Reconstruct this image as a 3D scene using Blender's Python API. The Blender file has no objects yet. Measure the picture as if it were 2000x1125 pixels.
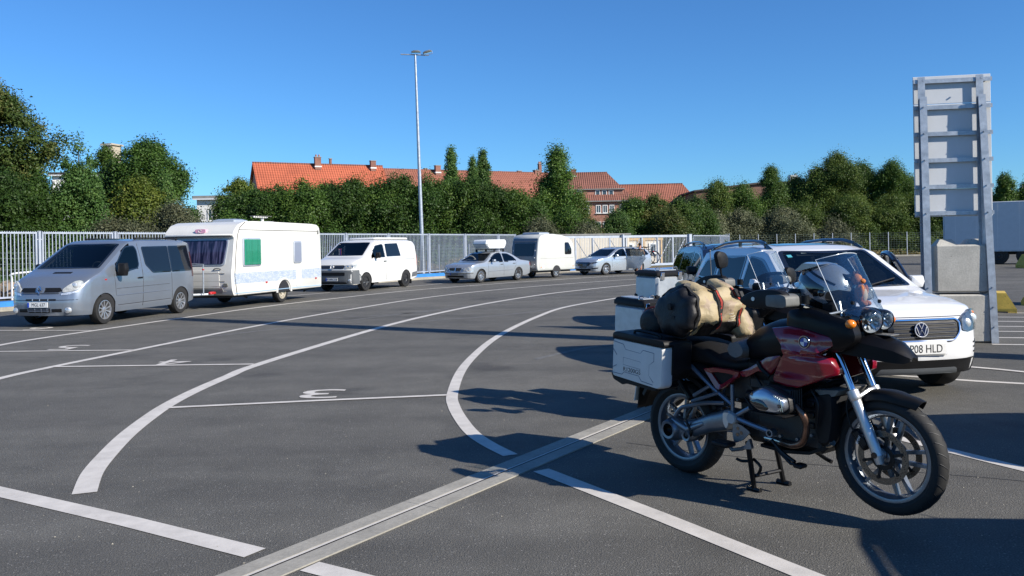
import bpy, math, random
import numpy as np
from mathutils import Vector, Matrix, Euler
PI = math.pi
rad = math.radians
SC = bpy.context.scene
COL = SC.collection
rng = random.Random(11)

# ------------------------------------------------------------------ camera
cd = bpy.data.cameras.new('camera')
cam = bpy.data.objects.new('camera', cd); COL.objects.link(cam)
cd.sensor_width = 36.0; cd.lens = 29.88; cd.shift_y = -0.04175
cd.clip_start = 0.05; cd.clip_end = 3000
cam.matrix_world = Matrix.Translation((0, 0, 1.62)) @ Matrix.Rotation(rad(90), 4, 'X') @ Matrix.Rotation(rad(-1.0), 4, 'Z')
SC.camera = cam

# ------------------------------------------------------------------ sky, sun, exposure
SUN_EL = rad(31.0)
SUN_DIR = Vector((math.cos(rad(-31)) * math.cos(SUN_EL), math.sin(rad(-31)) * math.cos(SUN_EL), math.sin(SUN_EL)))   # towards the sun
W = bpy.data.worlds.new('World'); SC.world = W; W.use_nodes = True
nt = W.node_tree; bg = nt.nodes['Background']
sky = nt.nodes.new('ShaderNodeTexSky'); sky.sky_type = 'NISHITA'; sky.sun_disc = False
sky.sun_elevation = SUN_EL
sky.sun_rotation = math.atan2(SUN_DIR.x, SUN_DIR.y)
sky.altitude = 0; sky.air_density = 1.0; sky.dust_density = 0.0; sky.ozone_density = 3.0
hs = nt.nodes.new('ShaderNodeMixRGB'); hs.blend_type = 'MULTIPLY'; hs.inputs[0].default_value = 1.0; hs.inputs[2].default_value = (.52, 1.0, 1.52, 1)
nt.links.new(sky.outputs[0], hs.inputs[1])
nt.links.new(hs.outputs[0], bg.inputs[0]); bg.inputs[1].default_value = 0.066
sl = bpy.data.lights.new('sun', 'SUN'); sl.energy = 5.0; sl.angle = rad(0.53); sl.color = (1.0, 0.93, 0.82)
so = bpy.data.objects.new('sun', sl); COL.objects.link(so)
so.rotation_euler = SUN_DIR.to_track_quat('Z', 'Y').to_euler(); so.location = (30, -20, 40)
vs = SC.view_settings; vs.view_transform = 'Standard'; vs.look = 'None'; vs.exposure = 0.55; vs.gamma = 1.0; vs.use_curve_mapping = False
SC.cycles.max_bounces = 7; SC.cycles.transparent_max_bounces = 16; SC.cycles.caustics_reflective = False; SC.cycles.caustics_refractive = False

# ------------------------------------------------------------------ materials
def new_mat(name):
    m = bpy.data.materials.new(name); m.use_nodes = True
    return m, m.node_tree, m.node_tree.nodes['Principled BSDF']
def P(name, col, rough=0.5, metal=0.0, coat=0.0, spec=0.5, var=0.0, vs_=4.0, bump=0.0, bs=60.0, dirt=0.0, trans=0.0, coatr=0.03):
    m, t, b = new_mat(name)
    b.inputs['Base Color'].default_value = (*col, 1); b.inputs['Roughness'].default_value = rough
    b.inputs['Metallic'].default_value = metal; b.inputs['Coat Weight'].default_value = coat; b.inputs['Coat Roughness'].default_value = coatr
    b.inputs['Specular IOR Level'].default_value = spec
    if trans: b.inputs['Transmission Weight'].default_value = trans
    tc = None
    if var or bump or dirt:
        tc = t.nodes.new('ShaderNodeTexCoord')
    if var:
        n = t.nodes.new('ShaderNodeTexNoise'); n.inputs['Scale'].default_value = vs_; n.inputs['Detail'].default_value = 6; n.inputs['Roughness'].default_value = 0.65
        t.links.new(tc.outputs['Object'], n.inputs['Vector'])
        r = t.nodes.new('ShaderNodeValToRGB'); r.color_ramp.elements[0].position = 0.3; r.color_ramp.elements[1].position = 0.7
        r.color_ramp.elements[0].color = (*[c * (1 - var) for c in col], 1); r.color_ramp.elements[1].color = (*[min(1, c * (1 + var)) for c in col], 1)
        t.links.new(n.outputs['Fac'], r.inputs['Fac']); t.links.new(r.outputs['Color'], b.inputs['Base Color'])
        rr = t.nodes.new('ShaderNodeMapRange'); rr.inputs['To Min'].default_value = max(0.02, rough - 0.08); rr.inputs['To Max'].default_value = min(1, rough + 0.1)
        t.links.new(n.outputs['Fac'], rr.inputs['Value']); t.links.new(rr.outputs['Result'], b.inputs['Roughness'])
    if bump:
        n2 = t.nodes.new('ShaderNodeTexNoise'); n2.inputs['Scale'].default_value = bs; n2.inputs['Detail'].default_value = 4
        t.links.new(tc.outputs['Object'], n2.inputs['Vector'])
        bn = t.nodes.new('ShaderNodeBump'); bn.inputs['Strength'].default_value = bump; bn.inputs['Distance'].default_value = 0.01
        t.links.new(n2.outputs['Fac'], bn.inputs['Height']); t.links.new(bn.outputs['Normal'], b.inputs['Normal'])
    return m
def glass_mat(name, tint, gloss=0.0, rough=0.0):
    m = bpy.data.materials.new(name); m.use_nodes = True; t = m.node_tree; t.nodes.clear()
    o = t.nodes.new('ShaderNodeOutputMaterial'); tr = t.nodes.new('ShaderNodeBsdfTransparent'); gl = t.nodes.new('ShaderNodeBsdfGlossy')
    tr.inputs['Color'].default_value = (*tint, 1); gl.inputs['Roughness'].default_value = rough
    fr = t.nodes.new('ShaderNodeLayerWeight'); pw = t.nodes.new('ShaderNodeMath'); pw.operation = 'POWER'; pw.inputs[1].default_value = 4.0; ml = t.nodes.new('ShaderNodeMath'); ml.operation = 'MULTIPLY'; ml.inputs[1].default_value = 0.48
    t.links.new(fr.outputs['Facing'], pw.inputs[0]); t.links.new(pw.outputs[0], ml.inputs[0])
    ad = t.nodes.new('ShaderNodeMath'); ad.operation = 'ADD'; ad.inputs[1].default_value = gloss + 0.035; ad.use_clamp = True
    mx = t.nodes.new('ShaderNodeMixShader')
    t.links.new(ml.outputs[0], ad.inputs[0]); t.links.new(ad.outputs[0], mx.inputs[0]); t.links.new(tr.outputs[0], mx.inputs[1]); t.links.new(gl.outputs[0], mx.inputs[2])
    t.links.new(mx.outputs[0], o.inputs['Surface'])
    return m
def leaf_mat(name, cols, transl=0.35):
    m = bpy.data.materials.new(name); m.use_nodes = True; t = m.node_tree; t.nodes.clear()
    o = t.nodes.new('ShaderNodeOutputMaterial'); d = t.nodes.new('ShaderNodeBsdfPrincipled'); tl = t.nodes.new('ShaderNodeBsdfTranslucent')
    d.inputs['Roughness'].default_value = 0.55; d.inputs['Specular IOR Level'].default_value = 0.35
    a = t.nodes.new('ShaderNodeAttribute'); a.attribute_name = 'tint'; r = t.nodes.new('ShaderNodeValToRGB')
    oi = t.nodes.new('ShaderNodeObjectInfo')
    while len(r.color_ramp.elements) < len(cols): r.color_ramp.elements.new(0.5)
    for i, c in enumerate(cols):
        r.color_ramp.elements[i].position = i / (len(cols) - 1); r.color_ramp.elements[i].color = (*c, 1)
    h = t.nodes.new('ShaderNodeHueSaturation'); mr = t.nodes.new('ShaderNodeMapRange'); mr.inputs['To Min'].default_value = 0.8; mr.inputs['To Max'].default_value = 1.25
    t.links.new(oi.outputs['Random'], mr.inputs['Value']); t.links.new(mr.outputs[0], h.inputs['Value'])
    mx = t.nodes.new('ShaderNodeMixShader'); mx.inputs[0].default_value = transl
    t.links.new(a.outputs['Fac'], r.inputs[0]); t.links.new(r.outputs[0], h.inputs['Color']); t.links.new(h.outputs[0], d.inputs['Base Color']); t.links.new(h.outputs[0], tl.inputs['Color'])
    t.links.new(d.outputs[0], mx.inputs[1]); t.links.new(tl.outputs[0], mx.inputs[2]); t.links.new(mx.outputs[0], o.inputs['Surface'])
    return m

# ------------------------------------------------------------------ mesh builder
def V3(p): return Vector(p)
class MB:
    def __init__(s): s.v = []; s.f = []; s.m = []
    def add(s, vs, fs, mi=0, M=None):
        k = len(s.v)
        if M is not None: vs = [tuple(M @ Vector(p)) for p in vs]
        s.v.extend(tuple(p) for p in vs); s.f.extend(tuple(i + k for i in f) for f in fs); s.m.extend([mi] * len(fs))
        return s
    def box(s, c, d, mi=0, M=None, ch=0.0):
        x, y, z = [q / 2 for q in d]
        if ch <= 0:
            vs = [(c[0] + a * x, c[1] + b * y, c[2] + e * z) for a in (-1, 1) for b in (-1, 1) for e in (-1, 1)]
            return s.add(vs, [(0, 1, 3, 2), (4, 6, 7, 5), (0, 4, 5, 1), (2, 3, 7, 6), (0, 2, 6, 4), (1, 5, 7, 3)], mi, M)
        ch = min(ch, x * .95, y * .95, z * .95)
        vs = []; idx = {}
        for a in (-1, 1):
            for b in (-1, 1):
                for e in (-1, 1):
                    for k in range(3):
                        q = [x - ch, y - ch, z - ch]; q[k] = (x, y, z)[k]
                        idx[(a, b, e, k)] = len(vs); vs.append((c[0] + a * q[0], c[1] + b * q[1], c[2] + e * q[2]))
        F = []
        for a in (-1, 1):
            o = lambda l: l if a > 0 else l[::-1]
            F.append(o([idx[(a, -1, -1, 0)], idx[(a, 1, -1, 0)], idx[(a, 1, 1, 0)], idx[(a, -1, 1, 0)]]))
            F.append(o([idx[(-1, a, -1, 1)], idx[(-1, a, 1, 1)], idx[(1, a, 1, 1)], idx[(1, a, -1, 1)]]))
            F.append(o([idx[(-1, -1, a, 2)], idx[(1, -1, a, 2)], idx[(1, 1, a, 2)], idx[(-1, 1, a, 2)]]))
        for a in (-1, 1):
            for b in (-1, 1):
                F.append([idx[(a, b, -1, 0)], idx[(a, b, -1, 1)], idx[(a, b, 1, 1)], idx[(a, b, 1, 0)]][::(1 if a * b > 0 else -1)])
                F.append([idx[(a, -1, b, 0)], idx[(a, 1, b, 0)], idx[(a, 1, b, 2)], idx[(a, -1, b, 2)]][::(1 if a * b > 0 else -1)])
                F.append([idx[(-1, a, b, 1)], idx[(-1, a, b, 2)], idx[(1, a, b, 2)], idx[(1, a, b, 1)]][::(1 if a * b > 0 else -1)])
                for e in (-1, 1):
                    F.append([idx[(a, b, e, 0)], idx[(a, b, e, 1)], idx[(a, b, e, 2)]][::(1 if a * b * e > 0 else -1)])
        return s.add(vs, F, mi, M)
    def rings(s, rs, mi=0, M=None, closed=True, cap0=True, cap1=True):
        n = len(rs[0]); vs = [p for r in rs for p in r]; F = []
        for i in range(len(rs) - 1):
            for j in range(n if closed else n - 1):
                k = (j + 1) % n
                F.append((i * n + j, i * n + k, (i + 1) * n + k, (i + 1) * n + j))
        if closed and cap0: F.append(tuple(range(n - 1, -1, -1)))
        if closed and cap1: F.append(tuple((len(rs) - 1) * n + j for j in range(n)))
        return s.add(vs, F, mi, M)
    def tube(s, path, r, n=8, mi=0, M=None, closed=False, flat=1.0):
        pts = [Vector(p) for p in path]; N = len(pts); rs = []
        up = None
        for i in range(N):
            if closed: t = pts[(i + 1) % N] - pts[i - 1]
            else: t = pts[min(i + 1, N - 1)] - pts[max(i - 1, 0)]
            t.normalize()
            if up is None:
                up = Vector((0, 0, 1)) if abs(t.z) < 0.9 else Vector((1, 0, 0))
            a = t.cross(up); a.normalize(); b = a.cross(t); b.normalize(); up = b
            rr = r[i] if isinstance(r, (list, tuple)) else r
            rs.append([tuple(pts[i] + a * (rr * math.cos(2 * PI * k / n)) + b * (rr * flat * math.sin(2 * PI * k / n))) for k in range(n)])
        if closed: rs.append(rs[0]); return s.rings(rs, mi, M, True, False, False)
        return s.rings(rs, mi, M)
    def lathe(s, prof, n=32, mi=0, M=None, axis='Y', a0=0, a1=2 * PI):
        full = abs(a1 - a0 - 2 * PI) < 1e-6
        rs = []
        m = n if full else n + 1
        for r, h in prof:
            ring = []
            for k in range(m):
                a = a0 + (a1 - a0) * k / n; c, q = r * math.cos(a), r * math.sin(a)
                ring.append((c, h, q) if axis == 'Y' else ((c, q, h) if axis == 'Z' else (h, c, q)))
            rs.append(ring)
        return s.rings(rs, mi, M, full, prof[0][0] > 1e-4 and False, False)
    def ell(s, c, r, nu=16, nv=10, mi=0, M=None):
        rs = []
        for i in range(nv + 1):
            t = PI * i / nv - PI / 2
            rs.append([(c[0] + r[0] * math.cos(t) * math.cos(2 * PI * k / nu), c[1] + r[1] * math.cos(t) * math.sin(2 * PI * k / nu), c[2] + r[2] * math.sin(t)) for k in range(nu)])
        return s.rings(rs, mi, M, True, False, False)
    def prism(s, poly, fn, d0, d1, mi=0, M=None):
        # poly of 2d pts; fn(u,v,d)->3d
        n = len(poly)
        return s.add([fn(u, v, d0) for u, v in poly] + [fn(u, v, d1) for u, v in poly],
                     [tuple(range(n - 1, -1, -1)), tuple(range(n, 2 * n))] + [(i, (i + 1) % n, n + (i + 1) % n, n + i) for i in range(n)], mi, M)
    def puff(s, poly, layers, plane='XZ', mi=0, M=None, c=None, sub=0.0):
        # pillowed panel: outline scaled about its centre at successive depths
        if sub: poly = dens(poly, sub)
        cx = sum(p[0] for p in poly) / len(poly) if c is None else c[0]; cy = sum(p[1] for p in poly) / len(poly) if c is None else c[1]
        rs = []
        for k, d in layers:
            r = []
            for u, v in poly:
                a, b = cx + (u - cx) * k, cy + (v - cy) * k
                r.append((a, d, b) if plane == 'XZ' else ((d, a, b) if plane == 'YZ' else (a, b, d)))
            rs.append(r)
        return s.rings(rs, mi, M)
def dens(poly, mx, closed=True):
    out = []
    n = len(poly)
    for i in range(n if closed else n - 1):
        a, b = poly[i], poly[(i + 1) % n]
        k = max(1, int(math.ceil(math.hypot(*[b[q] - a[q] for q in range(len(a))]) / mx)))
        for j in range(k): out.append(tuple(a[q] + (b[q] - a[q]) * j / k for q in range(len(a))))
    if not closed: out.append(tuple(poly[-1]))
    return out
def rpoly(poly, r, n=4):
    """polygon with rounded corners"""
    out = []
    N = len(poly)
    for i in range(N):
        p, a, b = Vector(poly[i]), Vector(poly[i - 1]), Vector(poly[(i + 1) % N])
        d0, d1 = (a - p), (b - p); q = min(r, d0.length * .45, d1.length * .45)
        s0, s1 = p + d0.normalized() * q, p + d1.normalized() * q
        for k in range(n + 1):
            t = k / n; out.append(tuple((1 - t) ** 2 * s0 + 2 * t * (1 - t) * p + t * t * s1))
    return out
def smooth_curve(pts, n=6, closed=False):
    P_ = [Vector(p) for p in pts]; out = []; N = len(P_)
    for i in range(N if closed else N - 1):
        if closed: a, b, c, d = P_[i - 1], P_[i], P_[(i + 1) % N], P_[(i + 2) % N]
        else: a, b, c, d = P_[max(i - 1, 0)], P_[i], P_[i + 1], P_[min(i + 2, N - 1)]
        for k in range(n):
            t = k / n
            out.append(tuple(.5 * ((2 * b) + (c - a) * t + (2 * a - 5 * b + 4 * c - d) * t * t + (3 * b - a - 3 * c + d) * t ** 3)))
    if not closed: out.append(tuple(P_[-1]))
    return out

def finish(me, smooth=38):
    if smooth is None: return
    me.polygons.foreach_set('use_smooth', [True] * len(me.polygons))
    me.set_sharp_from_angle(angle=rad(smooth))
def tag(o, label=None, cat=None, group=None, kind=None):
    if label: o['label'] = label
    if cat: o['category'] = cat
    if group: o['group'] = group
    if kind: o['kind'] = kind
    return o
def obj(name, mb, mats, parent=None, smooth=38, loc=None, rot=None, **kw):
    me = bpy.data.meshes.new(name)
    me.from_pydata(mb.v, [], mb.f); me.validate(clean_customdata=False)
    if not isinstance(mats, (list, tuple)): mats = [mats]
    for m in mats: me.materials.append(m)
    if len(mats) > 1 and len(me.polygons) == len(mb.m): me.polygons.foreach_set('material_index', mb.m)
    finish(me, smooth); me.update()
    o = bpy.data.objects.new(name, me); COL.objects.link(o)
    if parent: o.parent = parent
    if loc: o.location = loc
    if rot: o.rotation_euler = rot
    return tag(o, **kw)
def thing(name, label, cat, loc=(0, 0, 0), rz=0.0, group=None, scale=1.0, parent=None):
    o = bpy.data.objects.new(name, None); COL.objects.link(o); o.location = loc; o.rotation_euler = (0, 0, rz)
    o.scale = (scale,) * 3 if not isinstance(scale, tuple) else scale
    o.empty_display_size = 0.2
    if parent: o.parent = parent
    return tag(o, label, cat, group)
def part_empty(name, parent, loc=(0, 0, 0), rot=(0, 0, 0)):
    o = bpy.data.objects.new(name, None); COL.objects.link(o); o.parent = parent; o.location = loc; o.rotation_euler = rot
    return o
KIDS = {}
def copy_tree(o, parent=None):
    c = o.copy(); COL.objects.link(c)
    c.parent = parent
    for ch in [q for q in COL.objects if q.parent == o]: copy_tree(ch, c)
    return c
def text(name, s, size, mat, parent=None, M=None, loc=None, rot=None, depth=0.002, sx=1.0, label=None):
    cu = bpy.data.curves.new(name, 'FONT'); cu.body = s; cu.size = size; cu.align_x = 'CENTER'; cu.align_y = 'CENTER'; cu.extrude = depth; cu.resolution_u = 3
    tmp = bpy.data.objects.new(name + '_tmp', cu); COL.objects.link(tmp)
    me = bpy.data.meshes.new_from_object(tmp); COL.objects.unlink(tmp); bpy.data.objects.remove(tmp)
    me.materials.clear(); me.materials.append(mat)
    me.transform(Matrix.Scale(sx, 4, (1, 0, 0)))
    o = bpy.data.objects.new(name, me); COL.objects.link(o)
    if parent: o.parent = parent
    if M is not None: me.transform(M)
    if loc: o.location = loc
    if rot: o.rotation_euler = rot
    return o
def ip(tab, x):
    return float(np.interp(x, [p[0] for p in tab], [p[1] for p in tab]))
def inpoly(poly, x, y):
    c = False; n = len(poly); j = n - 1
    for i in range(n):
        xi, yi = poly[i]; xj, yj = poly[j]
        if (yi > y) != (yj > y) and x < (xj - xi) * (y - yi) / (yj - yi) + xi: c = not c
        j = i
    return c
def frame(ex, ey, ez, o):
    """matrix from three axes and an origin"""
    return Matrix(((ex[0], ey[0], ez[0], o[0]), (ex[1], ey[1], ez[1], o[1]), (ex[2], ey[2], ez[2], o[2]), (0, 0, 0, 1)))

# ------------------------------------------------------------------ material library
M_ = {}
M_['white_paint'] = P('white_car_paint', (.68, .68, .66), .35, coat=1.0, var=.03, vs_=1.5)
M_['suv_white'] = P('suv_white_paint', (.70, .71, .72), .32, coat=1.0, var=.03, vs_=1.5)
M_['caravan_white'] = P('caravan_white', (.66, .65, .61), .4, coat=.4, var=.05, vs_=1.2)
M_['small_caravan'] = P('pale_grey_caravan_skin', (.52, .53, .5), .45, coat=.3, var=.05, vs_=1.5)
M_['silver'] = P('silver_van_paint', (.24, .275, .325), .3, metal=.55, coat=1.0, var=.04, vs_=1.5)
M_['silver2'] = P('silver_saloon_paint', (.40, .43, .46), .3, metal=.5, coat=1.0, var=.03, vs_=1.5)
M_['silver3'] = P('pale_silver_paint', (.46, .51, .56), .28, metal=.5, coat=1.0, var=.03, vs_=1.5)
M_['navy'] = P('navy_car_paint', (.008, .014, .035), .25, coat=1.0, var=.1)
M_['black_gloss'] = P('gloss_black', (.008, .008, .009), .12, coat=1.0)
M_['black_plastic'] = P('black_plastic', (.009, .009, .010), .5, spec=.25, bump=.08, bs=300, var=.15, vs_=8)
M_['black_satin'] = P('satin_black_metal', (.008, .008, .009), .4, spec=.3, var=.2, vs_=8)
M_['dark_trim'] = P('dark_trim', (.02, .02, .022), .6)
M_['interior'] = P('dark_interior', (.018, .018, .02), .85)
M_['seat'] = P('seat_cloth', (.03, .03, .035), .9, bump=.2, bs=150)
M_['grey_plastic'] = P('grey_bumper_plastic', (.10, .11, .12), .6, bump=.1, bs=200, var=.1)
M_['guard_grey'] = P('worn_grey_plastic', (.14, .14, .13), .5, var=.25, vs_=9, bump=.05, bs=200)
M_['rubber'] = P('tyre_rubber', (.014, .014, .014), .75, var=.35, vs_=12, bump=.1, bs=120)
M_['alloy'] = P('alloy_wheel', (.55, .56, .58), .3, metal=.8, var=.1, vs_=10)
M_['steel_wheel'] = P('black_steel_wheel', (.03, .032, .036), .45, metal=.3, var=.2)
M_['rust_steel'] = P('cream_steel_wheel', (.42, .38, .30), .5, metal=.2, var=.25, vs_=14)
M_['chrome'] = P('chrome', (.75, .76, .78), .08, metal=1.0)
M_['cast_alu'] = P('cast_aluminium', (.19, .215, .25), .34, metal=.75, var=.12, vs_=14, bump=.08, bs=160)
M_['light_alu'] = P('pale_fork_aluminium', (.55, .56, .57), .38, metal=.75, var=.06, vs_=14)
M_['lens'] = P('clear_lamp_lens', (.38, .39, .38), .10, metal=.0, coat=1.0, var=.35, vs_=14)
M_['lamp_grey'] = P('lamp_reflector', (.70, .72, .75), .28, metal=.6, var=.4, vs_=25)
M_['lamp_dark'] = P('lamp_interior', (.16, .18, .20), .2, metal=.6, var=.5, vs_=18)
M_['smoke_lens'] = P('smoked_tail_lens', (.06, .02, .022), .15, coat=1.0)
M_['amber'] = P('amber_lens', (.85, .22, .01), .15, coat=1.0, var=.25, vs_=30)
M_['red_lens'] = P('red_lens', (.45, .02, .02), .2, coat=1.0)
M_['glass'] = glass_mat('car_glass', (.62, .70, .70), .03)
M_['dark_glass'] = glass_mat('tinted_glass', (.05, .062, .075), .02)
M_['van_glass'] = P('deep_tinted_glass', (.006, .008, .012), .03, spec=.6)
M_['bike_red'] = P('dark_red_paint', (.20, .004, .014), .22, coat=1.0, var=.06, vs_=5)
M_['screen'] = glass_mat('clear_screen', (.90, .93, .94), .05, .02)
M_['visor'] = P('smoked_visor', (.01, .012, .015), .05, coat=1.0)
M_['plate_white'] = P('number_plate_white', (.72, .72, .70), .4)
M_['plate_ink'] = P('number_plate_ink', (.008, .008, .008), .5)
M_['plate_blue'] = P('plate_blue', (.01, .06, .45), .4)
M_['galv'] = P('galvanised_steel', (.40, .44, .49), .42, metal=.55, var=.22, vs_=9, bump=.05, bs=60)
M_['galv_fence'] = P('galvanised_fence_steel', (.40, .44, .50), .5, metal=.25, var=.14, vs_=3)
M_['wire'] = P('wire_mesh_steel', (.12, .16, .14), .5, metal=.3)
M_['white_metal'] = P('white_sheet_metal', (.62, .64, .66), .5, var=.05, vs_=2)
M_['leather'] = P('seat_vinyl', (.008, .008, .009), .6, spec=.25, bump=.25, bs=220, var=.2)
M_['pale_vinyl'] = P('grey_vinyl', (.13, .13, .13), .6, bump=.2, bs=220, var=.15)
M_['vinyl_black'] = P('black_bag_vinyl', (.010, .010, .012), .5, spec=.3, bump=.3, bs=40, var=.2)
M_['strap'] = P('black_webbing', (.012, .012, .012), .8, bump=.4, bs=400)
M_['red_strap'] = P('red_webbing', (.45, .05, .03), .7, bump=.4, bs=400)
M_['roof_box'] = P('roof_box_white', (.72, .74, .74), .4, coat=.3)
M_['badge_silver'] = P('badge_silver', (.72, .74, .77), .3, metal=.5)
M_['badge_navy'] = P('badge_navy', (.012, .02, .06), .2, coat=1.0)
M_['blue_badge'] = P('badge_blue', (.01, .07, .35), .2, coat=1.0)
M_['badge_white'] = P('badge_white', (.8, .8, .8), .2, coat=1.0)
M_['copper'] = P('heat_tinted_header', (.20, .12, .09), .32, metal=.85, var=.4, vs_=12)
M_['steel'] = P('polished_steel', (.50, .46, .40), .2, metal=1.0, var=.2, vs_=12)
M_['alu_box'] = P('brushed_aluminium_case', (.50, .53, .56), .4, metal=.6, var=.12, vs_=10)
M_['pannier'] = P('pale_pannier_shell', (.60, .60, .58), .45, var=.05, vs_=8)
M_['groove'] = P('pannier_groove', (.10, .13, .19), .5)
M_['skin'] = P('skin', (.42, .20, .13), .6)
M_['hair'] = P('dark_hair', (.02, .012, .008), .7)
M_['shirt'] = P('dark_shirt', (.03, .03, .045), .85)
M_['concrete'] = None
def concrete_mat(name, col, pits=True, bscale=9.0):
    m, t, b = new_mat(name); L = t.links
    tc = t.nodes.new('ShaderNodeTexCoord')
    n = t.nodes.new('ShaderNodeTexNoise'); n.inputs['Scale'].default_value = 2.2; n.inputs['Detail'].default_value = 9; n.inputs['Roughness'].default_value = .7
    n2 = t.nodes.new('ShaderNodeTexNoise'); n2.inputs['Scale'].default_value = 40; n2.inputs['Detail'].default_value = 5
    L.new(tc.outputs['Object'], n.inputs['Vector']); L.new(tc.outputs['Object'], n2.inputs['Vector'])
    r = t.nodes.new('ShaderNodeValToRGB'); r.color_ramp.elements[0].position = .3; r.color_ramp.elements[1].position = .7
    r.color_ramp.elements[0].color = (*[c * .72 for c in col], 1); r.color_ramp.elements[1].color = (*[c * 1.15 for c in col], 1)
    L.new(n.outputs['Fac'], r.inputs[0])
    mx = t.nodes.new('ShaderNodeMixRGB'); mx.blend_type = 'MULTIPLY'; mx.inputs[0].default_value = .4
    L.new(r.outputs[0], mx.inputs[1]); L.new(n2.outputs['Fac'], mx.inputs[2])
    last = mx.outputs[0]
    if pits:
        vo = t.nodes.new('ShaderNodeTexVoronoi'); vo.inputs['Scale'].default_value = bscale; L.new(tc.outputs['Object'], vo.inputs['Vector'])
        pr = t.nodes.new('ShaderNodeValToRGB'); pr.color_ramp.elements[0].position = .045; pr.color_ramp.elements[1].position = .08
        pr.color_ramp.elements[0].color = (.12, .11, .1, 1); pr.color_ramp.elements[1].color = (1, 1, 1, 1); L.new(vo.outputs['Distance'], pr.inputs[0])
        m2 = t.nodes.new('ShaderNodeMixRGB'); m2.blend_type = 'MULTIPLY'; m2.inputs[0].default_value = .8
        L.new(last, m2.inputs[1]); L.new(pr.outputs[0], m2.inputs[2]); last = m2.outputs[0]
    L.new(last, b.inputs['Base Color']); b.inputs['Roughness'].default_value = .85
    bn = t.nodes.new('ShaderNodeBump'); bn.inputs['Strength'].default_value = .35; bn.inputs['Distance'].default_value = .006
    L.new(n2.outputs['Fac'], bn.inputs['Height']); L.new(bn.outputs[0], b.inputs['Normal'])
    return m
M_['concrete'] = concrete_mat('cast_concrete', (.60, .58, .52))
M_['channel'] = concrete_mat('channel_concrete', (.40, .38, .33), False)
M_['kerb'] = concrete_mat('kerb_concrete', (.44, .41, .34), False)
M_['yellow_concrete'] = concrete_mat('yellow_painted_concrete', (.80, .55, .10), True, 6)
M_['blue_kerb'] = P('blue_painted_kerb', (.03, .20, .55), .55, var=.15, vs_=3)
def asphalt_mat():
    m, t, b = new_mat('asphalt'); L = t.links
    tc = t.nodes.new('ShaderNodeTexCoord')
    def noise(sc, det=5, ro=.6):
        n = t.nodes.new('ShaderNodeTexNoise'); n.inputs['Scale'].default_value = sc; n.inputs['Detail'].default_value = det; n.inputs['Roughness'].default_value = ro
        L.new(tc.outputs['Object'], n.inputs['Vector']); return n
    big = noise(.16, 6); mid = noise(1.6, 8, .7); fine = noise(110, 3, .7)
    vo = t.nodes.new('ShaderNodeTexVoronoi'); vo.inputs['Scale'].default_value = 130; L.new(tc.outputs['Object'], vo.inputs['Vector'])
    r = t.nodes.new('ShaderNodeValToRGB'); e = r.color_ramp.elements; e[0].position = .25; e[1].position = .8
    e[0].color = (.088, .086, .080, 1); e[1].color = (.134, .130, .119, 1); L.new(big.outputs['Fac'], r.inputs[0])
    m1 = t.nodes.new('ShaderNodeMixRGB'); m1.blend_type = 'OVERLAY'; m1.inputs[0].default_value = .45
    L.new(r.outputs[0], m1.inputs[1]); L.new(mid.outputs['Fac'], m1.inputs[2])
    st = t.nodes.new('ShaderNodeValToRGB'); st.color_ramp.elements[0].position = .32; st.color_ramp.elements[1].position = .72
    st.color_ramp.elements[0].color = (.42, .42, .42, 1); st.color_ramp.elements[1].color = (1.75, 1.72, 1.65, 1); L.new(fine.outputs['Fac'], st.inputs[0])
    m2 = t.nodes.new('ShaderNodeMixRGB'); m2.blend_type = 'MULTIPLY'; m2.inputs[0].default_value = 1.0
    L.new(m1.outputs[0], m2.inputs[1]); L.new(st.outputs[0], m2.inputs[2])
    sp = t.nodes.new('ShaderNodeValToRGB'); sp.color_ramp.elements[0].position = .86; sp.color_ramp.elements[1].position = .93
    sp.color_ramp.elements[0].color = (0, 0, 0, 1); sp.color_ramp.elements[1].color = (1, 1, 1, 1); L.new(vo.outputs['Color'], sp.inputs[0])
    m3 = t.nodes.new('ShaderNodeMixRGB'); m3.blend_type = 'MIX'; m3.inputs[2].default_value = (.26, .25, .23, 1)
    L.new(sp.outputs[0], m3.inputs[0]); L.new(m2.outputs[0], m3.inputs[1])
    # faint wheel tracks along the lanes
    mp = t.nodes.new('ShaderNodeMapping'); mp.inputs['Rotation'].default_value = (0, 0, rad(-62)); mp.inputs['Scale'].default_value = (.07, 1.1, 1)
    tn = t.nodes.new('ShaderNodeTexNoise'); tn.inputs['Scale'].default_value = 1.0; tn.inputs['Detail'].default_value = 5; L.new(tc.outputs['Object'], mp.inputs[0]); L.new(mp.outputs[0], tn.inputs['Vector'])
    tr = t.nodes.new('ShaderNodeValToRGB'); tr.color_ramp.elements[0].position = .38; tr.color_ramp.elements[1].position = .62; tr.color_ramp.elements[0].color = (.80, .80, .80, 1); tr.color_ramp.elements[1].color = (1.08, 1.08, 1.07, 1); L.new(tn.outputs['Fac'], tr.inputs[0])
    m35 = t.nodes.new('ShaderNodeMixRGB'); m35.blend_type = 'MULTIPLY'; m35.inputs[0].default_value = .8; L.new(m3.outputs[0], m35.inputs[1]); L.new(tr.outputs[0], m35.inputs[2]); m3 = m35
    # oil spots
    oil = noise(.75, 3, .5); orr = t.nodes.new('ShaderNodeValToRGB'); orr.color_ramp.elements[0].position = .30; orr.color_ramp.elements[1].position = .38
    orr.color_ramp.elements[0].color = (.62, .62, .64, 1); orr.color_ramp.elements[1].color = (1, 1, 1, 1); L.new(oil.outputs['Fac'], orr.inputs[0])
    m4 = t.nodes.new('ShaderNodeMixRGB'); m4.blend_type = 'MULTIPLY'; m4.inputs[0].default_value = .8
    L.new(m3.outputs[0], m4.inputs[1]); L.new(orr.outputs[0], m4.inputs[2])
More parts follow.
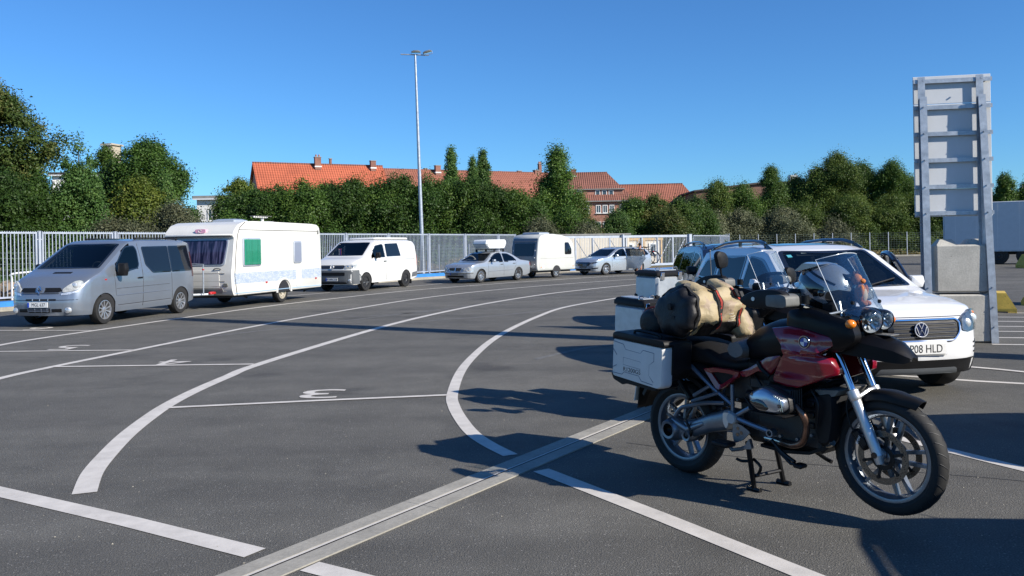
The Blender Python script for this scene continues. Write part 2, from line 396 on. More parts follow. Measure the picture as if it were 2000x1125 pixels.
    L.new(m4.outputs[0], b.inputs['Base Color']); b.inputs['Roughness'].default_value = .82; b.inputs['Specular IOR Level'].default_value = .35
    bn = t.nodes.new('ShaderNodeBump'); bn.inputs['Strength'].default_value = .6; bn.inputs['Distance'].default_value = .006
    ad = t.nodes.new('ShaderNodeMath'); ad.operation = 'ADD'; L.new(fine.outputs['Fac'], ad.inputs[0]); L.new(vo.outputs['Distance'], ad.inputs[1])
    L.new(ad.outputs[0], bn.inputs['Height']); L.new(bn.outputs[0], b.inputs['Normal'])
    return m
M_['asphalt'] = asphalt_mat()
def paint_mat(name, col, wear=.5):
    m, t, b = new_mat(name); L = t.links
    tc = t.nodes.new('ShaderNodeTexCoord')
    n = t.nodes.new('ShaderNodeTexNoise'); n.inputs['Scale'].default_value = 5; n.inputs['Detail'].default_value = 8; n.inputs['Roughness'].default_value = .7
    n2 = t.nodes.new('ShaderNodeTexNoise'); n2.inputs['Scale'].default_value = 95; n2.inputs['Detail'].default_value = 3
    L.new(tc.outputs['Object'], n.inputs['Vector']); L.new(tc.outputs['Object'], n2.inputs['Vector'])
    r = t.nodes.new('ShaderNodeValToRGB'); r.color_ramp.elements[0].position = .25; r.color_ramp.elements[1].position = .65
    r.color_ramp.elements[0].color = (*[c * .72 for c in col], 1); r.color_ramp.elements[1].color = (*col, 1); L.new(n.outputs['Fac'], r.inputs[0])
    ad = t.nodes.new('ShaderNodeMath'); ad.operation = 'MULTIPLY'; L.new(n.outputs['Fac'], ad.inputs[0]); L.new(n2.outputs['Fac'], ad.inputs[1])
    w = t.nodes.new('ShaderNodeValToRGB'); w.color_ramp.elements[0].position = .15 * wear; w.color_ramp.elements[1].position = .22 * wear + .02
    w.color_ramp.elements[0].color = (.30, .30, .30, 1); w.color_ramp.elements[1].color = (1, 1, 1, 1); L.new(ad.outputs[0], w.inputs[0])
    mx = t.nodes.new('ShaderNodeMixRGB'); mx.blend_type = 'MULTIPLY'; mx.inputs[0].default_value = 1; L.new(r.outputs[0], mx.inputs[1]); L.new(w.outputs[0], mx.inputs[2])
    L.new(mx.outputs[0], b.inputs['Base Color']); b.inputs['Roughness'].default_value = .7
    bn = t.nodes.new('ShaderNodeBump'); bn.inputs['Strength'].default_value = .3; bn.inputs['Distance'].default_value = .003; L.new(n2.outputs['Fac'], bn.inputs['Height']); L.new(bn.outputs[0], b.inputs['Normal'])
    return m
M_['line'] = paint_mat('white_road_paint', (.62, .585, .535), .55)
M_['joint'] = P('tarmac_joint', (.035, .035, .035), .7, var=.4, vs_=5)
M_['ghost'] = P('removed_marking_scar', (.13, .13, .125), .85, var=.4, vs_=7)
def ground_mat():
    m, t, b = new_mat('rough_ground'); L = t.links
    tc = t.nodes.new('ShaderNodeTexCoord'); n = t.nodes.new('ShaderNodeTexNoise'); n.inputs['Scale'].default_value = .5; n.inputs['Detail'].default_value = 10
    L.new(tc.outputs['Object'], n.inputs['Vector']); r = t.nodes.new('ShaderNodeValToRGB')
    e = r.color_ramp.elements; e[0].position = .35; e[0].color = (.05, .07, .025, 1); e[1].position = .62; e[1].color = (.22, .17, .10, 1)
    L.new(n.outputs['Fac'], r.inputs[0]); L.new(r.outputs[0], b.inputs['Base Color']); b.inputs['Roughness'].default_value = .95
    return m
M_['ground'] = ground_mat()
def brick_mat(name, c1, c2, mortar, scale):
    m, t, b = new_mat(name); L = t.links
    tc = t.nodes.new('ShaderNodeTexCoord'); mp = t.nodes.new('ShaderNodeMapping'); mp.inputs['Rotation'].default_value = (rad(90), 0, 0)
    br = t.nodes.new('ShaderNodeTexBrick'); br.inputs['Scale'].default_value = scale; br.inputs['Color1'].default_value = (*c1, 1); br.inputs['Color2'].default_value = (*c2, 1); br.inputs['Mortar'].default_value = (*mortar, 1)
    n = t.nodes.new('ShaderNodeTexNoise'); n.inputs['Scale'].default_value = .8; n.inputs['Detail'].default_value = 6
    L.new(tc.outputs['Object'], mp.inputs[0]); L.new(mp.outputs[0], br.inputs['Vector']); L.new(tc.outputs['Object'], n.inputs['Vector'])
    mx = t.nodes.new('ShaderNodeMixRGB'); mx.blend_type = 'OVERLAY'; mx.inputs[0].default_value = .6; L.new(br.outputs[0], mx.inputs[1]); L.new(n.outputs['Fac'], mx.inputs[2])
    L.new(mx.outputs[0], b.inputs['Base Color']); b.inputs['Roughness'].default_value = .85
    return m
M_['brick'] = brick_mat('red_brick', (.30, .11, .075), (.36, .15, .10), (.34, .27, .22), 4.5)
M_['dark_brick'] = brick_mat('dark_chimney_brick', (.20, .075, .055), (.24, .10, .07), (.22, .17, .14), 4.5)
def roof_mat(name, c):
    m, t, b = new_mat(name); L = t.links
    tc = t.nodes.new('ShaderNodeTexCoord')
    w = t.nodes.new('ShaderNodeTexWave'); w.wave_type = 'BANDS'; w.bands_direction = 'Z'; w.inputs['Scale'].default_value = .95; w.inputs['Distortion'].default_value = .6; w.inputs['Detail'].default_value = 2
    w2 = t.nodes.new('ShaderNodeTexWave'); w2.wave_type = 'BANDS'; w2.bands_direction = 'X'; w2.inputs['Scale'].default_value = 1.0; w2.inputs['Distortion'].default_value = .4
    n = t.nodes.new('ShaderNodeTexNoise'); n.inputs['Scale'].default_value = .35; n.inputs['Detail'].default_value = 10; n.inputs['Roughness'].default_value = .75
    for q in (w, w2, n): L.new(tc.outputs['Object'], q.inputs['Vector'])
    r = t.nodes.new('ShaderNodeValToRGB'); r.color_ramp.elements[0].position = .3; r.color_ramp.elements[1].position = .72
    r.color_ramp.elements[0].color = (*[q * .62 for q in c], 1); r.color_ramp.elements[1].color = (*[q * 1.1 for q in c], 1); L.new(n.outputs['Fac'], r.inputs[0])
    mr = t.nodes.new('ShaderNodeMapRange'); mr.inputs['To Min'].default_value = .86; L.new(w.outputs['Fac'], mr.inputs[0])
    mx = t.nodes.new('ShaderNodeMixRGB'); mx.blend_type = 'MULTIPLY'; mx.inputs[0].default_value = 1; L.new(r.outputs[0], mx.inputs[1]); L.new(mr.outputs[0], mx.inputs[2])
    L.new(mx.outputs[0], b.inputs['Base Color']); b.inputs['Roughness'].default_value = .8
    bn = t.nodes.new('ShaderNodeBump'); bn.inputs['Strength'].default_value = .8; bn.inputs['Distance'].default_value = .08
    ad = t.nodes.new('ShaderNodeMath'); ad.operation = 'ADD'; L.new(w.outputs['Fac'], ad.inputs[0]); L.new(w2.outputs['Fac'], ad.inputs[1]); L.new(ad.outputs[0], bn.inputs['Height']); L.new(bn.outputs[0], b.inputs['Normal'])
    return m
M_['roof_orange'] = roof_mat('orange_roof_tiles', (.50, .125, .06))
M_['roof_red'] = roof_mat('red_roof_tiles', (.34, .12, .075))
M_['roof_brown'] = roof_mat('brown_roof_tiles', (.25, .10, .07))
M_['white_render'] = P('white_render', (.70, .70, .68), .8, var=.06, vs_=.8)
M_['tan_render'] = P('tan_render', (.40, .35, .27), .85, var=.1, vs_=.8)
M_['fascia'] = P('grey_fascia', (.22, .22, .21), .6, var=.2)
M_['dark_roof'] = P('dark_roof_sheet', (.05, .04, .038), .7, var=.2, vs_=.6)
M_['brown_wall'] = P('brown_cladding', (.17, .09, .065), .8, var=.2, vs_=.6)
M_['win_frame'] = P('white_window_frame', (.75, .75, .73), .5)
M_['win_pane'] = P('house_window_pane', (.05, .07, .09), .08, spec=.7)
M_['cabin_wood'] = P('pale_timber', (.50, .34, .16), .8, var=.2, vs_=2)
M_['cabin_white'] = P('cream_cabin_wall', (.62, .56, .46), .8, var=.08, vs_=2)
M_['bark'] = P('bark', (.09, .07, .05), .9, var=.4, vs_=6)
M_['birch_bark'] = P('birch_bark', (.42, .38, .31), .8, var=.45, vs_=5)
M_['stone'] = concrete_mat('rubble_stone', (.34, .26, .19), True, 3)
M_['leaf_dark'] = leaf_mat('leaf_dark', [(0.021, 0.048, 0.011), (0.043, 0.093, 0.016), (0.080, 0.145, 0.024)])
M_['leaf_mid'] = leaf_mat('leaf_mid', [(0.032, 0.068, 0.014), (0.062, 0.128, 0.022), (0.125, 0.196, 0.030)])
M_['leaf_poplar'] = leaf_mat('leaf_poplar', [(0.039, 0.085, 0.022), (0.080, 0.162, 0.038), (0.152, 0.238, 0.061)])
M_['leaf_yellow'] = leaf_mat('leaf_yellow', [(.048, .078, .012), (.10, .145, .020), (.19, .20, .035)])
M_['leaf_birch'] = leaf_mat('leaf_birch', [(.032, .068, .014), (.072, .122, .022), (.145, .185, .036)])
M_['leaf_grey'] = leaf_mat('leaf_grey', [(0.054, 0.068, 0.035), (0.098, 0.112, 0.057), (0.179, 0.178, 0.095)], .2)
M_['leaf_dry'] = leaf_mat('leaf_dry', [(0.089, 0.085, 0.027), (0.214, 0.170, 0.061), (0.393, 0.289, 0.122)], .25)
M_['leaf_autumn'] = leaf_mat('leaf_autumn', [(.028, .058, .012), (.062, .100, .020), (.135, .130, .034)])

# ================================================================== THE SETTING
def sheet(name, pts, z, mat, kind='structure', **kw):
    mb = MB(); mb.add([(x, y, z) for x, y in pts], [tuple(range(len(pts)))])
    return obj(name, mb, mat, kind=kind, smooth=None, **kw)
sheet('ground', [(-700, -300), (900, -300), (900, 1500), (-700, 1500)], -0.03, M_['ground'])
KERB = [(-24.0, 6.0), (-19.2, 15.2), (-14.43, 23.9), (-9.3, 33.2), (-4.56, 41.79), (-0.3, 47.2), (4.9, 50.2), (11.6, 54.2)]
FAR = [(13.6, 57.0), (17.0, 72.0), (19.5, 78.5), (90.0, 76.0)]
sheet('asphalt_yard', [(-24, -60), (120, -60), (120, 75), *FAR[::-1], *KERB[::-1]], 0.0, M_['asphalt'])
def band(mb, ctr, w, z, M=None):
    """flat strip along a polyline, w constant or a list"""
    pts = [Vector((p[0], p[1], 0)) for p in ctr]; N = len(pts); L = []; Rr = []
    for i in range(N):
        t = (pts[min(i + 1, N - 1)] - pts[max(i - 1, 0)]).normalized(); n = Vector((-t.y, t.x, 0)); ww = (w[i] if isinstance(w, list) else w) / 2
        L.append((pts[i].x + n.x * ww, pts[i].y + n.y * ww, z)); Rr.append((pts[i].x - n.x * ww, pts[i].y - n.y * ww, z))
    k = N; mb.add(L + Rr, [(i, k + i, k + i + 1, i + 1) for i in range(N - 1)])
    return mb
LC = [(-2.905, 5.717), (-3.106, 6.23), (-3.26, 6.772), (-3.428, 7.475), (-3.555, 8.187), (-3.655, 8.957), (-3.694, 9.844), (-3.672, 10.9), (-3.60, 12.05), (-2.926, 16.032), (-2.2, 19.3), (-0.853, 23.5), (0.783, 27.2), (1.933, 29.2), (3.86, 32.0), (6.0, 34.4), (9.5, 37.2), (14.0, 39.5)]
LB = [(-5.6, 5.0), (-6.3, 7.0), (-6.68, 9.0), (-6.70, 11.089), (-6.58, 12.118), (-6.217, 14.1), (-5.62, 17.3), (-4.938, 20.2), (-4.156, 22.9), (-3.10, 26.2), (-1.72, 29.2), (-0.028, 31.9), (3.2, 35.9), (6.2, 38.6), (10.0, 41.0), (15.0, 43.4)]
LA = [(-8.0, 6.5), (-8.8, 9.0), (-9.15, 12.0), (-9.14, 15.089), (-9.0, 16.303), (-8.70, 17.6), (-7.85, 21.2), (-7.1, 23.9), (-6.26, 26.2), (-3.9, 31.5), (-0.4, 36.3), (1.6, 38.6), (3.95, 41.1), (7.2, 43.9), (11.5, 46.2), (17.0, 48.2)]
LD = [(7.51, 30.6), (3.804, 26.2), (2.75, 24.6), (1.307, 21.8), (0.56, 19.2), (-0.02, 16.6), (-0.375, 14.5), (-0.593, 12.5), (-0.690, 10.925), (-0.681, 9.314), (-0.612, 8.573), (-0.487, 7.857), (-0.361, 7.315), (-0.209, 6.903), (-0.04, 6.55)]
ROADZ = 0.004
def line(name, ctr, w, z=ROADZ, sm=True, mat='line'):
    mb = MB(); band(mb, smooth_curve([(a, b, 0) for a, b in ctr], 6) if sm else ctr, w, z)
    return obj(name, mb, M_[mat], kind='structure', smooth=None)
line('lane_line', LC, .155); line('lane_line', LB, .135); line('lane_line', LA, .135); line('lane_line', LD, .125)
line('lane_line', [(-3.9, 6.01), (-2.325, 5.10), (-1.40, 4.535)], .15, sm=False)
line('lane_line', [(-1.06, 4.33), (-0.85, 4.20), (-0.2, 3.78), (0.8, 3.14)], .135, sm=False)
line('lane_line', [(0.18, 6.10), (0.87, 4.985), (1.36, 4.16), (2.4, 2.4)], .135, sm=False)
line('lane_line', [(2.2, 9.0), (2.799, 7.6), (3.281, 6.484), (3.9, 5.05)], .12, sm=False)
line('lane_line', [(-8.4, 28.2), (-7.885, 29.172), (-6.70, 31.2)], .11, sm=False); line('lane_line', [(-4.9, 33.8), (-4.281, 34.942), (-3.063, 37.0)], .11, sm=False)
line('stop_line', [(-3.57, 8.775), (-2.1, 9.03), (-0.72, 9.235)], .085, sm=False, z=.008); line('stop_line', [(-6.55, 12.09), (-3.68, 12.0)], .09, sm=False, z=.008)
line('stop_line', [(-9.1, 14.13), (-6.24, 13.97)], .09, sm=False, z=.008); line('stop_line', [(-10.9, 18.0), (-8.76, 17.62)], .09, sm=False, z=.008)
for a in [[(-6.2, 15.2), (-3.4, 19.5), (1.5, 27.0), (5, 31)], [(-8.4, 19.7), (-4.0, 19.9), (-1.5, 21.8)], [(-2.6, 18.0), (0.2, 20.2), (2.0, 23.5)], [(0.3, 12.0), (1.2, 13.3), (2.4, 14.0)]]:
    line('removed_line', a, .11, mat='ghost', z=.0035)
for a in [[(0.9, 6.9), (2.0, 6.2), (3.4, 5.6), (5.0, 4.6)], [(-9.0, 13.2), (-2.0, 13.3), (1.2, 13.0)]]:
    line('tarmac_joint', a, .012, mat='joint', z=.002)
gr = MB(); gq = random.Random(5)
for k in range(140):
    d = 3.9 + 9 * gq.random() ** 1.6; x = d * gq.uniform(-.62, .62); q = gq.uniform(.003, .007); a = gq.uniform(0, 6.28)
    gr.add([(x + q * math.cos(a + j * 2.1), d + q * math.sin(a + j * 2.1), .0005) for j in range(3)] + [(x, d, q * 1.1)], [(0, 1, 3), (1, 2, 3), (2, 0, 3)])
tag(obj('grit', gr, M_['kerb'], smooth=None), kind='stuff')
# hatched bay at the right
for i, y in enumerate((18.4, 17.3, 16.3, 15.25, 14.3, 13.25, 12.25, 11.3)):
    line('hatch_line', [(7.2, y + .2 + .35), (13.5, y - 1.6 + .35)], .10, sm=False)
line('bay_line', [(4.3, 10.2), (5.2, 9.55), (6.9, 8.6)], .10, sm=False); line('bay_line', [(5.0, 11.3), (5.9, 10.35), (7.2, 8.6)], .10, sm=False, z=.008)
# bay numbers, read from the other side
def ground_no(s, cx, cy, w, h, rz):
    o = text('bay_number', s, 1.0, M_['line'], depth=0.0)
    me = o.data; xs = [v.co.x for v in me.vertices]; ys = [v.co.y for v in me.vertices]
    sx = w / (max(xs) - min(xs)); sy = h / (max(ys) - min(ys)); mx, my = (max(xs) + min(xs)) / 2, (max(ys) + min(ys)) / 2
    me.transform(Matrix.Rotation(rz, 4, 'Z') @ Matrix.Diagonal((sx, sy, 1, 1)) @ Matrix.Translation((-mx, -my, 0)))
    o.location = (cx, cy, .006); tag(o, kind='structure')
ground_no('3', -2.15, 9.46, .46, .56, PI + .02); ground_no('4', -4.95, 12.33, .46, .66, PI); ground_no('5', -7.62, 14.55, .46, .66, PI - .05); ground_no('6', -10.25, 18.3, .5, .7, PI - .1)

# drainage channel: two concrete edges with a slot
CH0, CH1 = Vector((-2.0, 3.22, 0)), Vector((3.6, 11.6, 0)); cdv = (CH1 - CH0).normalized(); cn = Vector((-cdv.y, cdv.x, 0))
Lc = (CH1 - CH0).length; nseg = int(Lc / 2.4)
for side, (o0, o1) in enumerate(((.018, .135), (-.145, -.022))):
    for k in range(nseg):
        a = CH0 + cdv * (k * Lc / nseg + .0015); b = CH0 + cdv * ((k + 1) * Lc / nseg - .0015)
        mb = MB(); q = [a + cn * o0, b + cn * o0, b + cn * o1, a + cn * o1]
        top = [(p.x, p.y, .008) for p in q]; ctr = (a + b) / 2
        bot = [(p.x, p.y, -.02) for p in q]
        mb.add(top + bot, [(0, 3, 2, 1), (0, 1, 5, 4), (1, 2, 6, 5), (2, 3, 7, 6), (3, 0, 4, 7)])
        if k == 0 and side == 0: dch = obj('drainage_channel', MB().add([(CH0 + cn * .135).to_tuple()[:2] + (.003,), (CH1 + cn * .135).to_tuple()[:2] + (.003,), (CH1 - cn * .145).to_tuple()[:2] + (.003,), (CH0 - cn * .145).to_tuple()[:2] + (.003,)], [(0, 3, 2, 1)]), M_['dark_trim'], kind='structure', smooth=None)
        obj('channel_kerb', mb, M_['channel'], dch, smooth=None)
mb = MB(); a, b = CH0, CH1
mb.add([(p.x, p.y, z) for p, z in ((a + cn * .016, .006), (b + cn * .016, .006), (b - cn * .004, .006), (a - cn * .004, .006))], [(0, 3, 2, 1)]); obj('channel_rail', mb, M_['line'], dch, smooth=None)

# kerb, blue plinth, verge
def offs(poly, d):
    out = []
    for i, p in enumerate(poly):
        a = Vector(poly[max(i - 1, 0)]); b = Vector(poly[min(i + 1, len(poly) - 1)]); t = (b - a).normalized(); out.append((p[0] - t.y * d, p[1] + t.x * d))
    return out
def wallstrip(mb, poly, d0, d1, z0, z1):
    A, B = offs(poly, d0), offs(poly, d1); n = len(poly)
    vs = [(x, y, z) for P_, z in ((A, z0), (A, z1), (B, z1), (B, z0)) for x, y in P_]
    fs = []
    for k in range(3):
        for i in range(n - 1): fs.append((k * n + i, k * n + i + 1, (k + 1) * n + i + 1, (k + 1) * n + i))
    return mb.add(vs, fs)
kp = dens(KERB[:6], 1.0, closed=False)
kerb = MB(); kerb.add([(0, 0, -.02), (.01, 0, -.02), (0, .01, -.02)], [(0, 1, 2)])
kb = obj('kerb', wallstrip(MB(), KERB[:7], 0.004, .24, -.02, .085), M_['kerb'], kind='structure', smooth=None)
for i in range(len(kp) - 1):
    a, b = Vector(kp[i]), Vector(kp[i + 1]); d = (b - a).normalized() * .006
    obj('kerb_stone', wallstrip(MB(), [tuple(a + d), tuple(b - d)], 0, .25, -.02, .115 + rng.uniform(-.003, .003)), M_['kerb'], kb, smooth=None)
obj('blue_plinth', wallstrip(MB(), KERB[:7], .26, .75, -.02, .26), M_['blue_kerb'], kind='structure', smooth=None)
obj('blue_threshold', wallstrip(MB(), KERB[6:], .1, .75, -.02, .03), M_['blue_kerb'], kind='structure', smooth=None)
obj('far_kerb', wallstrip(MB(), FAR, -.4, .1, -.02, .13), M_['kerb'], kind='structure', smooth=None)

# ------------------------------------------------------------------ bar fence and sliding gate
FD = Vector((9.87, 17.89, 0)).normalized(); F0 = Vector((-14.87, 24.14, 0))
def fpos(s): return F0 + FD * s
fence = thing('bar_fence', 'tall galvanised fence of upright bars on the blue plinth behind the vans', 'fence', tuple(fpos(1.49)))
fang = math.atan2(FD.y, FD.x)
def at_line(o, p, ang): o.location = (p.x, p.y, p.z); o.rotation_euler = (0, 0, ang)
bar_cache = {}
def bar_mesh(h):
    k = round(h, 2)
    if k not in bar_cache:
        me = bpy.data.meshes.new('bar'); mb = MB().box((0, 0, h / 2), (.022, .022, h)); me.from_pydata(mb.v, [], mb.f); me.materials.append(M_['galv_fence']); me.update(); bar_cache[k] = me
    return bar_cache[k]
def fence_panel(root, base, L, ang, z0, z1, nb, off):
    """one framed panel: frame part with every bar a child"""
    mb = MB(); g = .075
    mb.box((L / 2, 0, z1 - .025), (L - 2 * g, .05, .05)); mb.box((L / 2, 0, z0 + .03), (L - 2 * g, .05, .05))
    for x in (g + .025, L - g - .025): mb.box((x, 0, (z0 + z1) / 2), (.05, .048, z1 - z0 - .105))
    for z in (z0 + .25, z1 - .22):
        for x in (.055, L - .055): mb.box((x, 0, z), (.06, .02, .03))
    # saw-tooth comb on the top rail
    for k in range(int(L / .07)): mb.box((.1 + k * .07, 0, z1 + .012), (.02, .02, .024))
    fr = obj('panel_frame', mb, M_['galv_fence'], root, smooth=None); at_line(fr, base - off, ang)
    for k in range(nb):
        b = bpy.data.objects.new('bar', bar_mesh(z1 - z0 - .08)); COL.objects.link(b); b.parent = fr; b.location = (g + .05 + (L - 2 * g - .1) * (k + .5) / nb, 0, z0 + .04)
posts = [-4.1, -1.25, 1.49, 4.03, 6.9, 9.77, 12.64, 15.51, 18.6, 21.98, 25.47, 29.13, 31.2]
off = fpos(1.49)
for i, s in enumerate(posts):
    mb = MB().box((0, 0, 1.24), (.075, .075, 2.06)); mb.box((0, 0, 2.285), (.085, .085, .02)); mb.box((0, 0, .268), (.18, .18, .014))
    o = obj('post', mb, M_['galv_fence'], fence, smooth=None); at_line(o, fpos(s) - off, fang)
    if i < len(posts) - 1:
        L = posts[i + 1] - s; fence_panel(fence, fpos(s), L, fang, .33, 2.26, int(round(L / .125)), off)
GP0 = Vector((0.45, 47.65, 0)); GD = Vector((11.42 - .2, 54.89 - 47.5, 0)).normalized(); gang = math.atan2(GD.y, GD.x)
gate = thing('sliding_gate', 'long galvanised sliding gate with diagonal braces behind the silver estate', 'gate', tuple(GP0), gang)
GL = 13.0
mb = MB(); mb.box((GL / 2, 0, 2.03), (GL, .11, .14)); mb.box((GL / 2, 0, .27), (GL, .11, .14)); obj('gate_frame', mb, M_['galv_fence'], gate, smooth=None)
gx = [.05, 1.3, 2.6, 3.9, 5.2, 6.5, 7.8, 9.1, 10.4, 11.7, 12.95]
for x in gx: obj('upright', MB().box((x, .003, 1.15), (.07, .09, 1.62)), M_['galv_fence'], gate, smooth=None)
for i in range(len(gx) - 1):
    a, b = (gx[i] + .05, gx[i + 1] - .05) if i >= 6 else (gx[i + 1] - .05, gx[i] + .05)
    obj('brace', MB().tube([(a, .06, .36), (b, .06, 1.94)], .022, 6), M_['galv_fence'], gate)
me = bar_mesh(1.62)
for k in range(104):
    x = .11 + k * .124
    if min(abs(x - g_) for g_ in gx) > .05:
        b = bpy.data.objects.new('bar', me); COL.objects.link(b); b.parent = gate; b.location = (x, -.03, .34); b.scale = (.8, .8, 1)
def post_thing(name, label, p, h, w, rz):
    t = thing(name, label, 'post', p, rz)
    obj('shaft', MB().box((0, 0, h / 2), (w, w, h), ch=.01), M_['galv_fence'], t); obj('cap', MB().box((0, 0, h + .008), (w + .02, w + .02, .016)), M_['galv_fence'], t, smooth=None)
post_thing('gate_post', 'thick square galvanised post at the closed end of the sliding gate', (11.45, 54.8, 0), 2.13, .24, gang)
post_thing('gate_post', 'slim galvanised guide post halfway along the sliding gate', (6.74, 51.55, 0), 2.15, .12, gang)
# small panels beyond the gate, with the red and white notice
sf = thing('bar_fence', 'short bar fence panels right of the sliding gate carrying a red notice', 'fence', (11.75, 55.2, 0))
A_, B_, C_ = Vector((11.75, 55.2, 0)), Vector((14.8, 60.4, 0)), Vector((17.0, 66.5, 0))
for (a, b) in ((A_, B_), (B_, C_)):
    d = b - a; an = math.atan2(d.y, d.x); fence_panel(sf, a, d.length, an, .1, 2.06, int(d.length / .16), A_)
for p in (B_, C_):
    o = obj('post', MB().box((0, 0, 1.06), (.08, .08, 2.12)), M_['galv_fence'], sf, smooth=None); at_line(o, p - A_, an)
ns = thing('notice_sign', 'small red notice with white border on the bars beside the gate', 'sign', (13.32, 57.75, 1.12), math.atan2(5.2, 3.05))
obj('board', MB().box((0, -.05, 0), (.34, .012, .42)), M_['plate_white'], ns, smooth=None); obj('red_panel', MB().box((0, -.058, 0), (.25, .012, .32)), P('notice_red', (.55, .03, .05), .5), ns, smooth=None)

# ------------------------------------------------------------------ wire mesh fences
def mesh_fence(name, label, pts, h, sp, nh, root_z=0.0, vstep=.25):
    t = thing(name, label, 'fence', (*pts[0], root_z)); o0 = Vector((*pts[0], 0))
    pm = MB().box((0, 0, h / 2), (.06, .06, h)); pme = bpy.data.meshes.new('post'); pme.from_pydata(pm.v, [], pm.f); pme.materials.append(M_['galv_fence'])
    for i in range(len(pts) - 1):
        a, b = Vector((*pts[i], 0)), Vector((*pts[i + 1], 0)); d = b - a; L = d.length; n = max(1, int(L / sp)); an = math.atan2(d.y, d.x)
        for k in range(n + (i == len(pts) - 2)):
            p = bpy.data.objects.new('post', pme); COL.objects.link(p); p.parent = t; at_line(p, a + d * (k / n) - o0, an)
        for k in range(n):
            mb = MB(); w = L / n
            for q in range(nh): mb.box((w / 2, .02, .06 + (h - .15) * q / (nh - 1)), (w - .05, .012, .012))
            for q in range(int(w / vstep)): mb.box((.05 + q * vstep, .03, h / 2 - .02), (.008, .008, h - .13))
            o = obj('mesh_panel', mb, M_['wire'], t, smooth=None); at_line(o, a + d * (k / n) - o0, an)
    return t
mesh_fence('mesh_fence', 'long low wire mesh fence across the far side of the yard at right', [(17.4, 68.0), (19.77, 80.3), (60.0, 80.0)], 2.25, 1.72, 11)
mesh_fence('mesh_fence', 'green tinted wire mesh fence standing behind the bar fence', [(-22.0, 24.0), (-14.2, 36.0), (-6.0, 48.5), (-1.0, 54.5)], 1.75, 2.5, 9, vstep=.2)

# ------------------------------------------------------------------ lamp mast
def mast(label, x, y, h, lean, rz):
    t = thing('lamp_mast', label, 'lamp mast', (x, y, 0))
    top = Vector((lean, 0, h))
    path = [tuple(Vector((0, 0, 0)).lerp(top, k / 8)) for k in range(9)]
    obj('pole', MB().tube(path, [.135 - .075 * k / 8 for k in range(9)], 14), M_['galv'], t)
    mb = MB().box((0, 0, .6), (.02, .13, .5)); mb.tube([(0, 0, -.02), (0, 0, .04)], .2, 14); obj('base_plate', mb, M_['galv'], t)
    c, s = math.cos(rz), math.sin(rz)
    obj('cross_arm', MB().tube([(lean - .85 * c, -.85 * s, h + .02), (lean + .8 * c, .8 * s, h - .02)], .035, 8), M_['galv'], t)
    for d, ry in ((.05, 0), (.72, .25)):
        f = part_empty('floodlight', t, (lean + d * c, d * s, h + .17), (rad(8), -ry, rz - .1))
        mb = MB().box((0, 0, 0), (.52, .34, .10), ch=.03); mb.box((0, 0, .06), (.34, .22, .05), ch=.015); obj('housing', mb, M_['guard_grey'], f)
        obj('lamp_glass', MB().box((0, 0, -.056), (.44, .27, .012)), M_['lens'], f, smooth=None)
        obj('bracket', MB().tube([(-.27, 0, 0), (-.27, 0, -.16), (.27, 0, -.16), (.27, 0, 0)], .013, 6), M_['galv'], f)
    return t
mast('tall slim galvanised mast with two floodlights behind the bar fence', -5.25, 49.9, 12.9, -.24, rad(6))
mast('galvanised floodlight mast out of view on the right of the yard', 44.0, 46.0, 11.0, 0, rad(80))
# a square column whose long shadow lies across the lanes
tcol = thing('light_column', 'tall square steel column standing off to the right of the yard', 'column', (9.05, 10.05, 0), rad(-29))
obj('column_body', MB().box((0, 0, 6.0), (.6, .6, 12.0), ch=.03), M_['galv'], tcol); obj('column_foot', MB().box((0, 0, .06), (1.0, 1.0, .12), ch=.02), M_['concrete'], tcol)

# ------------------------------------------------------------------ road sign seen from behind
SA = math.atan2(13.15 - 13.35, 7.44 - 6.334)
sg = thing('road_sign', 'tall white sign seen from behind on two galvanised posts beside concrete blocks', 'sign', (6.889, 13.25, 0), SA)
hw = .562
wm = P('white_sign_back', (.60, .62, .64), .45, var=.04, vs_=3)
for k in range(5):
    z0 = 1.945 + k * (4.15 - 1.945) / 5 + .004; z1 = 1.945 + (k + 1) * (4.15 - 1.945) / 5 - .004
    obj('panel', MB().box((0, 0, (z0 + z1) / 2), (2 * hw, .02, z1 - z0), ch=.004), wm, sg, smooth=None)
for k in range(6):
    z = 2.0 + k * (4.06 - 2.0) / 5
    if k in (4,): pass
    mb = MB(); mb.box((0, -.035, z + .028), (2 * hw + .01, .05, .012)); mb.box((0, -.057, z), (2 * hw + .01, .012, .06)); obj('cross_rail', mb, M_['galv'], sg, smooth=None)
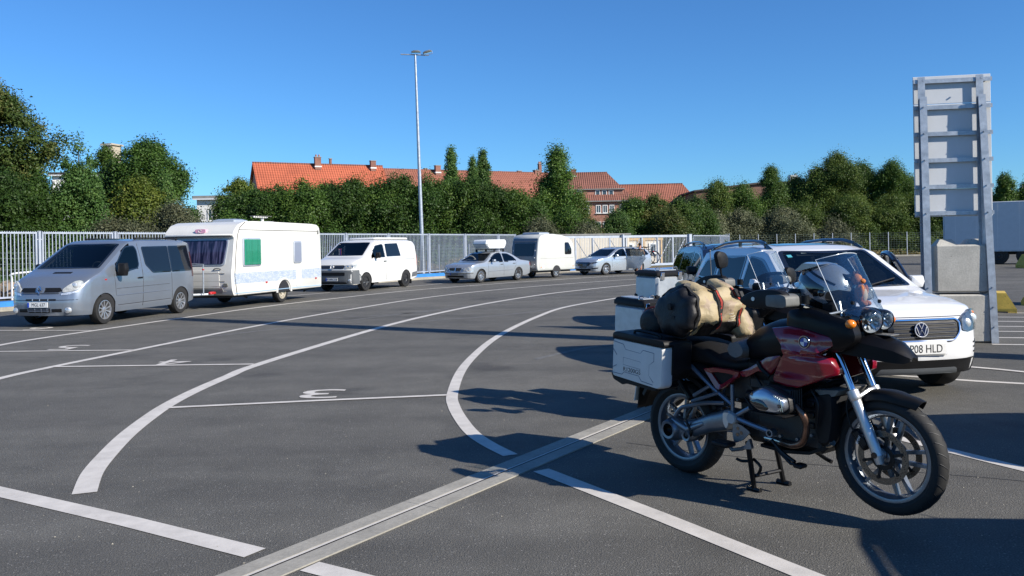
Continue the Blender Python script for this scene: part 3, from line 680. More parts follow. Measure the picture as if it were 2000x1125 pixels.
for sx, xo in ((-1, -.455), (1, .385)):
    p = part_empty('post', sg, (xo, 0, 0))
    # tapered I-section: back flange upright, web, sloping front flange
    zt = 4.13; y0 = -.065; fb = -.25 if sx > 0 else -.22; ft = -.16; wq = .052
    xs_ = .10 if sx > 0 else .02      # foot drifts sideways
    mb = MB(); mb.box((0, y0 - .006, zt / 2), (2 * wq, .012, zt))
    obj('flange', mb, M_['galv'], p, smooth=None)
    mb = MB(); mb.add([(xs_ + dx, fb + dy, 0) for dx in (-wq, wq) for dy in (0, .014)] + [(dx, ft + dy, zt - .32) for dx in (-wq, wq) for dy in (0, .014)],
                      [(0, 1, 3, 2), (4, 6, 7, 5), (0, 4, 5, 1), (2, 3, 7, 6), (0, 2, 6, 4), (1, 5, 7, 3)])
    obj('flange', mb, M_['galv'], p, smooth=None)
    mb = MB(); mb.add([(xs_ - .004, fb + .014, 0), (-.004, ft + .014, zt - .32), (-.004, y0 - .012, zt - .32), (-.004, y0 - .012, 0), (xs_ + .004, fb + .014, 0), (.004, ft + .014, zt - .32), (.004, y0 - .012, zt - .32), (.004, y0 - .012, 0)],
                      [(0, 1, 2, 3), (7, 6, 5, 4), (0, 4, 5, 1), (1, 5, 6, 2), (2, 6, 7, 3), (3, 7, 4, 0)])
    obj('web', mb, M_['galv'], p, smooth=None)
    mb = MB()
    for z in [.25, .55, .85] + [2.0 + k * .412 for k in range(6)]:
        q = z / (zt - .32); mb.tube([(xs_ * (1 - q), fb + (ft - fb) * min(q, 1) - .001, z), (xs_ * (1 - q), fb + (ft - fb) * min(q, 1) - .022, z)], .012, 6)
    obj('bolt', mb, M_['galv'], p)
# concrete blocks
def block(label, x, y, z, rz, top):
    t = thing('concrete_block', label, 'concrete block', (x, y, z), rz, 'stacked concrete blocks')
    s, h, d = .40, .745, .5
    obj('body', MB().box((0, d / 2, h / 2 + .004), (2 * s, d, h - .012), ch=.022), M_['concrete'], t, smooth=25)
    if top:
        for xx in (-.21, .20):
            for yy in (.26,):
                w1, w2 = .15, .085; zb, zt = h - .002, h + .085
                mb = MB(); mb.add([(xx - w1, yy - w1, zb), (xx + w1, yy - w1, zb), (xx + w1, yy + w1, zb), (xx - w1, yy + w1, zb), (xx - w2, yy - w2, zt), (xx + w2, yy - w2, zt), (xx + w2, yy + w2, zt), (xx - w2, yy + w2, zt)],
                                  [(3, 2, 1, 0), (4, 5, 6, 7), (0, 1, 5, 4), (1, 2, 6, 5), (2, 3, 7, 6), (3, 0, 4, 7)])
                obj('stud', mb, M_['concrete'], t, smooth=None)
ba = rad(-12)
block('lower grey concrete block standing on the asphalt under the sign', 6.955, 13.03, 0, ba, False)
block('upper grey concrete block with raised studs under the sign', 6.945, 13.06, .765, ba, True)
def wedge(label, x, y, rz, sc=1.0):
    t = thing('barrier_block', label, 'barrier block', (x, y, 0), rz, scale=sc)
    mb = MB(); w, h, tw = .38, .58, .12
    mb.rings([[(w * a, .7 * b, 0) for a, b in ((-1, -1), (1, -1), (1, 1), (-1, 1))], [(w * a, .7 * b, .12) for a, b in ((-1, -1), (1, -1), (1, 1), (-1, 1))], [(tw * a, .62 * b, h) for a, b in ((-1, -1), (1, -1), (1, 1), (-1, 1))]])
    obj('body', mb, M_['yellow_concrete'], t, smooth=None)
    mb = MB(); mb.box((0, 0, .02), (.3, 1.5, .05)); obj('lifting_slot', mb, M_['dark_trim'], t, smooth=None)
wedge('yellow concrete wedge block behind the sign post foot', 10.62, 18.5, rad(-28), .72); wedge('yellow concrete wedge block at the right edge by the hatching', 12.55, 20.2, rad(-40), .85)
wedge('distant yellow concrete block in front of the white trailer', 26.6, 43.2, rad(10), 1.2)

# ------------------------------------------------------------------ far buildings
def gable_house(name, label, p0, p1, depth, eave, ridge, roofm, wallm, hip1=0.0, over=.35):
    """long house; front wall runs p0 to p1 (towards the camera side), ridge parallel"""
    a, b = Vector((*p0, 0)), Vector((*p1, 0)); d = b - a; L = d.length; an = math.atan2(d.y, d.x)
    t = thing(name, label, 'building', tuple(a), an)
    mb = MB().box((L / 2, depth / 2, eave / 2), (L, depth, eave))
    mb.add([(0, 0, eave), (0, depth, eave), (0, depth / 2, ridge - .1), (L, 0, eave), (L, depth, eave), (L - hip1, depth / 2, ridge - .1)], [(0, 1, 2), (3, 5, 4)])
    obj('wall', mb, wallm, t, smooth=None)
    th = .14; rs = MB(); k = (ridge - eave) / (depth / 2); oz = eave - over * k
    for sgn in (0, 1):
        y0 = -over if sgn == 0 else depth + over
        q = [(-over, y0, oz), (L + (over if not hip1 else .1), y0, oz), (L + over - hip1 if not hip1 else L - hip1, depth / 2, ridge), (-over, depth / 2, ridge)]
        rs.add(q + [(x, y, z + th) for x, y, z in q], [(0, 1, 2, 3), (7, 6, 5, 4), (0, 4, 5, 1), (1, 5, 6, 2), (3, 7, 4, 0)])
    if hip1:
        q = [(L + .1, -over, oz), (L + .1, depth + over, oz), (L - hip1, depth / 2, ridge)]
        rs.add(q + [(x, y, z + th) for x, y, z in q], [(0, 1, 2), (5, 4, 3), (0, 3, 4, 1)])
    ro = obj('roof', rs, roofm, t, smooth=None)
    rt = MB(); rt.tube([(-over, depth / 2, ridge + th), (L - hip1 + (0 if hip1 else over), depth / 2, ridge + th)], .13, 8); obj('ridge_tiles', rt, M_['roof_brown'], ro)
    gu = MB().box((L / 2, -over - .06, oz + .02), (L + .4, .14, .16)); obj('gutter', gu, M_['fascia'], t, smooth=None)
    return t, ro, L
def chimney(par, x, y, z0, w, d, h, cap=True):
    w *= .8; d *= .8; h *= .88
    mb = MB().box((x, y, z0 + h / 2), (w, d, h)); o = obj('chimney', mb, M_['dark_brick'], par, smooth=None)
    obj('chimney_cap', MB().box((x, y, z0 + h + .05), (w + .12, d + .12, .1)), M_['fascia'], o, smooth=None)
    obj('flashing', MB().box((x, y - .0, z0 + .42), (w + .10, d + .10, .16)), M_['win_frame'], o, smooth=None)
    if h > 1.5:
        for q in (-.25, .25): obj('chimney_pot', MB().tube([(x + q * w, y, z0 + h + .1), (x + q * w, y, z0 + h + .4)], .12, 8), M_['brick'], o)
def window(par, x, y, z, w, h, bars=True):
    f = MB(); t = .09
    f.box((x - w / 2 + t / 2, y, z), (t, .1, h)); f.box((x + w / 2 - t / 2, y, z), (t, .1, h)); f.box((x, y, z + h / 2 - t / 2), (w - 2 * t, .1, t)); f.box((x, y, z - h / 2 + t / 2), (w - 2 * t, .1, t))
    if bars: f.box((x, y, z), (.06, .08, h - 2 * t))
    o = obj('window', f, M_['win_frame'], par, smooth=None)
    obj('pane', MB().box((x, y + .03, z), (w - .1, .03, h - .1)), M_['win_pane'], o, smooth=None)
    obj('sill', MB().box((x, y - .06, z - h / 2 - .05), (w + .2, .22, .07)), M_['win_frame'], o, smooth=None)
# long orange-roofed house in two sections, receding to the right
dA = Vector((37.8, 19.0)).normalized(); nA = Vector((dA.y, -dA.x))
D_ = 10.0
def onA(s): p = Vector((-33.07, 110.0)) + dA * s + nA * (D_ / 2); return (p.x, p.y)
hA, rA, L = gable_house('brick_house', 'long brick house with bright orange tiled roof and left gable', onA(0), onA(16.8), D_, 7.6, 12.75, M_['roof_orange'], M_['brick'])
for x, h, w in ((1.8, .6, .7), (5.3, .5, .7), (8.0, 1.2, 1.0), (10.0, 1.4, .35), (13.0, .55, .6), (15.6, .9, .9)):
    if w >= .9: chimney(rA, x, D_ / 2 - .55, 12.1, w, .8, h + .65)
    else: chimney(rA, x, D_ / 2 + .5, 12.2, w, .5, h + .3)
for x in (3, 6, 9, 12, 15): window(hA, x, -.03, 5.8, 1.1, 1.5)
hA2, rA2, L2 = gable_house('brick_house', 'middle brick house with weathered red tiled roof behind the poplars', onA(17.3), onA(44.2), D_, 7.6, 12.35, M_['roof_red'], M_['brick'])
for x, h, w in ((1.9, .5, .5), (6.3, .7, .5), (7.8, .9, .95), (13.5, .6, .5), (18.0, .55, .45), (21.3, .7, .7), (24.8, 2.0, .55)):
    if w >= .9: chimney(rA2, x, D_ / 2 - .55, 11.7, w, .8, h + .65)
    else: chimney(rA2, x, D_ / 2 + .3, 11.9, w, .6, h + .2)
chimney(rA2, 24.1, D_ / 2 + .1, 11.7, 1.0, .9, 1.3)
for x in (3, 7, 11, 15, 19, 23): window(hA2, x, -.03, 5.8, 1.1, 1.5)
# wing with the flat dormer
wx0, wx1, wy = 5.6, 18.2, 126.0
hB, rB, LB_ = gable_house('brick_house', 'red brick wing with white windows and a wide flat dormer', (wx0, wy), (wx1, wy), 9.5, 8.2, 12.4, M_['roof_brown'], M_['brick'], hip1=3.4)
dm = MB().box((5.9, 1.45, 9.0), (10.4, 1.5, 1.35)); dmo = obj('dormer', dm, M_['brick'], hB, smooth=None)
obj('dormer_roof', MB().box((5.9, 1.6, 9.74), (10.9, 2.4, .14)), M_['fascia'], dmo, smooth=None); obj('dormer_sill', MB().box((5.9, .66, 8.30), (10.5, .1, .10)), M_['win_frame'], dmo, smooth=None)
for x in (3.0, 4.3, 7.0, 8.0, 9.0): window(hB, x + .3, .68, 9.05, .72, 1.05, False)
for z in (6.75, 4.3, 1.9):
    for x in (.8, 2.2, 3.6, 5.6, 7.3, 8.3, 9.3, 10.8, 11.9): window(hB, x, -.03, z, .74, 1.2)
chimney(rB, 4.0, 4.3, 11.6, .95, .9, 1.6)
hC, rC, _ = gable_house('brick_house', 'farthest brick house with plain red roof hipped at its right end', (18.0, 150.0), (34.0, 149.0), 10, 7.4, 12.1, M_['roof_red'], M_['brick'], hip1=3.2)
for x in (2, 5, 8, 11): window(hC, x, -.03, 5.5, 1.1, 1.4)
def flat_building(name, label, x, y, w, d, h, wallm, roofm, rz=0.0, wins=()):
    t = thing(name, label, 'building', (x, y, 0), rz)
    obj('wall', MB().box((w / 2, d / 2, h / 2), (w, d, h)), wallm, t, smooth=None)
    obj('roof', MB().box((w / 2, d / 2, h + .15), (w + .7, d + .7, .34)), roofm, t, smooth=None)
    obj('gutter', MB().box((w / 2, -.42, h - .05), (w + .5, .12, .14)), M_['white_metal'], t, smooth=None)
    for (a, z, ww, hh) in wins: window(t, a, -.03, z, ww, hh)
    return t
fb = flat_building('flat_roofed_building', 'low white flat roofed building behind the hedge left of the orange roof', -33.3, 90, 9.0, 8, 7.1, M_['white_render'], M_['fascia'], 0, [(1.6, 5.4, .9, 1.3), (4.2, 5.4, 1.2, 1.3)])
obj('roof_vent', MB().tube([(4.3, 1.2, 7.4), (4.3, 1.2, 8.05)], .22, 10), M_['white_metal'], fb)
obj('downpipe', MB().tube([(2.9, -.2, 2), (2.9, -.2, 7.0)], .08, 8), M_['white_metal'], fb)
flat_building('flat_roofed_building', 'small white flat roofed annex showing between hedge and tall poplar', -1.5, 100, 6.0, 6, 6.65, M_['white_render'], M_['fascia'], 0, [(2.6, 5.0, .9, 1.0), (3.9, 5.0, .9, 1.0)])
tw = flat_building('tower_block', 'plain tan tower block poking above the dark maple', -86.3, 180, 2.1, 3, 24.3, M_['tan_render'], M_['tan_render'], rad(-15), [])
cn_ = flat_building('flat_roofed_building', 'building with a dark overhanging roof half hidden by left trees', -54.5, 101, 6.5, 6, 10.9, M_['white_render'], M_['dark_roof'], rad(12), [(1.4, 9.4, 1.1, 1.2), (3.4, 9.4, 1.1, 1.2)])
# dark hall with a shallow sloping roof at the right
hl = thing('industrial_hall', 'long dark brown hall with a shallow sloping roof behind right trees', 'building', (30.5, 140, 0))
obj('wall', MB().add([(0, 0, 0), (28, 0, 0), (28, 0, 10.9), (10.5, 0, 10.9), (0, 0, 9.9), (0, 12, 0), (28, 12, 0), (28, 12, 10.9), (10.5, 12, 10.9), (0, 12, 9.9)], [(0, 1, 2, 3, 4), (9, 8, 7, 6, 5), (1, 6, 7, 2), (5, 0, 4, 9)]), M_['brown_wall'], hl, smooth=None)
obj('roof', MB().add([(-.4, -.4, 9.9), (10.5, -.4, 11.0), (28.4, -.4, 11.0), (28.4, 12.4, 11.0), (10.5, 12.4, 11.0), (-.4, 12.4, 9.9), (-.4, -.4, 10.15), (10.5, -.4, 11.3), (28.4, -.4, 11.3), (28.4, 12.4, 11.3), (10.5, 12.4, 11.3), (-.4, 12.4, 10.15)],
     [(6, 7, 10, 11), (7, 8, 9, 10), (0, 1, 7, 6), (1, 2, 8, 7), (2, 3, 9, 8), (5, 0, 6, 11)]), M_['dark_roof'], hl, smooth=None)
for x in (13.5, 17.5): obj('white_panel', MB().box((x, -.06, 9.4), (2.4, .1, 1.3)), M_['white_metal'], hl, smooth=None)
obj('roof_vent', MB().box((16.6, 2, 11.9), (1.2, 1.2, 1.2)), M_['white_metal'], hl, smooth=None); obj('roof_vent', MB().box((21, 2, 12.4), (2.8, 2.4, 2.0)), M_['white_metal'], hl, smooth=None)
rh = thing('industrial_hall', 'low white hall far off behind the trees right of the sign', 'building', (66, 128, 0))
obj('wall', MB().box((9, 5, 3.7), (18, 10, 7.4)), M_['white_metal'], rh, smooth=None); obj('roof', MB().box((9, 5, 7.5), (18.5, 10.5, .25)), M_['fascia'], rh, smooth=None)
for x in (1.4, 2.6): obj('roof_vent', MB().tube([(x, 1.5, 7.6), (x, 1.5, 8.8)], .45, 10), M_['galv'], rh)
# cabins behind the gate
cb = thing('site_shed', 'long pale cream shed wall behind the left half of the gate', 'shed', (1.9, 56.5, 0), rad(16))
for k in range(9): obj('wall_panel', MB().box((.35 + k * .7, .05, 1.1), (.685, .1, 2.2)), M_['cabin_white'], cb, smooth=None)
obj('roof', MB().box((3.15, 1.0, 2.25), (6.6, 2.4, .1)), M_['fascia'], cb, smooth=None); obj('side_wall', MB().box((6.36, 1.1, 1.1), (.1, 2.0, 2.2)), M_['cabin_white'], cb, smooth=None)
for k, (lb, x, y) in enumerate((('timber framed cabin behind the gate, nearer the long shed', 7.45, 59.0), ('timber framed cabin behind the gate, directly behind the bicycle', 9.35, 60.6))):
    t = thing('timber_cabin', lb, 'cabin', (x, y, 0), rad(18))
    obj('wall', MB().box((.75, .7, 1.0), (1.5, 1.4, 2.0)), M_['cabin_white'], t, smooth=None)
    mb = MB(); mb.box((.75, -.03, 1.9), (1.6, .08, .2)); mb.box((.06, -.03, .9), (.14, .08, 1.8)); mb.box((1.44, -.03, .9), (.14, .08, 1.8)); obj('timber_frame', mb, M_['cabin_wood'], t, smooth=None)
    obj('roof', MB().box((.75, .7, 2.05), (1.7, 1.6, .1)), M_['dark_roof'], t, smooth=None); window(t, .75, -.03, 1.25, .6, .7, False)
# bits behind the fence at the far left
for i, (x, y, s) in enumerate(((-18.8, 29.9, .5), (-18.1, 30.5, .42), (-18.6, 30.1, .40), (-17.6, 31.2, .3))):
    mb = MB(); r_ = random.Random(i); mb.ell((0, 0, 0), (s * 1.1, s * .8, s * .75), 9, 6)
    mb.v = [(a * r_.uniform(.8, 1.2), b * r_.uniform(.8, 1.2), c * r_.uniform(.85, 1.15)) for a, b, c in mb.v]
    tag(obj('boulder', mb, M_['stone'], smooth=20, loc=(x, y, .35 + (.75 if i == 2 else 0))), ('largest tan boulder of the heap behind the far left fence bars', 'tan boulder at the foot of the heap, beside the largest one', 'tan boulder lying on top of the heap behind the far left fence', 'smallest tan boulder at the right end of the heap behind the fence')[i], 'boulder', 'boulders heaped behind the fence')
br_ = thing('tube_barrier', 'white tubular guard rail behind the far left fence bars', 'barrier', (-17.2, 29.2, 0), rad(62))
obj('hoop', MB().tube(smooth_curve([(0, 0, 0), (0, 0, .75), (.15, 0, .95), (2.2, 0, .98), (2.35, 0, .8), (2.35, 0, 0)], 4), .035, 8), M_['white_metal'], br_); obj('mid_rail', MB().tube([(0, 0, .45), (2.35, 0, .48)], .03, 8), M_['white_metal'], br_)

# ================================================================== VEHICLES
class Body:
    """car shell: sections along x, each from sill up the flank and over the roof"""
    def __init__(s, top, w, bot, belt, tum, inset, nose, wheels, R, xn, drop=.07, rc=2.6, crown=None, xs_step=.07):
        s.top, s.w, s.bot, s.belt, s.tum, s.inset, s.nose = top, w, bot, belt, tum, inset, nose
        s.wheels, s.R, s.xn, s.drop, s.rc = wheels, R, xn, drop, rc
        s.x0, s.x1 = w[0][0], w[-1][0]; s.zc = .33
        xs = set()
        x = s.x0
        while x < s.x1: xs.add(round(x, 3)); x += xs_step
        for p in list(w) + list(top): 
            if s.x0 <= p[0] <= s.x1: xs.add(round(p[0], 3))
        xn_ = s.w[-5][0] if len(w) > 5 else s.x1 - .3
        for k in range(12): xs.add(round(s.x1 - (s.x1 - xn_) * ((1 - k / 12) ** 2), 3))
        xs.add(s.x1)
        for c in wheels:
            for k in range(17): xs.add(round(c + R * math.cos(PI * k / 16), 3))
        s.xs = sorted(xs)
        k = [s.xs[0]]
        for q in s.xs[1:]:
            if q - k[-1] > .012 or q == s.x1: k.append(q)
        s.xs = k
    def zt(s, x): return ip(s.top, x)
    def zs(s, x):
        z = ip(s.bot, x)
        for c in s.wheels:
            d = abs(x - c)
            if d < s.R: z = max(z, s.zc + math.sqrt(s.R * s.R - d * d))
        return z
    def W(s, x, z): return max(0.0, ip(s.w, x) * (1 - 0) - ip(s.inset, z) * min(1, ip(s.w, x) / .6) - max(0, z - s.belt) * s.tum * min(1, ip(s.w, x) / .6))
    def nz(s, x, z):
        t = max(0.0, min(1.0, (x - s.xn) / (s.x1 - s.xn))); t = t * t * (3 - 2 * t)
        return x + ip(s.nose, z) * t
    def side(s, x, z, sg=1): return Vector((s.nz(x, z), sg * s.W(x, z), z))
    def roofpt(s, x, y):
        zt = s.zt(x); d = s.drop; zr = zt - d; w = max(1e-4, s.W(x, zr)); q = min(1, abs(y) / w)
        z = zr + d * (1 - q ** s.rc) ** (1 / s.rc)
        return Vector((s.nz(x, z), y, z))
    def front(s, y, z, sg=1):
        # first x from the nose backwards where half width reaches |y|
        lo, hi = s.x0 + (s.x1 - s.x0) * .6, s.x1
        for _ in range(24):
            m = (lo + hi) / 2
            if s.W(m, z) > abs(y): lo = m
            else: hi = m
        return Vector((s.nz(lo, z), y, z))
    def shell(s, ins=0.0, holes=(), nz_=10, ny=9, xlim=None):
        """holes: ('side'|'top', polygon)"""
        mb = MB(); rows = []
        xs = [x for x in s.xs if xlim is None or xlim[0] <= x <= xlim[1]]
        for x in xs:
            zb = s.zs(x) if ins == 0 else ip(s.bot, x) + .1
            zt = s.zt(x) - ins; d = s.drop; zr = max(zb + .02, zt - d); half = []
            for k in range(nz_ + 1):
                f = k / nz_; z = zb + (zr - zb) * f
                half.append((s.nz(x, z), max(0, s.W(x, z) - ins), z, 's'))
            w = max(0, s.W(x, zr) - ins)
            for k in range(1, ny + 1):
                a = PI / 2 * k / ny; y = w * math.cos(a) ** (2 / s.rc); z = zr + (zt - zr) * math.sin(a) ** (2 / s.rc) if k < ny else zt
                if k == ny: y = 0
                half.append((s.nz(x, z), y, z, 't'))
            rows.append(half)
        n = len(rows[0]); full = []
        for h in rows: full.append([(p[0], p[1], p[2]) for p in h] + [(p[0], -p[1], p[2]) for p in h[-2::-1]])
        m = 2 * n - 1
        vs = [p for r in full for p in r]; fs = []
        for i in range(len(full) - 1):
            for j in range(m - 1):
                q = (i * m + j, (i + 1) * m + j, (i + 1) * m + j + 1, i * m + j + 1)
                if holes:
                    c = [sum(vs[a][k] for a in q) / 4 for k in range(3)]
                    tp = rows[0][min(j, 2 * n - 2 - j)][3]
                    kill = False
                    for kind, poly in holes:
                        if kind == 'side' and j < n + 1 and inpoly(poly, c[0], c[2]): kill = True
                        if kind == 'sideR' and j > n - 3 and inpoly(poly, c[0], c[2]): kill = True
                        if kind == 'top' and c[2] > s.belt - .25 and nz_ - 1 <= j <= m - nz_ and inpoly(poly, c[0], c[1]): kill = True
                    if kill: continue
                fs.append(q)
        if ins == 0: fs.append(tuple(range(m)))
        mb.add(vs, fs)
        return mb
    def liner(s):
        mb = MB()
        for sg in (1, -1):
            r = []
            for x in s.xs:
                z = s.zs(x); w = s.W(x, z)
                r.append([(s.nz(x, z), sg * (w - .004), z), (s.nz(x, z), sg * max(0, min(w - .004, w - .3)), z)])
            vs = [p for q in r for p in q]; mb.add(vs, [((i) * 2, i * 2 + 1, i * 2 + 3, i * 2 + 2)[::sg] for i in range(len(r) - 1)])
        b = max(.1, ip(s.w, (s.x0 + s.x1) / 2) - .3)
        z0 = ip(s.bot, (s.x0 + s.x1) / 2) - .02
        mb.box(((s.x0 + s.x1) / 2, 0, z0 + .22), (s.x1 - s.x0 - .5, 2 * b, .44))
        return mb
def patch(poly, fn, eps=.004, depth=.012, rings=3, sub=.07, mi=0, mb=None, flip=False):
    """panel lying on a surface fn(u,v); stands eps proud, with a rim"""
    mb = mb or MB(); q = dens(poly, sub); cx = sum(p[0] for p in q) / len(q); cy = sum(p[1] for p in q) / len(q)
    def nrm(u, v):
        e = .004; a = fn(u + e, v) - fn(u - e, v); b = fn(u, v + e) - fn(u, v - e); n = a.cross(b)
        if n.length < 1e-12: return Vector((0, 0, 0))
        n.normalize(); return n
    c0 = fn(cx, cy); n0 = nrm(cx, cy); ref = Vector((c0.x - 1.2, c0.y, c0.z - .8)); sg = 1 if n0.dot(ref) > 0 else -1
    if flip: sg = -sg
    n = len(q); rs = []
    rs.append([tuple(fn(u, v) + nrm(u, v) * sg * (eps - depth)) for u, v in q])
    for k in range(rings):
        f = 1 - k / rings
        rs.append([tuple(fn(cx + (u - cx) * f, cy + (v - cy) * f) + nrm(cx + (u - cx) * f, cy + (v - cy) * f) * sg * eps) for u, v in q])
    vs = [p for r in rs for p in r] + [tuple(c0 + n0 * sg * eps)]; fs = []
    for i in range(len(rs) - 1):
        for j in range(n): fs.append((i * n + j, i * n + (j + 1) % n, (i + 1) * n + (j + 1) % n, (i + 1) * n + j))
    k = (len(rs) - 1) * n
    for j in range(n): fs.append((k + j, k + (j + 1) % n, len(vs) - 1))
    return mb.add(vs, fs, mi)
def ringpatch(poly, fn, w, eps=.006, sub=.07, mb=None):
    """band just inside an outline (window surround)"""
    mb = mb or MB(); q = dens(poly, sub); cx = sum(p[0] for p in q) / len(q); cy = sum(p[1] for p in q) / len(q)
    def nrm(u, v):
        e = .004; n = (fn(u + e, v) - fn(u - e, v)).cross(fn(u, v + e) - fn(u, v - e)); n.normalize(); return n
    c0 = fn(cx, cy); sg = 1 if nrm(cx, cy).dot(Vector((c0.x - 1.2, c0.y, c0.z - .8))) > 0 else -1
    rs = []
    for d, e in ((0, eps - .014), (0, eps), (w, eps), (w, eps - .010)):
        r = []
        for u, v in q:
            l = math.hypot(u - cx, v - cy) or 1; f = max(0, 1 - d / l); a, b = cx + (u - cx) * f, cy + (v - cy) * f
            r.append(tuple(fn(a, b) + nrm(a, b) * sg * e))
        rs.append(r)
    return mb.rings(rs, 0, None, True, False, False)
def seam(pts, fn, r=.004, mb=None, flat=.6):
    mb = mb or MB(); return mb.tube([tuple(fn(u, v)) for u, v in dens(pts, .06, closed=False)], r, 5, flat=1)
def wheel(par, x, y, z, R, w, rimr, style, rim_mat, steer=0.0, sg=1):
    """wheel part with tyre and rim; sg=+1 outer face towards +y"""
    wh = part_empty('wheel', par, (x, y, z), (0, 0, steer))
    h = w / 2; s = sg
    prof = [(rimr, -h * .75), (rimr + .012, -h * .92), (R - .045, -h), (R - .014, -h * .92), (R - .002, -h * .6), (R, 0), (R - .002, h * .6), (R - .014, h * .92), (R - .045, h), (rimr + .012, h * .92), (rimr, h * .75)]
    obj('tyre', MB().lathe(prof, 36), M_['rubber'], wh)
    f = s * h
    mb = MB()
    mb.lathe([(rimr + .004, f * .93), (rimr - .012, f * .95), (rimr - .025, f * .55), (rimr - .03, -f * .5)], 32)
    if style == 'steel':
        mb.lathe([(rimr - .02, f * .5), (rimr - .05, f * .62), (rimr * .62, f * .60), (rimr * .52, f * .42), (rimr * .38, f * .45), (.055, f * .8), (.0, f * .84)], 32)
        for k in range(10):
            a = 2 * PI * k / 10; mb.box((0, 0, 0), (.022, .004, .035), M=Matrix.Rotation(a, 4, 'Y') @ Matrix.Translation((0, f * .617, rimr * .72)), mi=1)
    else:
        mb.lathe([(.07, f * .35), (.07, f * .66), (.055, f * .72), (.0, f * .72)], 20)
        mb.lathe([(rimr - .03, f * .05), (.0, f * .05)], 24, 1)
        n, ws, dbl = {'7': (7, .045, 0), '5': (5, .062, 0), '5d': (5, .026, .042), '10': (10, .030, 0)}[style]
        for k in range(n):
            for dd in ((-dbl, dbl) if dbl else (0,)):
                M = Matrix.Rotation(2 * PI * k / n, 4, 'Y')
                r0, r1 = .05, rimr - .012; a, b = ws * .55, ws * .5
                vs = [(dd * .5 - a, f * .70, r0), (dd * .5 + a, f * .70, r0), (dd + b, f * .82, r1), (dd - b, f * .82, r1), (dd * .5 - a, f * .40, r0), (dd * .5 + a, f * .40, r0), (dd + b, f * .45, r1), (dd - b, f * .45, r1)]
                mb.add(vs, [(0, 1, 2, 3), (7, 6, 5, 4), (0, 3, 7, 4), (1, 5, 6, 2)], 0, M)
    obj('rim', mb, [rim_mat, M_['dark_trim']], wh)
    return wh
def mirror(par, p, sg, mat, d=(.13, .2, .15), arm=.14):
    m = part_empty('door_mirror', par, p)
    mb = MB().puff([(-.5 * d[1], -.5 * d[2]), (.35 * d[1], -.5 * d[2]), (.5 * d[1], 0), (.4 * d[1], .5 * d[2]), (-.4 * d[1], .5 * d[2])], [(.8, -d[0] * .45), (.97, -d[0] * .4), (1, 0), (.85, d[0] * .35), (.5, d[0] * .5)], 'YZ', sub=.05)
    if sg < 0: mb.v = [(x, -y, z) for x, y, z in mb.v]; mb.f = [f[::-1] for f in mb.f]
    obj('mirror_shell', mb, mat, m)
    obj('mirror_glass', MB().box((-d[0] * .455, 0, 0), (.006, d[1] * .75, d[2] * .75)), M_['chrome'], m, smooth=None)
    obj('mirror_arm', MB().tube([(0, -sg * arm, -d[2] * .35), (0, 0, -d[2] * .3)], .022, 8), M_['black_plastic'], m)
def seats(par, xs_, y=.36, z=.55, top=1.18):
    for x in xs_:
        for q in (y, -y):
            mb = MB(); mb.box((x + .2, q, z), (.5, .46, .16), ch=.05)
            M = Matrix.Translation((x - .06, q, z + .06)) @ Matrix.Rotation(rad(-14), 4, 'Y'); mb.box((0, 0, (top - z) * .43), (.14, .46, (top - z) * .86), M=M, ch=.05)
            mb.box((-.02, 0, (top - z) * 1.02), (.10, .26, .18), M=M, ch=.045); obj('seat', mb, M_['seat'], par)
def plate(par, fn_pt, w, h, txt, eu=True, ang=0.0, size=None, mat='plate_white'):
    M = Matrix.Translation(fn_pt) @ Matrix.Rotation(ang, 4, 'Y') @ Matrix.Rotation(rad(90), 4, 'Z') @ Matrix.Rotation(rad(90), 4, 'X')
    o = obj('number_plate', MB().box((0, 0, 0), (w, h, .012), ch=.003), M_[mat], par, smooth=None); o.matrix_local = M
    if eu: obj('country_strip', MB().box((-w / 2 + .022, 0, .0068), (.042, h - .006, .002)), M_['plate_blue'], o, smooth=None)
    if txt:
        text('plate_lettering', txt, size or h * .92, M_['plate_ink'], o, loc=(.02 if eu else 0, -.002, .0072), depth=.0006, sx=.84)
    return o
def vw_badge(par, p, r, ang=0.0):
    M = Matrix.Translation(p) @ Matrix.Rotation(ang, 4, 'Y') @ Matrix.Rotation(rad(90), 4, 'Z') @ Matrix.Rotation(rad(90), 4, 'X')
    o = obj('badge', MB().lathe([(0, .004), (r * .9, .004), (r * .9, 0)], 28, axis='Z'), M_['badge_navy'], par); o.matrix_local = M
    mb = MB(); mb.tube([(r * .93 * math.cos(a), r * .93 * math.sin(a), .006) for a in [2 * PI * k / 28 for k in range(28)]], r * .075, 6, closed=True)
    for pts in ([(-.34, .78), (0, .12), (.34, .78)], [(-.74, .42), (-.36, -.66), (0, .02), (.36, -.66), (.74, .42)]):
        mb.tube([(a * r, b * r, .009) for a, b in pts], r * .075, 6, flat=.6)
    obj('badge_letters', mb, M_['badge_silver'], o)
def mirror_y(poly): return [(a, -b) for a, b in poly]

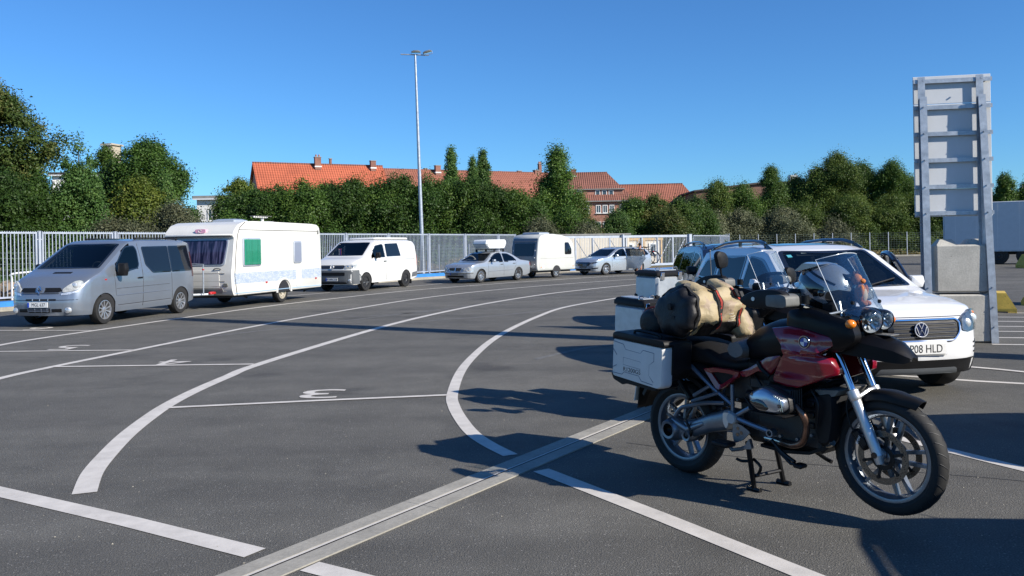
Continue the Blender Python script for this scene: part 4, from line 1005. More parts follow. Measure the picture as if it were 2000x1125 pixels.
def build_car(root, B, paint, glassmat, side_win, ws, rear_win=None, holes=True, trim=True, int_x=None, seat_x=(), glass_front=None, solid=()):
    """shell, liner, glass; returns body object"""
    hl = []
    if holes:
        def shrink(p, d):
            cx = sum(a for a, b in p) / len(p); cy = sum(b for a, b in p) / len(p); o = []
            for a, b in p:
                l = math.hypot(a - cx, b - cy); f = max(0, 1 - d / l); o.append((cx + (a - cx) * f, cy + (b - cy) * f))
            return o
        for p in [q for i_, q in enumerate(side_win) if i_ not in solid]: hl += [('side', shrink(p, .02)), ('sideR', shrink(p, .02))]
        hl.append(('top', shrink(ws, .03)))
    body = obj('body', B.shell(0, hl), paint, root, smooth=32)
    obj('underbody', B.liner(), M_['dark_trim'], root, smooth=None)
    if holes:
        obj('interior', B.shell(.03, hl, 8, 7, xlim=int_x), M_['interior'], root, smooth=None)
        seats(root, seat_x)
    top = lambda x, y: B.roofpt(x, y)
    gf = glass_front or glassmat
    wso = obj('windscreen', patch(ws, top, .004, .006, 4), gf, root)
    obj('windscreen_seal', ringpatch(ws, top, .05 if holes else .025, .007), M_['black_gloss'], wso)
    for sg in (1, -1):
        fs = lambda x, z, sg=sg: B.side(x, z, sg)
        for p in side_win:
            g = obj('side_window', patch(p, fs, .004, .006, 3), glassmat, root)
            obj('window_seal', ringpatch(p, fs, .035 if holes else .016, .007), M_['black_gloss'], g)
    if rear_win: obj('rear_window', patch(rear_win, top, .004, .006, 3), glassmat, root)
    return body
def door_handle(root, B, x, z, sg, mat):
    p = B.side(x, z, sg); obj('door_handle', MB().box((p.x, p.y + sg * .018, p.z), (.19, .03, .035), ch=.012), mat, root)
def ws_poly(B, xb, xt, yb, yt, bow=.05):
    # windscreen outline on the top surface, base towards the nose
    n = 8; a = []
    for k in range(n + 1):
        y = -yb + 2 * yb * k / n; a.append((xb - .0 + bow * (1 - (y / yb) ** 2), y))
    for k in range(n + 1):
        y = yt - 2 * yt * k / n; a.append((xt + bow * .6 * (1 - (y / yt) ** 2), y))
    return rpoly(a, .05, 2)

# ------------------------------------------------------------------ silver van
def silver_van():
    t = thing('van', 'silver passenger van towing the big white caravan, bluish plate on its front', 'van', (-9.58, 22.35, 0), rad(-100.8))
    B = Body(top=[(-.70, 1.72), (-.62, 1.88), (-.4, 1.925), (.3, 1.945), (1.5, 1.945), (1.93, 1.915), (2.08, 1.86), (2.25, 1.765), (3.05, 1.27), (3.16, 1.215), (3.45, 1.10), (3.7, .97), (3.84, .87), (3.90, .79), (3.93, .73)],
             w=[(-.70, .86), (-.62, .925), (-.3, .945), (0, .95), (2.5, .95), (3.1, .94), (3.45, .905), (3.65, .85), (3.78, .76), (3.86, .62), (3.91, .40), (3.925, .2), (3.93, .0)],
             bot=[(-.7, .34), (-.3, .26), (2.6, .25), (3.5, .25), (3.93, .26)], belt=1.12, tum=.16, inset=[(.2, .05), (.35, .015), (.5, 0), (.9, 0), (1.12, .012), (2, .03)],
             nose=[(.2, -.07), (.36, -.005), (.55, 0.0), (.68, -.02), (.80, -.05), (.95, -.11)], wheels=(0.0, 3.0), R=.375, xn=3.3, drop=.075, rc=2.5)
    fw = rpoly([(2.62, 1.16), (2.60, 1.30), (2.22, 1.70), (2.10, 1.765), (1.78, 1.775), (1.70, 1.66), (1.70, 1.30), (1.78, 1.22), (2.2, 1.155)], .06, 3)
    w1 = rpoly([(1.51, 1.745), (.42, 1.76), (.42, 1.095), (1.19, 1.095), (1.45, 1.30)], .05, 3); w2 = rpoly([(.40, 1.76), (-.48, 1.77), (-.56, 1.10), (.40, 1.095)], .05, 3)
    ws = ws_poly(B, 3.02, 2.12, .80, .70)
    build_car(t, B, M_['silver'], M_['van_glass'], [fw, w1, w2], ws, solid=(1, 2), holes=True, int_x=(-.6, 3.1), seat_x=(1.5, .4), glass_front=M_['glass'])
    for o in [q for q in COL.objects if q.parent == t and q.name.startswith('side_window')][0::3]: o.data.materials[0] = M_['dark_glass']
    L = lambda x, z: B.side(x, z, 1); F = lambda y, z: B.front(y, z)
    obj('dashboard', MB().box((2.75, 0, 1.08), (.7, 1.5, .16), ch=.05), M_['interior'], t)
    obj('steering_wheel', MB().tube([(2.42 + .06 * math.sin(a), .38 + .19 * math.cos(a), 1.22 + .18 * math.sin(a)) for a in [2 * PI * k / 20 for k in range(20)]], .016, 6, closed=True), M_['interior'], t)
    # front face
    obj('grille', patch(rpoly([(-.42, .765), (.42, .765), (.50, .80), (.46, .865), (-.46, .865), (-.50, .80)], .02), F, .006, .02), M_['black_plastic'], t)
    mb = MB(); mb.tube([tuple(F(y, .755) + Vector((.012, 0, 0))) for y in np.linspace(-.46, .46, 13)], .010, 6); obj('grille_strip', mb, M_['silver'], t)
    bd = F(0, .815) + Vector((.03, 0, 0)); mb = MB()
    for a, b in (((0, .085), (.055, 0)), ((.055, 0), (0, -.085)), ((0, -.085), (-.055, 0)), ((-.055, 0), (0, .085))): mb.tube([tuple(bd + Vector((0, a[0], a[1]))), tuple(bd + Vector((0, b[0], b[1])))], .014, 6)
    obj('badge', mb, M_['chrome'], t)
    obj('badge_panel', patch(rpoly([(-.10, .755), (.10, .755), (.12, .82), (.10, .885), (-.10, .885), (-.12, .82)], .03), F, .012, .02), M_['silver'], t)
    for sg in (1, -1):
        fl = lambda u, v, sg=sg: B.roofpt(u, sg * v)
        q = [(y * sg, z) for y, z in ((.52, .76), (.70, .785), (.80, .82), (.84, .90), (.845, .985), (.80, 1.02), (.72, 1.0), (.62, .92), (.52, .83))]
        ff = lambda y, z: Vector((B.front(y, z).x, y, z)) if False else B.front(y, min(z, 1.2))
        h = obj('headlight', patch(rpoly(q, .03, 3), ff, .014, .04, 4, sub=.05), M_['lens'], t)
        c = ff(sg * .72, .90); obj('reflector', MB().ell((c.x - .0, c.y, c.z), (.03, .075, .075), 14, 8), M_['lamp_grey'], h)
        q = [(y * sg, z) for y, z in ((.50, .70), (.66, .715), (.78, .76), (.80, .79), (.62, .765), (.50, .74))]
        obj('indicator', patch(q, ff, .012, .03), M_['lamp_grey'], t)
        c = F(sg * .64, .375); obj('fog_lamp', MB().lathe([(0, .03), (.05, .03), (.062, .022), (.07, -.03)], 20, axis='X', M=Matrix.Translation(c)), M_['lamp_grey'], t)
        obj('slot', patch(rpoly([(sg * .30, .34), (sg * .52, .34), (sg * .52, .41), (sg * .30, .41)], .015), F, .005, .02), M_['black_plastic'], t)
    obj('lower_grille', patch(rpoly([(-.26, .33), (.26, .33), (.27, .425), (-.27, .425)], .015), F, .006, .02), M_['black_plastic'], t)
    for z in (.36, .39): obj('grille_bar', MB().tube([tuple(F(y, z) + Vector((.012, 0, 0))) for y in np.linspace(-.25, .25, 9)], .007, 6), M_['silver'], t)
    for y in (-.1, .06, .2): obj('grille_bar', MB().tube([tuple(F(y, .335) + Vector((.012, 0, 0))), tuple(F(y, .42) + Vector((.012, 0, 0)))], .006, 6), M_['silver'], t)
    obj('upper_slot', patch(rpoly([(-.34, .585), (.40, .585), (.40, .625), (-.34, .625)], .012), F, .005, .02), M_['black_plastic'], t)
    for y in (-.16, .02, .22): obj('slot_bar', MB().tube([tuple(F(y, .58) + Vector((.01, 0, 0))), tuple(F(y, .63) + Vector((.01, 0, 0)))], .01, 6), M_['silver'], t)
    obj('bumper_crease', seam([(-.80, .60), (.80, .60)], lambda y, z: B.front(y, z) + Vector((.002, 0, 0)), .006), M_['dark_trim'], t)
    plate(t, F(-.02, .50) + Vector((.012, 0, 0)), .50, .115, 'MGL 637')
    obj('hood_vent', patch([(3.22, -.16), (3.30, -.16), (3.30, .30), (3.22, .30)], lambda x, y: B.roofpt(x, y), .004, .01), M_['black_plastic'], t)
    for sg in (1, -1):
        S = lambda x, z, sg=sg: B.side(x, z, sg)
        obj('door_seam', seam([(1.62, .33), (1.60, .9), (1.60, 1.5), (1.66, 1.82)], S, .006), M_['dark_trim'], t)
        obj('door_seam', seam([(2.62, .62), (2.66, 1.10), (2.62, 1.2)], S, .005), M_['dark_trim'], t); obj('door_seam', seam([(.40, .35), (.41, 1.08)], S, .006), M_['dark_trim'], t)
        obj('rub_strip', seam([(2.58, .62), (.46, .64)], S, .010), M_['silver'], t); obj('crease', seam([(2.6, .78), (.5, .80)], S, .004), M_['dark_trim'], t)
        obj('sill_crease', seam([(2.55, .40), (.46, .42)], S, .006), M_['dark_trim'], t)
        door_handle(t, B, 1.72, 1.0, sg, M_['black_plastic']); mirror(t, (2.56, sg * 1.08, 1.22), sg, M_['black_plastic'], (.15, .24, .30), .2)
        obj('fuel_flap' if sg > 0 else 'side_lamp', patch(rpoly([(2.93, .99), (3.0, .99), (3.0, 1.02), (2.93, 1.02)], .01), S, .006, .01), M_['red_lens'], t)
        r_ = []
        obj('tail_lamp', patch([(-.55, .95), (-.61, .95), (-.61, 1.6), (-.55, 1.6)], S, .004, .02), M_['smoke_lens'], t)
        for x in (0.0, 3.0): wheel(t, x, sg * .835, .325, .325, .205, .215, '10', M_['alloy'], 0.0, sg)
        rl = MB().tube([tuple(B.roofpt(x, sg * .66) + Vector((0, 0, .035))) for x in np.linspace(-.3, 1.55, 9)], .02, 6); 
        for x in (-.25, .6, 1.5): rl.tube([tuple(B.roofpt(x, sg * .66)), tuple(B.roofpt(x, sg * .66) + Vector((0, 0, .035)))], .022, 6)
        obj('roof_rail', rl, M_['black_plastic'], t)
    obj('tow_ball', MB().tube([(-.65, 0, .40), (-.86, 0, .38), (-.9, 0, .42)], .03, 8), M_['black_satin'], t)
    obj('exhaust', MB().tube([(-.3, .55, .27), (-.72, .55, .25)], .035, 10), M_['steel'], t)
    c = thing('bottle', 'small red bottle lying on the dashboard of the silver van', 'bottle', tuple(t.matrix_basis @ Vector((2.98, -.08, 1.17))), rad(-20))
    obj('bottle_body', MB().lathe([(0, -.12), (.035, -.12), (.035, .05), (.013, .09), (.013, .13), (0, .13)], 12), P('red_plastic', (.6, .04, .05), .4), c)
    c = thing('paper_slip', 'white paper slip on the dashboard of the silver van', 'paper', tuple(t.matrix_basis @ Vector((2.93, .55, 1.175))), rad(-100))
    obj('sheet', MB().box((0, 0, 0), (.12, .16, .004)), M_['plate_white'], c, smooth=None)
    return t
silver_van()

# ------------------------------------------------------------------ white van with lifting roof
def white_van():
    t = thing('van', 'white camper van with grey front bumper behind the caravan', 'van', (-5.19, 35.12, 0), rad(-113.3))
    B = Body(top=[(-.98, 1.55), (-.92, 1.75), (-.75, 1.89), (-.4, 1.93), (1.9, 1.935), (2.15, 1.90), (2.30, 1.83), (3.02, 1.34), (3.14, 1.28), (3.5, 1.20), (3.70, 1.11), (3.80, 1.02), (3.845, .95)],
             w=[(-.98, .86), (-.92, .90), (-.5, .945), (0, .95), (2.6, .95), (3.2, .94), (3.5, .91), (3.66, .86), (3.75, .79), (3.81, .64), (3.835, .42), (3.842, .2), (3.845, .0)],
             bot=[(-.98, .42), (-.5, .30), (2.6, .29), (3.845, .27)], belt=1.2, tum=.155, inset=[(.2, .05), (.36, .012), (.5, 0), (1.0, 0), (1.2, .012), (2, .03)],
             nose=[(.2, -.07), (.4, -.0), (.75, 0.0), (.9, -.03), (1.1, -.08)], wheels=(0.05, 2.98), R=.385, xn=3.35, drop=.07, rc=2.7)
    fw = rpoly([(2.60, 1.235), (2.58, 1.32), (2.24, 1.70), (1.72, 1.765), (1.66, 1.70), (1.62, 1.25)], .05, 3); rw = rpoly([(1.52, 1.77), (.56, 1.79), (.42, 1.27), (1.50, 1.26)], .05, 3)
    ws = ws_poly(B, 3.0, 2.28, .80, .70)
    build_car(t, B, M_['white_paint'], M_['van_glass'], [fw, rw], ws, solid=(1,), holes=True, int_x=(-.7, 3.1), seat_x=(1.6,), glass_front=M_['glass'])
    for o in [q for q in COL.objects if q.parent == t and q.name.startswith('side_window')][0::2]: o.data.materials[0] = M_['dark_glass']
    F = lambda y, z: B.front(y, z)
    obj('pop_top', MB().puff(rpoly([(-.72, 1.945), (1.85, 1.945), (1.80, 2.02), (-.66, 2.015)], .04), [(.97, -.60), (1, -.56), (1, .56), (.97, .60)]), M_['white_paint'], t, smooth=30)
    obj('pop_top_seal', MB().box((.57, 0, 1.945), (2.45, 1.16, .03)), M_['dark_trim'], t, smooth=None)
    obj('bumper', patch(rpoly([(-.93, .29), (.93, .29), (.93, .60), (.90, .80), (-.90, .80), (-.93, .60)], .05), F, .010, .03, 8, sub=.06), M_['grey_plastic'], t)
    for sg in (1, -1):
        fx = lambda x, z, sg=sg: B.side(x, z, sg)
        obj('bumper_wrap', patch(rpoly([(3.37, .29), (3.80, .29), (3.80, .80), (3.42, .80), (3.40, .62)], .03), fx, .010, .03), M_['grey_plastic'], t)
        obj('rear_bumper_corner', patch(rpoly([(-.95, .43), (-.40, .40), (-.45, .58), (-.95, .62)], .03), fx, .010, .03), M_['grey_plastic'], t)
    obj('grille', patch(rpoly([(-.50, .855), (.50, .855), (.52, .985), (-.52, .985)], .03), F, .008, .02), M_['black_plastic'], t)
    for z in (.89, .945): obj('grille_bar', MB().tube([tuple(F(y, z) + Vector((.014, 0, 0))) for y in np.linspace(-.48, .48, 11)], .007, 6), M_['chrome'], t)
    vw_badge(t, F(0, .915) + Vector((.02, 0, 0)), .085, rad(-8))
    obj('lower_grille', patch(rpoly([(-.55, .60), (.55, .60), (.55, .72), (-.55, .72)], .02), F, .016, .02), M_['black_plastic'], t)
    obj('plate_recess', patch(rpoly([(-.62, .30), (.62, .30), (.58, .36), (-.58, .36)], .02), F, .015, .02), M_['black_plastic'], t)
    plate(t, F(0, .46) + Vector((.02, 0, 0)), .52, .115, 'PF WN 2130')
    for sg in (1, -1):
        q = [(sg * y, z) for y, z in ((.55, .85), (.78, .86), (.88, .88), (.90, .96), (.90, 1.03), (.70, 1.0), (.55, .985))]
        h = obj('headlight', patch(rpoly(q, .02, 2), F, .014, .04, 4, sub=.05), M_['lens'], t)
        for y in (.66, .80):
            c = F(sg * y, .93); obj('reflector', MB().ell((c.x + .005, c.y, c.z), (.02, .05, .045), 12, 8), M_['chrome'], h)
        c = F(sg * .72, .43); obj('fog_lamp', MB().lathe([(0, .03), (.045, .03), (.055, -.03)], 16, axis='X', M=Matrix.Translation(c)), M_['lamp_grey'], t)
        S = lambda x, z, sg=sg: B.side(x, z, sg)
        obj('door_seam', seam([(1.56, .36), (1.56, 1.3), (1.64, 1.82)], S, .006), M_['dark_trim'], t); obj('door_seam', seam([(2.66, .6), (2.68, 1.18)], S, .005), M_['dark_trim'], t)
        obj('slide_rail', seam([(.30, 1.14), (-.75, 1.16)], S, .007), M_['dark_trim'], t); obj('door_seam', seam([(.38, .38), (.38, 1.24)], S, .004), M_['dark_trim'], t)
        door_handle(t, B, 1.66, 1.09, sg, M_['black_plastic']); mirror(t, (2.34, sg * 1.07, 1.33), sg, M_['black_plastic'], (.13, .22, .22), .2)
        obj('tail_lamp', patch([(-.90, .85), (-.96, .85), (-.96, 1.3), (-.90, 1.3)], S, .006, .02), M_['red_lens'], t)
        for x in (.05, 2.98): wheel(t, x, sg * .835, .33, .33, .215, .205, 'steel', M_['steel_wheel'], 0, sg)
        obj('mud_flap', MB().box((-.42, sg * .80, .27), (.02, .24, .3)), M_['rubber'], t, smooth=None)
    c = thing('pennant', 'red and blue striped pennant hanging inside the white van windscreen', 'pennant', tuple(t.matrix_basis @ Vector((2.66, -.45, 1.30))), rad(-110))
    obj('cloth', MB().box((0, 0, .12), (.012, .12, .34), ch=.003), P('pennant_red', (.5, .05, .06), .8), c, smooth=None); obj('stripe', MB().box((.004, .02, .12), (.012, .03, .33)), M_['plate_blue'], c, smooth=None); obj('stripe', MB().box((.004, -.03, .12), (.012, .02, .33)), M_['plate_white'], c, smooth=None)
    return t
white_van()

# ------------------------------------------------------------------ silver saloon with roof box
def saloon(label, loc, rz, paint, sc, rack=True, wheelstyle='10'):
    t = thing('car', label, 'car', loc, rz, scale=sc)
    B = Body(top=[(-1.10, .70), (-1.07, .86), (-1.0, .955), (-.5, 1.01), (-.22, 1.04), (-.05, 1.12), (.45, 1.36), (.75, 1.425), (1.1, 1.445), (1.5, 1.425), (1.72, 1.37), (2.42, 1.02), (2.55, .975), (3.0, .935), (3.4, .86), (3.58, .79), (3.66, .72), (3.69, .66)],
             w=[(-1.10, .70), (-1.06, .80), (-.95, .85), (-.5, .89), (0, .90), (2.4, .90), (3.0, .885), (3.35, .845), (3.5, .79), (3.6, .69), (3.66, .52), (3.682, .3), (3.688, .15), (3.69, .0)],
             bot=[(-1.1, .36), (-.6, .24), (2.9, .21), (3.69, .24)], belt=.93, tum=.36, inset=[(.15, .06), (.3, .02), (.5, 0), (.75, 0), (.93, .03), (1.5, .03)],
             nose=[(.2, -.05), (.42, 0), (.52, 0), (.56, -.03), (.72, -.08), (.9, -.12)], wheels=(0, 2.83), R=.345, xn=3.25, drop=.06, rc=2.6); B.zc = .315
    fw = rpoly([(2.30, .955), (1.80, 1.26), (1.66, 1.32), (1.22, 1.335), (1.18, .955)], .04, 2); rw = rpoly([(1.12, .955), (1.14, 1.335), (.72, 1.315), (.35, 1.16), (.12, .97)], .05, 2)
    ws = ws_poly(B, 2.42, 1.74, .72, .56, .10)
    build_car(t, B, paint, M_['dark_glass'], [fw, rw], ws, rear_win=ws_poly(B, .42, -.12, .52, .6, -.05), holes=True, int_x=(-.3, 2.5), seat_x=(1.1, .25), glass_front=M_['dark_glass'])
    F = lambda y, z: B.front(y, z)
    obj('grille', patch(rpoly([(-.32, .57), (.32, .57), (.38, .70), (-.38, .70)], .03), F, .010, .02), M_['black_plastic'], t)
    mb = MB(); mb.tube([tuple(F(y, z) + Vector((.014, 0, 0))) for y, z in rpoly([(-.33, .565), (.33, .565), (.39, .705), (-.39, .705)], .03)], .012, 6, closed=True); mb.tube([tuple(F(0, .56) + Vector((.016, 0, 0))), tuple(F(0, .71) + Vector((.016, 0, 0)))], .012, 6)
    obj('grille_frame', mb, M_['chrome'], t)
    for z in (.60, .63, .66): obj('grille_bar', MB().tube([tuple(F(y, z) + Vector((.014, 0, 0))) for y in np.linspace(-.33, .33, 9)], .005, 5), M_['guard_grey'], t)
    obj('bumper_strip', MB().tube([tuple(F(y, .47) + Vector((.006, 0, 0))) for y in np.linspace(-.84, .84, 25)], .022, 6), M_['guard_grey'], t)
    obj('lower_grille', patch(rpoly([(-.5, .27), (.5, .27), (.5, .36), (-.5, .36)], .02), F, .006, .02), M_['black_plastic'], t)
    plate(t, F(0, .43) + Vector((.03, 0, 0)), .52, .11, '', mat='guard_grey')
    st = MB().tube([tuple(B.roofpt(3.60, 0) + Vector((0, 0, 0))), tuple(B.roofpt(3.60, 0) + Vector((0, 0, .09)))], .005, 6); st.tube([tuple(B.roofpt(3.60, 0) + Vector((0, .03 * math.cos(a), .09 + .03 * math.sin(a)))) for a in [2 * PI * k / 14 for k in range(14)]], .004, 5, closed=True); obj('hood_ornament', st, M_['chrome'], t)
    for sg in (1, -1):
        for y, r in ((.70, .115), (.50, .09)):
            q = [(sg * y + r * math.cos(a), .635 + r * .95 * math.sin(a)) for a in [2 * PI * k / 18 for k in range(18)]]
            h = obj('headlight', patch(q, F, .012, .05, 4, sub=.05), M_['lens'], t); c = F(sg * y, .635); obj('reflector', MB().ell((c.x + .006, c.y, c.z), (.02, r * .5, r * .5), 12, 8), M_['chrome'], h)
        S = lambda x, z, sg=sg: B.side(x, z, sg)
        for pts in ([(1.16, .30), (1.17, .93)], [(2.32, .36), (2.34, .93)], [(.36, .55), (.10, .93)]): obj('door_seam', seam(pts, S, .005), M_['dark_trim'], t)
        obj('side_moulding', seam([(2.35, .52), (.45, .54)], S, .014), paint, t)
        door_handle(t, B, 1.32, .82, sg, M_['guard_grey']); door_handle(t, B, .35, .84, sg, M_['guard_grey']); mirror(t, (2.05, sg * 1.0, 1.0), sg, paint, (.12, .19, .13), .12)
        obj('tail_lamp', patch([(-.95, .70), (-1.05, .70), (-1.05, .85), (-.95, .86)], S, .006, .02), M_['red_lens'], t)
        for x in (0, 2.83): wheel(t, x, sg * .77, .315, .315, .205, .205, wheelstyle, M_['alloy'], 0, sg)
    if rack:
        for x in (.75, 1.45):
            z = B.zt(x); obj('rack_bar', MB().box((x, 0, z + .10), (.06, 1.16, .035), ch=.01), M_['black_plastic'], t)
            for sg in (1, -1): obj('rack_foot', MB().box((x, sg * .54, z + .03), (.09, .08, .14), ch=.02), M_['black_plastic'], t)
    return t
sal = saloon('silver saloon car carrying a white roof box and towing the small caravan', (-.38, 39.75, 0), rad(-127.5), M_['silver2'], .95)
rb = thing('roof_box', 'white roof box on the rack of the silver saloon', 'roof box', tuple(sal.matrix_basis @ Vector((1.12, .02, 1.575))), rad(-127.5), scale=.95)
bx = rpoly([(-.62, 0), (.62, 0), (.80, .20), (.74, .36), (.66, .42), (-.66, .42), (-.74, .36), (-.78, .20)], .03)
obj('lid', MB().puff(rpoly([(-.78, .20), (.80, .20), (.74, .37), (.66, .42), (-.66, .42), (-.74, .37)], .04), [(.93, -.43), (1, -.38), (1, .38), (.93, .43)]), M_['roof_box'], rb, smooth=30)
obj('tray', MB().puff(rpoly([(-.60, 0), (.60, 0), (.78, .19), (-.76, .19)], .03), [(.93, -.43), (1, -.38), (1, .38), (.93, .43)]), M_['roof_box'], rb, smooth=30)
obj('seam_strip', MB().box((.01, 0, .195), (1.5, .78, .012)), M_['dark_trim'], rb, smooth=None)
# parked outside the frame, casting the shadows at the right edge

# ------------------------------------------------------------------ silver estate with open rear door and bicycle
def estate():
    t = thing('car', 'silver estate car with its rear door open and a bicycle behind', 'car', (6.3, 46.2, 0), rad(-140.5), scale=.96)
    B = Body(top=[(-1.05, .80), (-1.03, .95), (-.92, 1.15), (-.70, 1.37), (-.45, 1.43), (.2, 1.465), (1.0, 1.475), (1.4, 1.45), (1.62, 1.40), (2.42, 1.02), (2.55, .985), (3.1, .91), (3.4, .83), (3.52, .74), (3.57, .66)],
             w=[(-1.05, .76), (-1.0, .84), (-.8, .88), (-.4, .905), (0, .91), (2.2, .91), (2.9, .90), (3.2, .86), (3.38, .80), (3.48, .70), (3.54, .52), (3.562, .3), (3.568, .15), (3.57, .0)],
             bot=[(-1.05, .36), (-.5, .24), (2.9, .21), (3.57, .22)], belt=.96, tum=.34, inset=[(.15, .06), (.3, .02), (.5, 0), (.75, 0), (.93, .025), (1.5, .025)],
             nose=[(.2, -.04), (.3, 0), (.5, 0), (.62, -.02), (.75, -.07), (.9, -.12)], wheels=(0, 2.69), R=.35, xn=3.1, drop=.06, rc=2.6); B.zc = .32
    fw = rpoly([(2.25, .985), (1.66, 1.30), (1.52, 1.35), (1.14, 1.375), (1.10, .985)], .04, 2); qw = rpoly([(.02, 1.0), (.05, 1.34), (-.55, 1.30), (-.82, 1.06)], .04, 2); rw = rpoly([(1.04, .985), (1.06, 1.375), (.10, 1.36), (.08, 1.0)], .04, 2)
    ws = ws_poly(B, 2.40, 1.63, .74, .58, .10)
    build_car(t, B, M_['silver3'], M_['dark_glass'], [fw, rw, qw], ws, holes=True, int_x=(-.8, 2.5), seat_x=(1.0, .15), glass_front=M_['dark_glass'])
    F = lambda y, z: B.front(y, z)
    obj('grille', patch(rpoly([(-.40, .50), (.40, .50), (.50, .60), (.46, .70), (-.46, .70), (-.50, .60)], .03), F, .010, .03), M_['black_gloss'], t)
    obj('lower_grille', patch(rpoly([(-.50, .25), (.50, .25), (.56, .36), (-.56, .36)], .02), F, .008, .02), M_['black_plastic'], t)
    plate(t, F(0, .44) + Vector((.02, 0, 0)), .52, .11, '', mat='guard_grey')
    for sg in (1, -1):
        q = [(sg * y, z) for y, z in ((.50, .62), (.66, .62), (.78, .645), (.84, .70), (.80, .715), (.62, .69), (.50, .685))]
        h = obj('headlight', patch(rpoly(q, .015, 2), F, .012, .04, 4, sub=.05), M_['black_gloss'], t)
        for y in (.6, .72): c = F(sg * y, .655); obj('reflector', MB().ell((c.x + .004, c.y, c.z), (.02, .035, .025), 10, 6), M_['chrome'], h)
        q = [(sg * y, z) for y, z in ((.58, .33), (.82, .35), (.84, .42), (.60, .38))]; obj('fog_slot', patch(q, F, .008, .03), M_['black_plastic'], t)
        S = lambda x, z, sg=sg: B.side(x, z, sg)
        for pts in ([(1.08, .30), (1.08, .97)], [(2.22, .40), (2.26, .97)]): obj('door_seam', seam(pts, S, .005), M_['dark_trim'], t)
        obj('crease', seam([(2.3, .80), (-.7, .88)], S, .004), M_['dark_trim'], t)
        door_handle(t, B, 1.22, .86, sg, M_['silver3']); mirror(t, (2.0, sg * 1.03, 1.02), sg, M_['silver3'], (.12, .19, .13), .12)
        for x in (0, 2.69): wheel(t, x, sg * .79, .32, .32, .205, .215, '5d', M_['alloy'], 0, sg)
        rl = MB().tube([tuple(B.roofpt(x, sg * .58) + Vector((0, 0, .03))) for x in np.linspace(-.6, 1.3, 9)], .014, 6); obj('roof_rail', rl, M_['black_gloss'], t)
    # open rear door, hinged at the centre pillar
    d = part_empty('open_door', t, (1.06, .915, 0), (0, 0, rad(-62)))
    dp = rpoly([(0, .30), (0, .98), (-1.02, .98), (-1.06, .86), (-.86, .58), (-.72, .30)], .04)
    obj('door_skin', MB().puff(dp, [(.97, .0), (1, .012), (1, .05), (.97, .06)]), M_['silver3'], d, smooth=30)
    mb = MB().tube([(-.02, .03, .98), (-.04, .02, 1.36), (-.45, -.03, 1.375), (-.98, -.06, 1.33), (-1.0, .02, .99)], .022, 6); obj('door_frame', mb, M_['black_gloss'], d)
    obj('door_glass', MB().puff([(-.05, .99), (-.06, 1.35), (-.95, 1.32), (-.98, .99)], [(1, .02), (1, .026)]), M_['glass'], d, smooth=None)
    obj('handle', MB().box((-.86, .07, .87), (.16, .03, .03), ch=.01), M_['silver3'], d)
    # carrier
    mb = MB()
    for y in (-.3, .3): mb.tube([(-1.0, y, .45), (-1.3, y, .48), (-1.3, y, 1.15)], .018, 6)
    mb.tube([(-1.3, -.4, 1.15), (-1.3, .4, 1.15)], .018, 6)
    for y in (-1,): mb.tube([(-1.28, -.85, .5), (-1.28, .85, .5)], .025, 6)
    obj('bicycle_carrier', mb, M_['black_satin'], t)
    return t
est = estate()
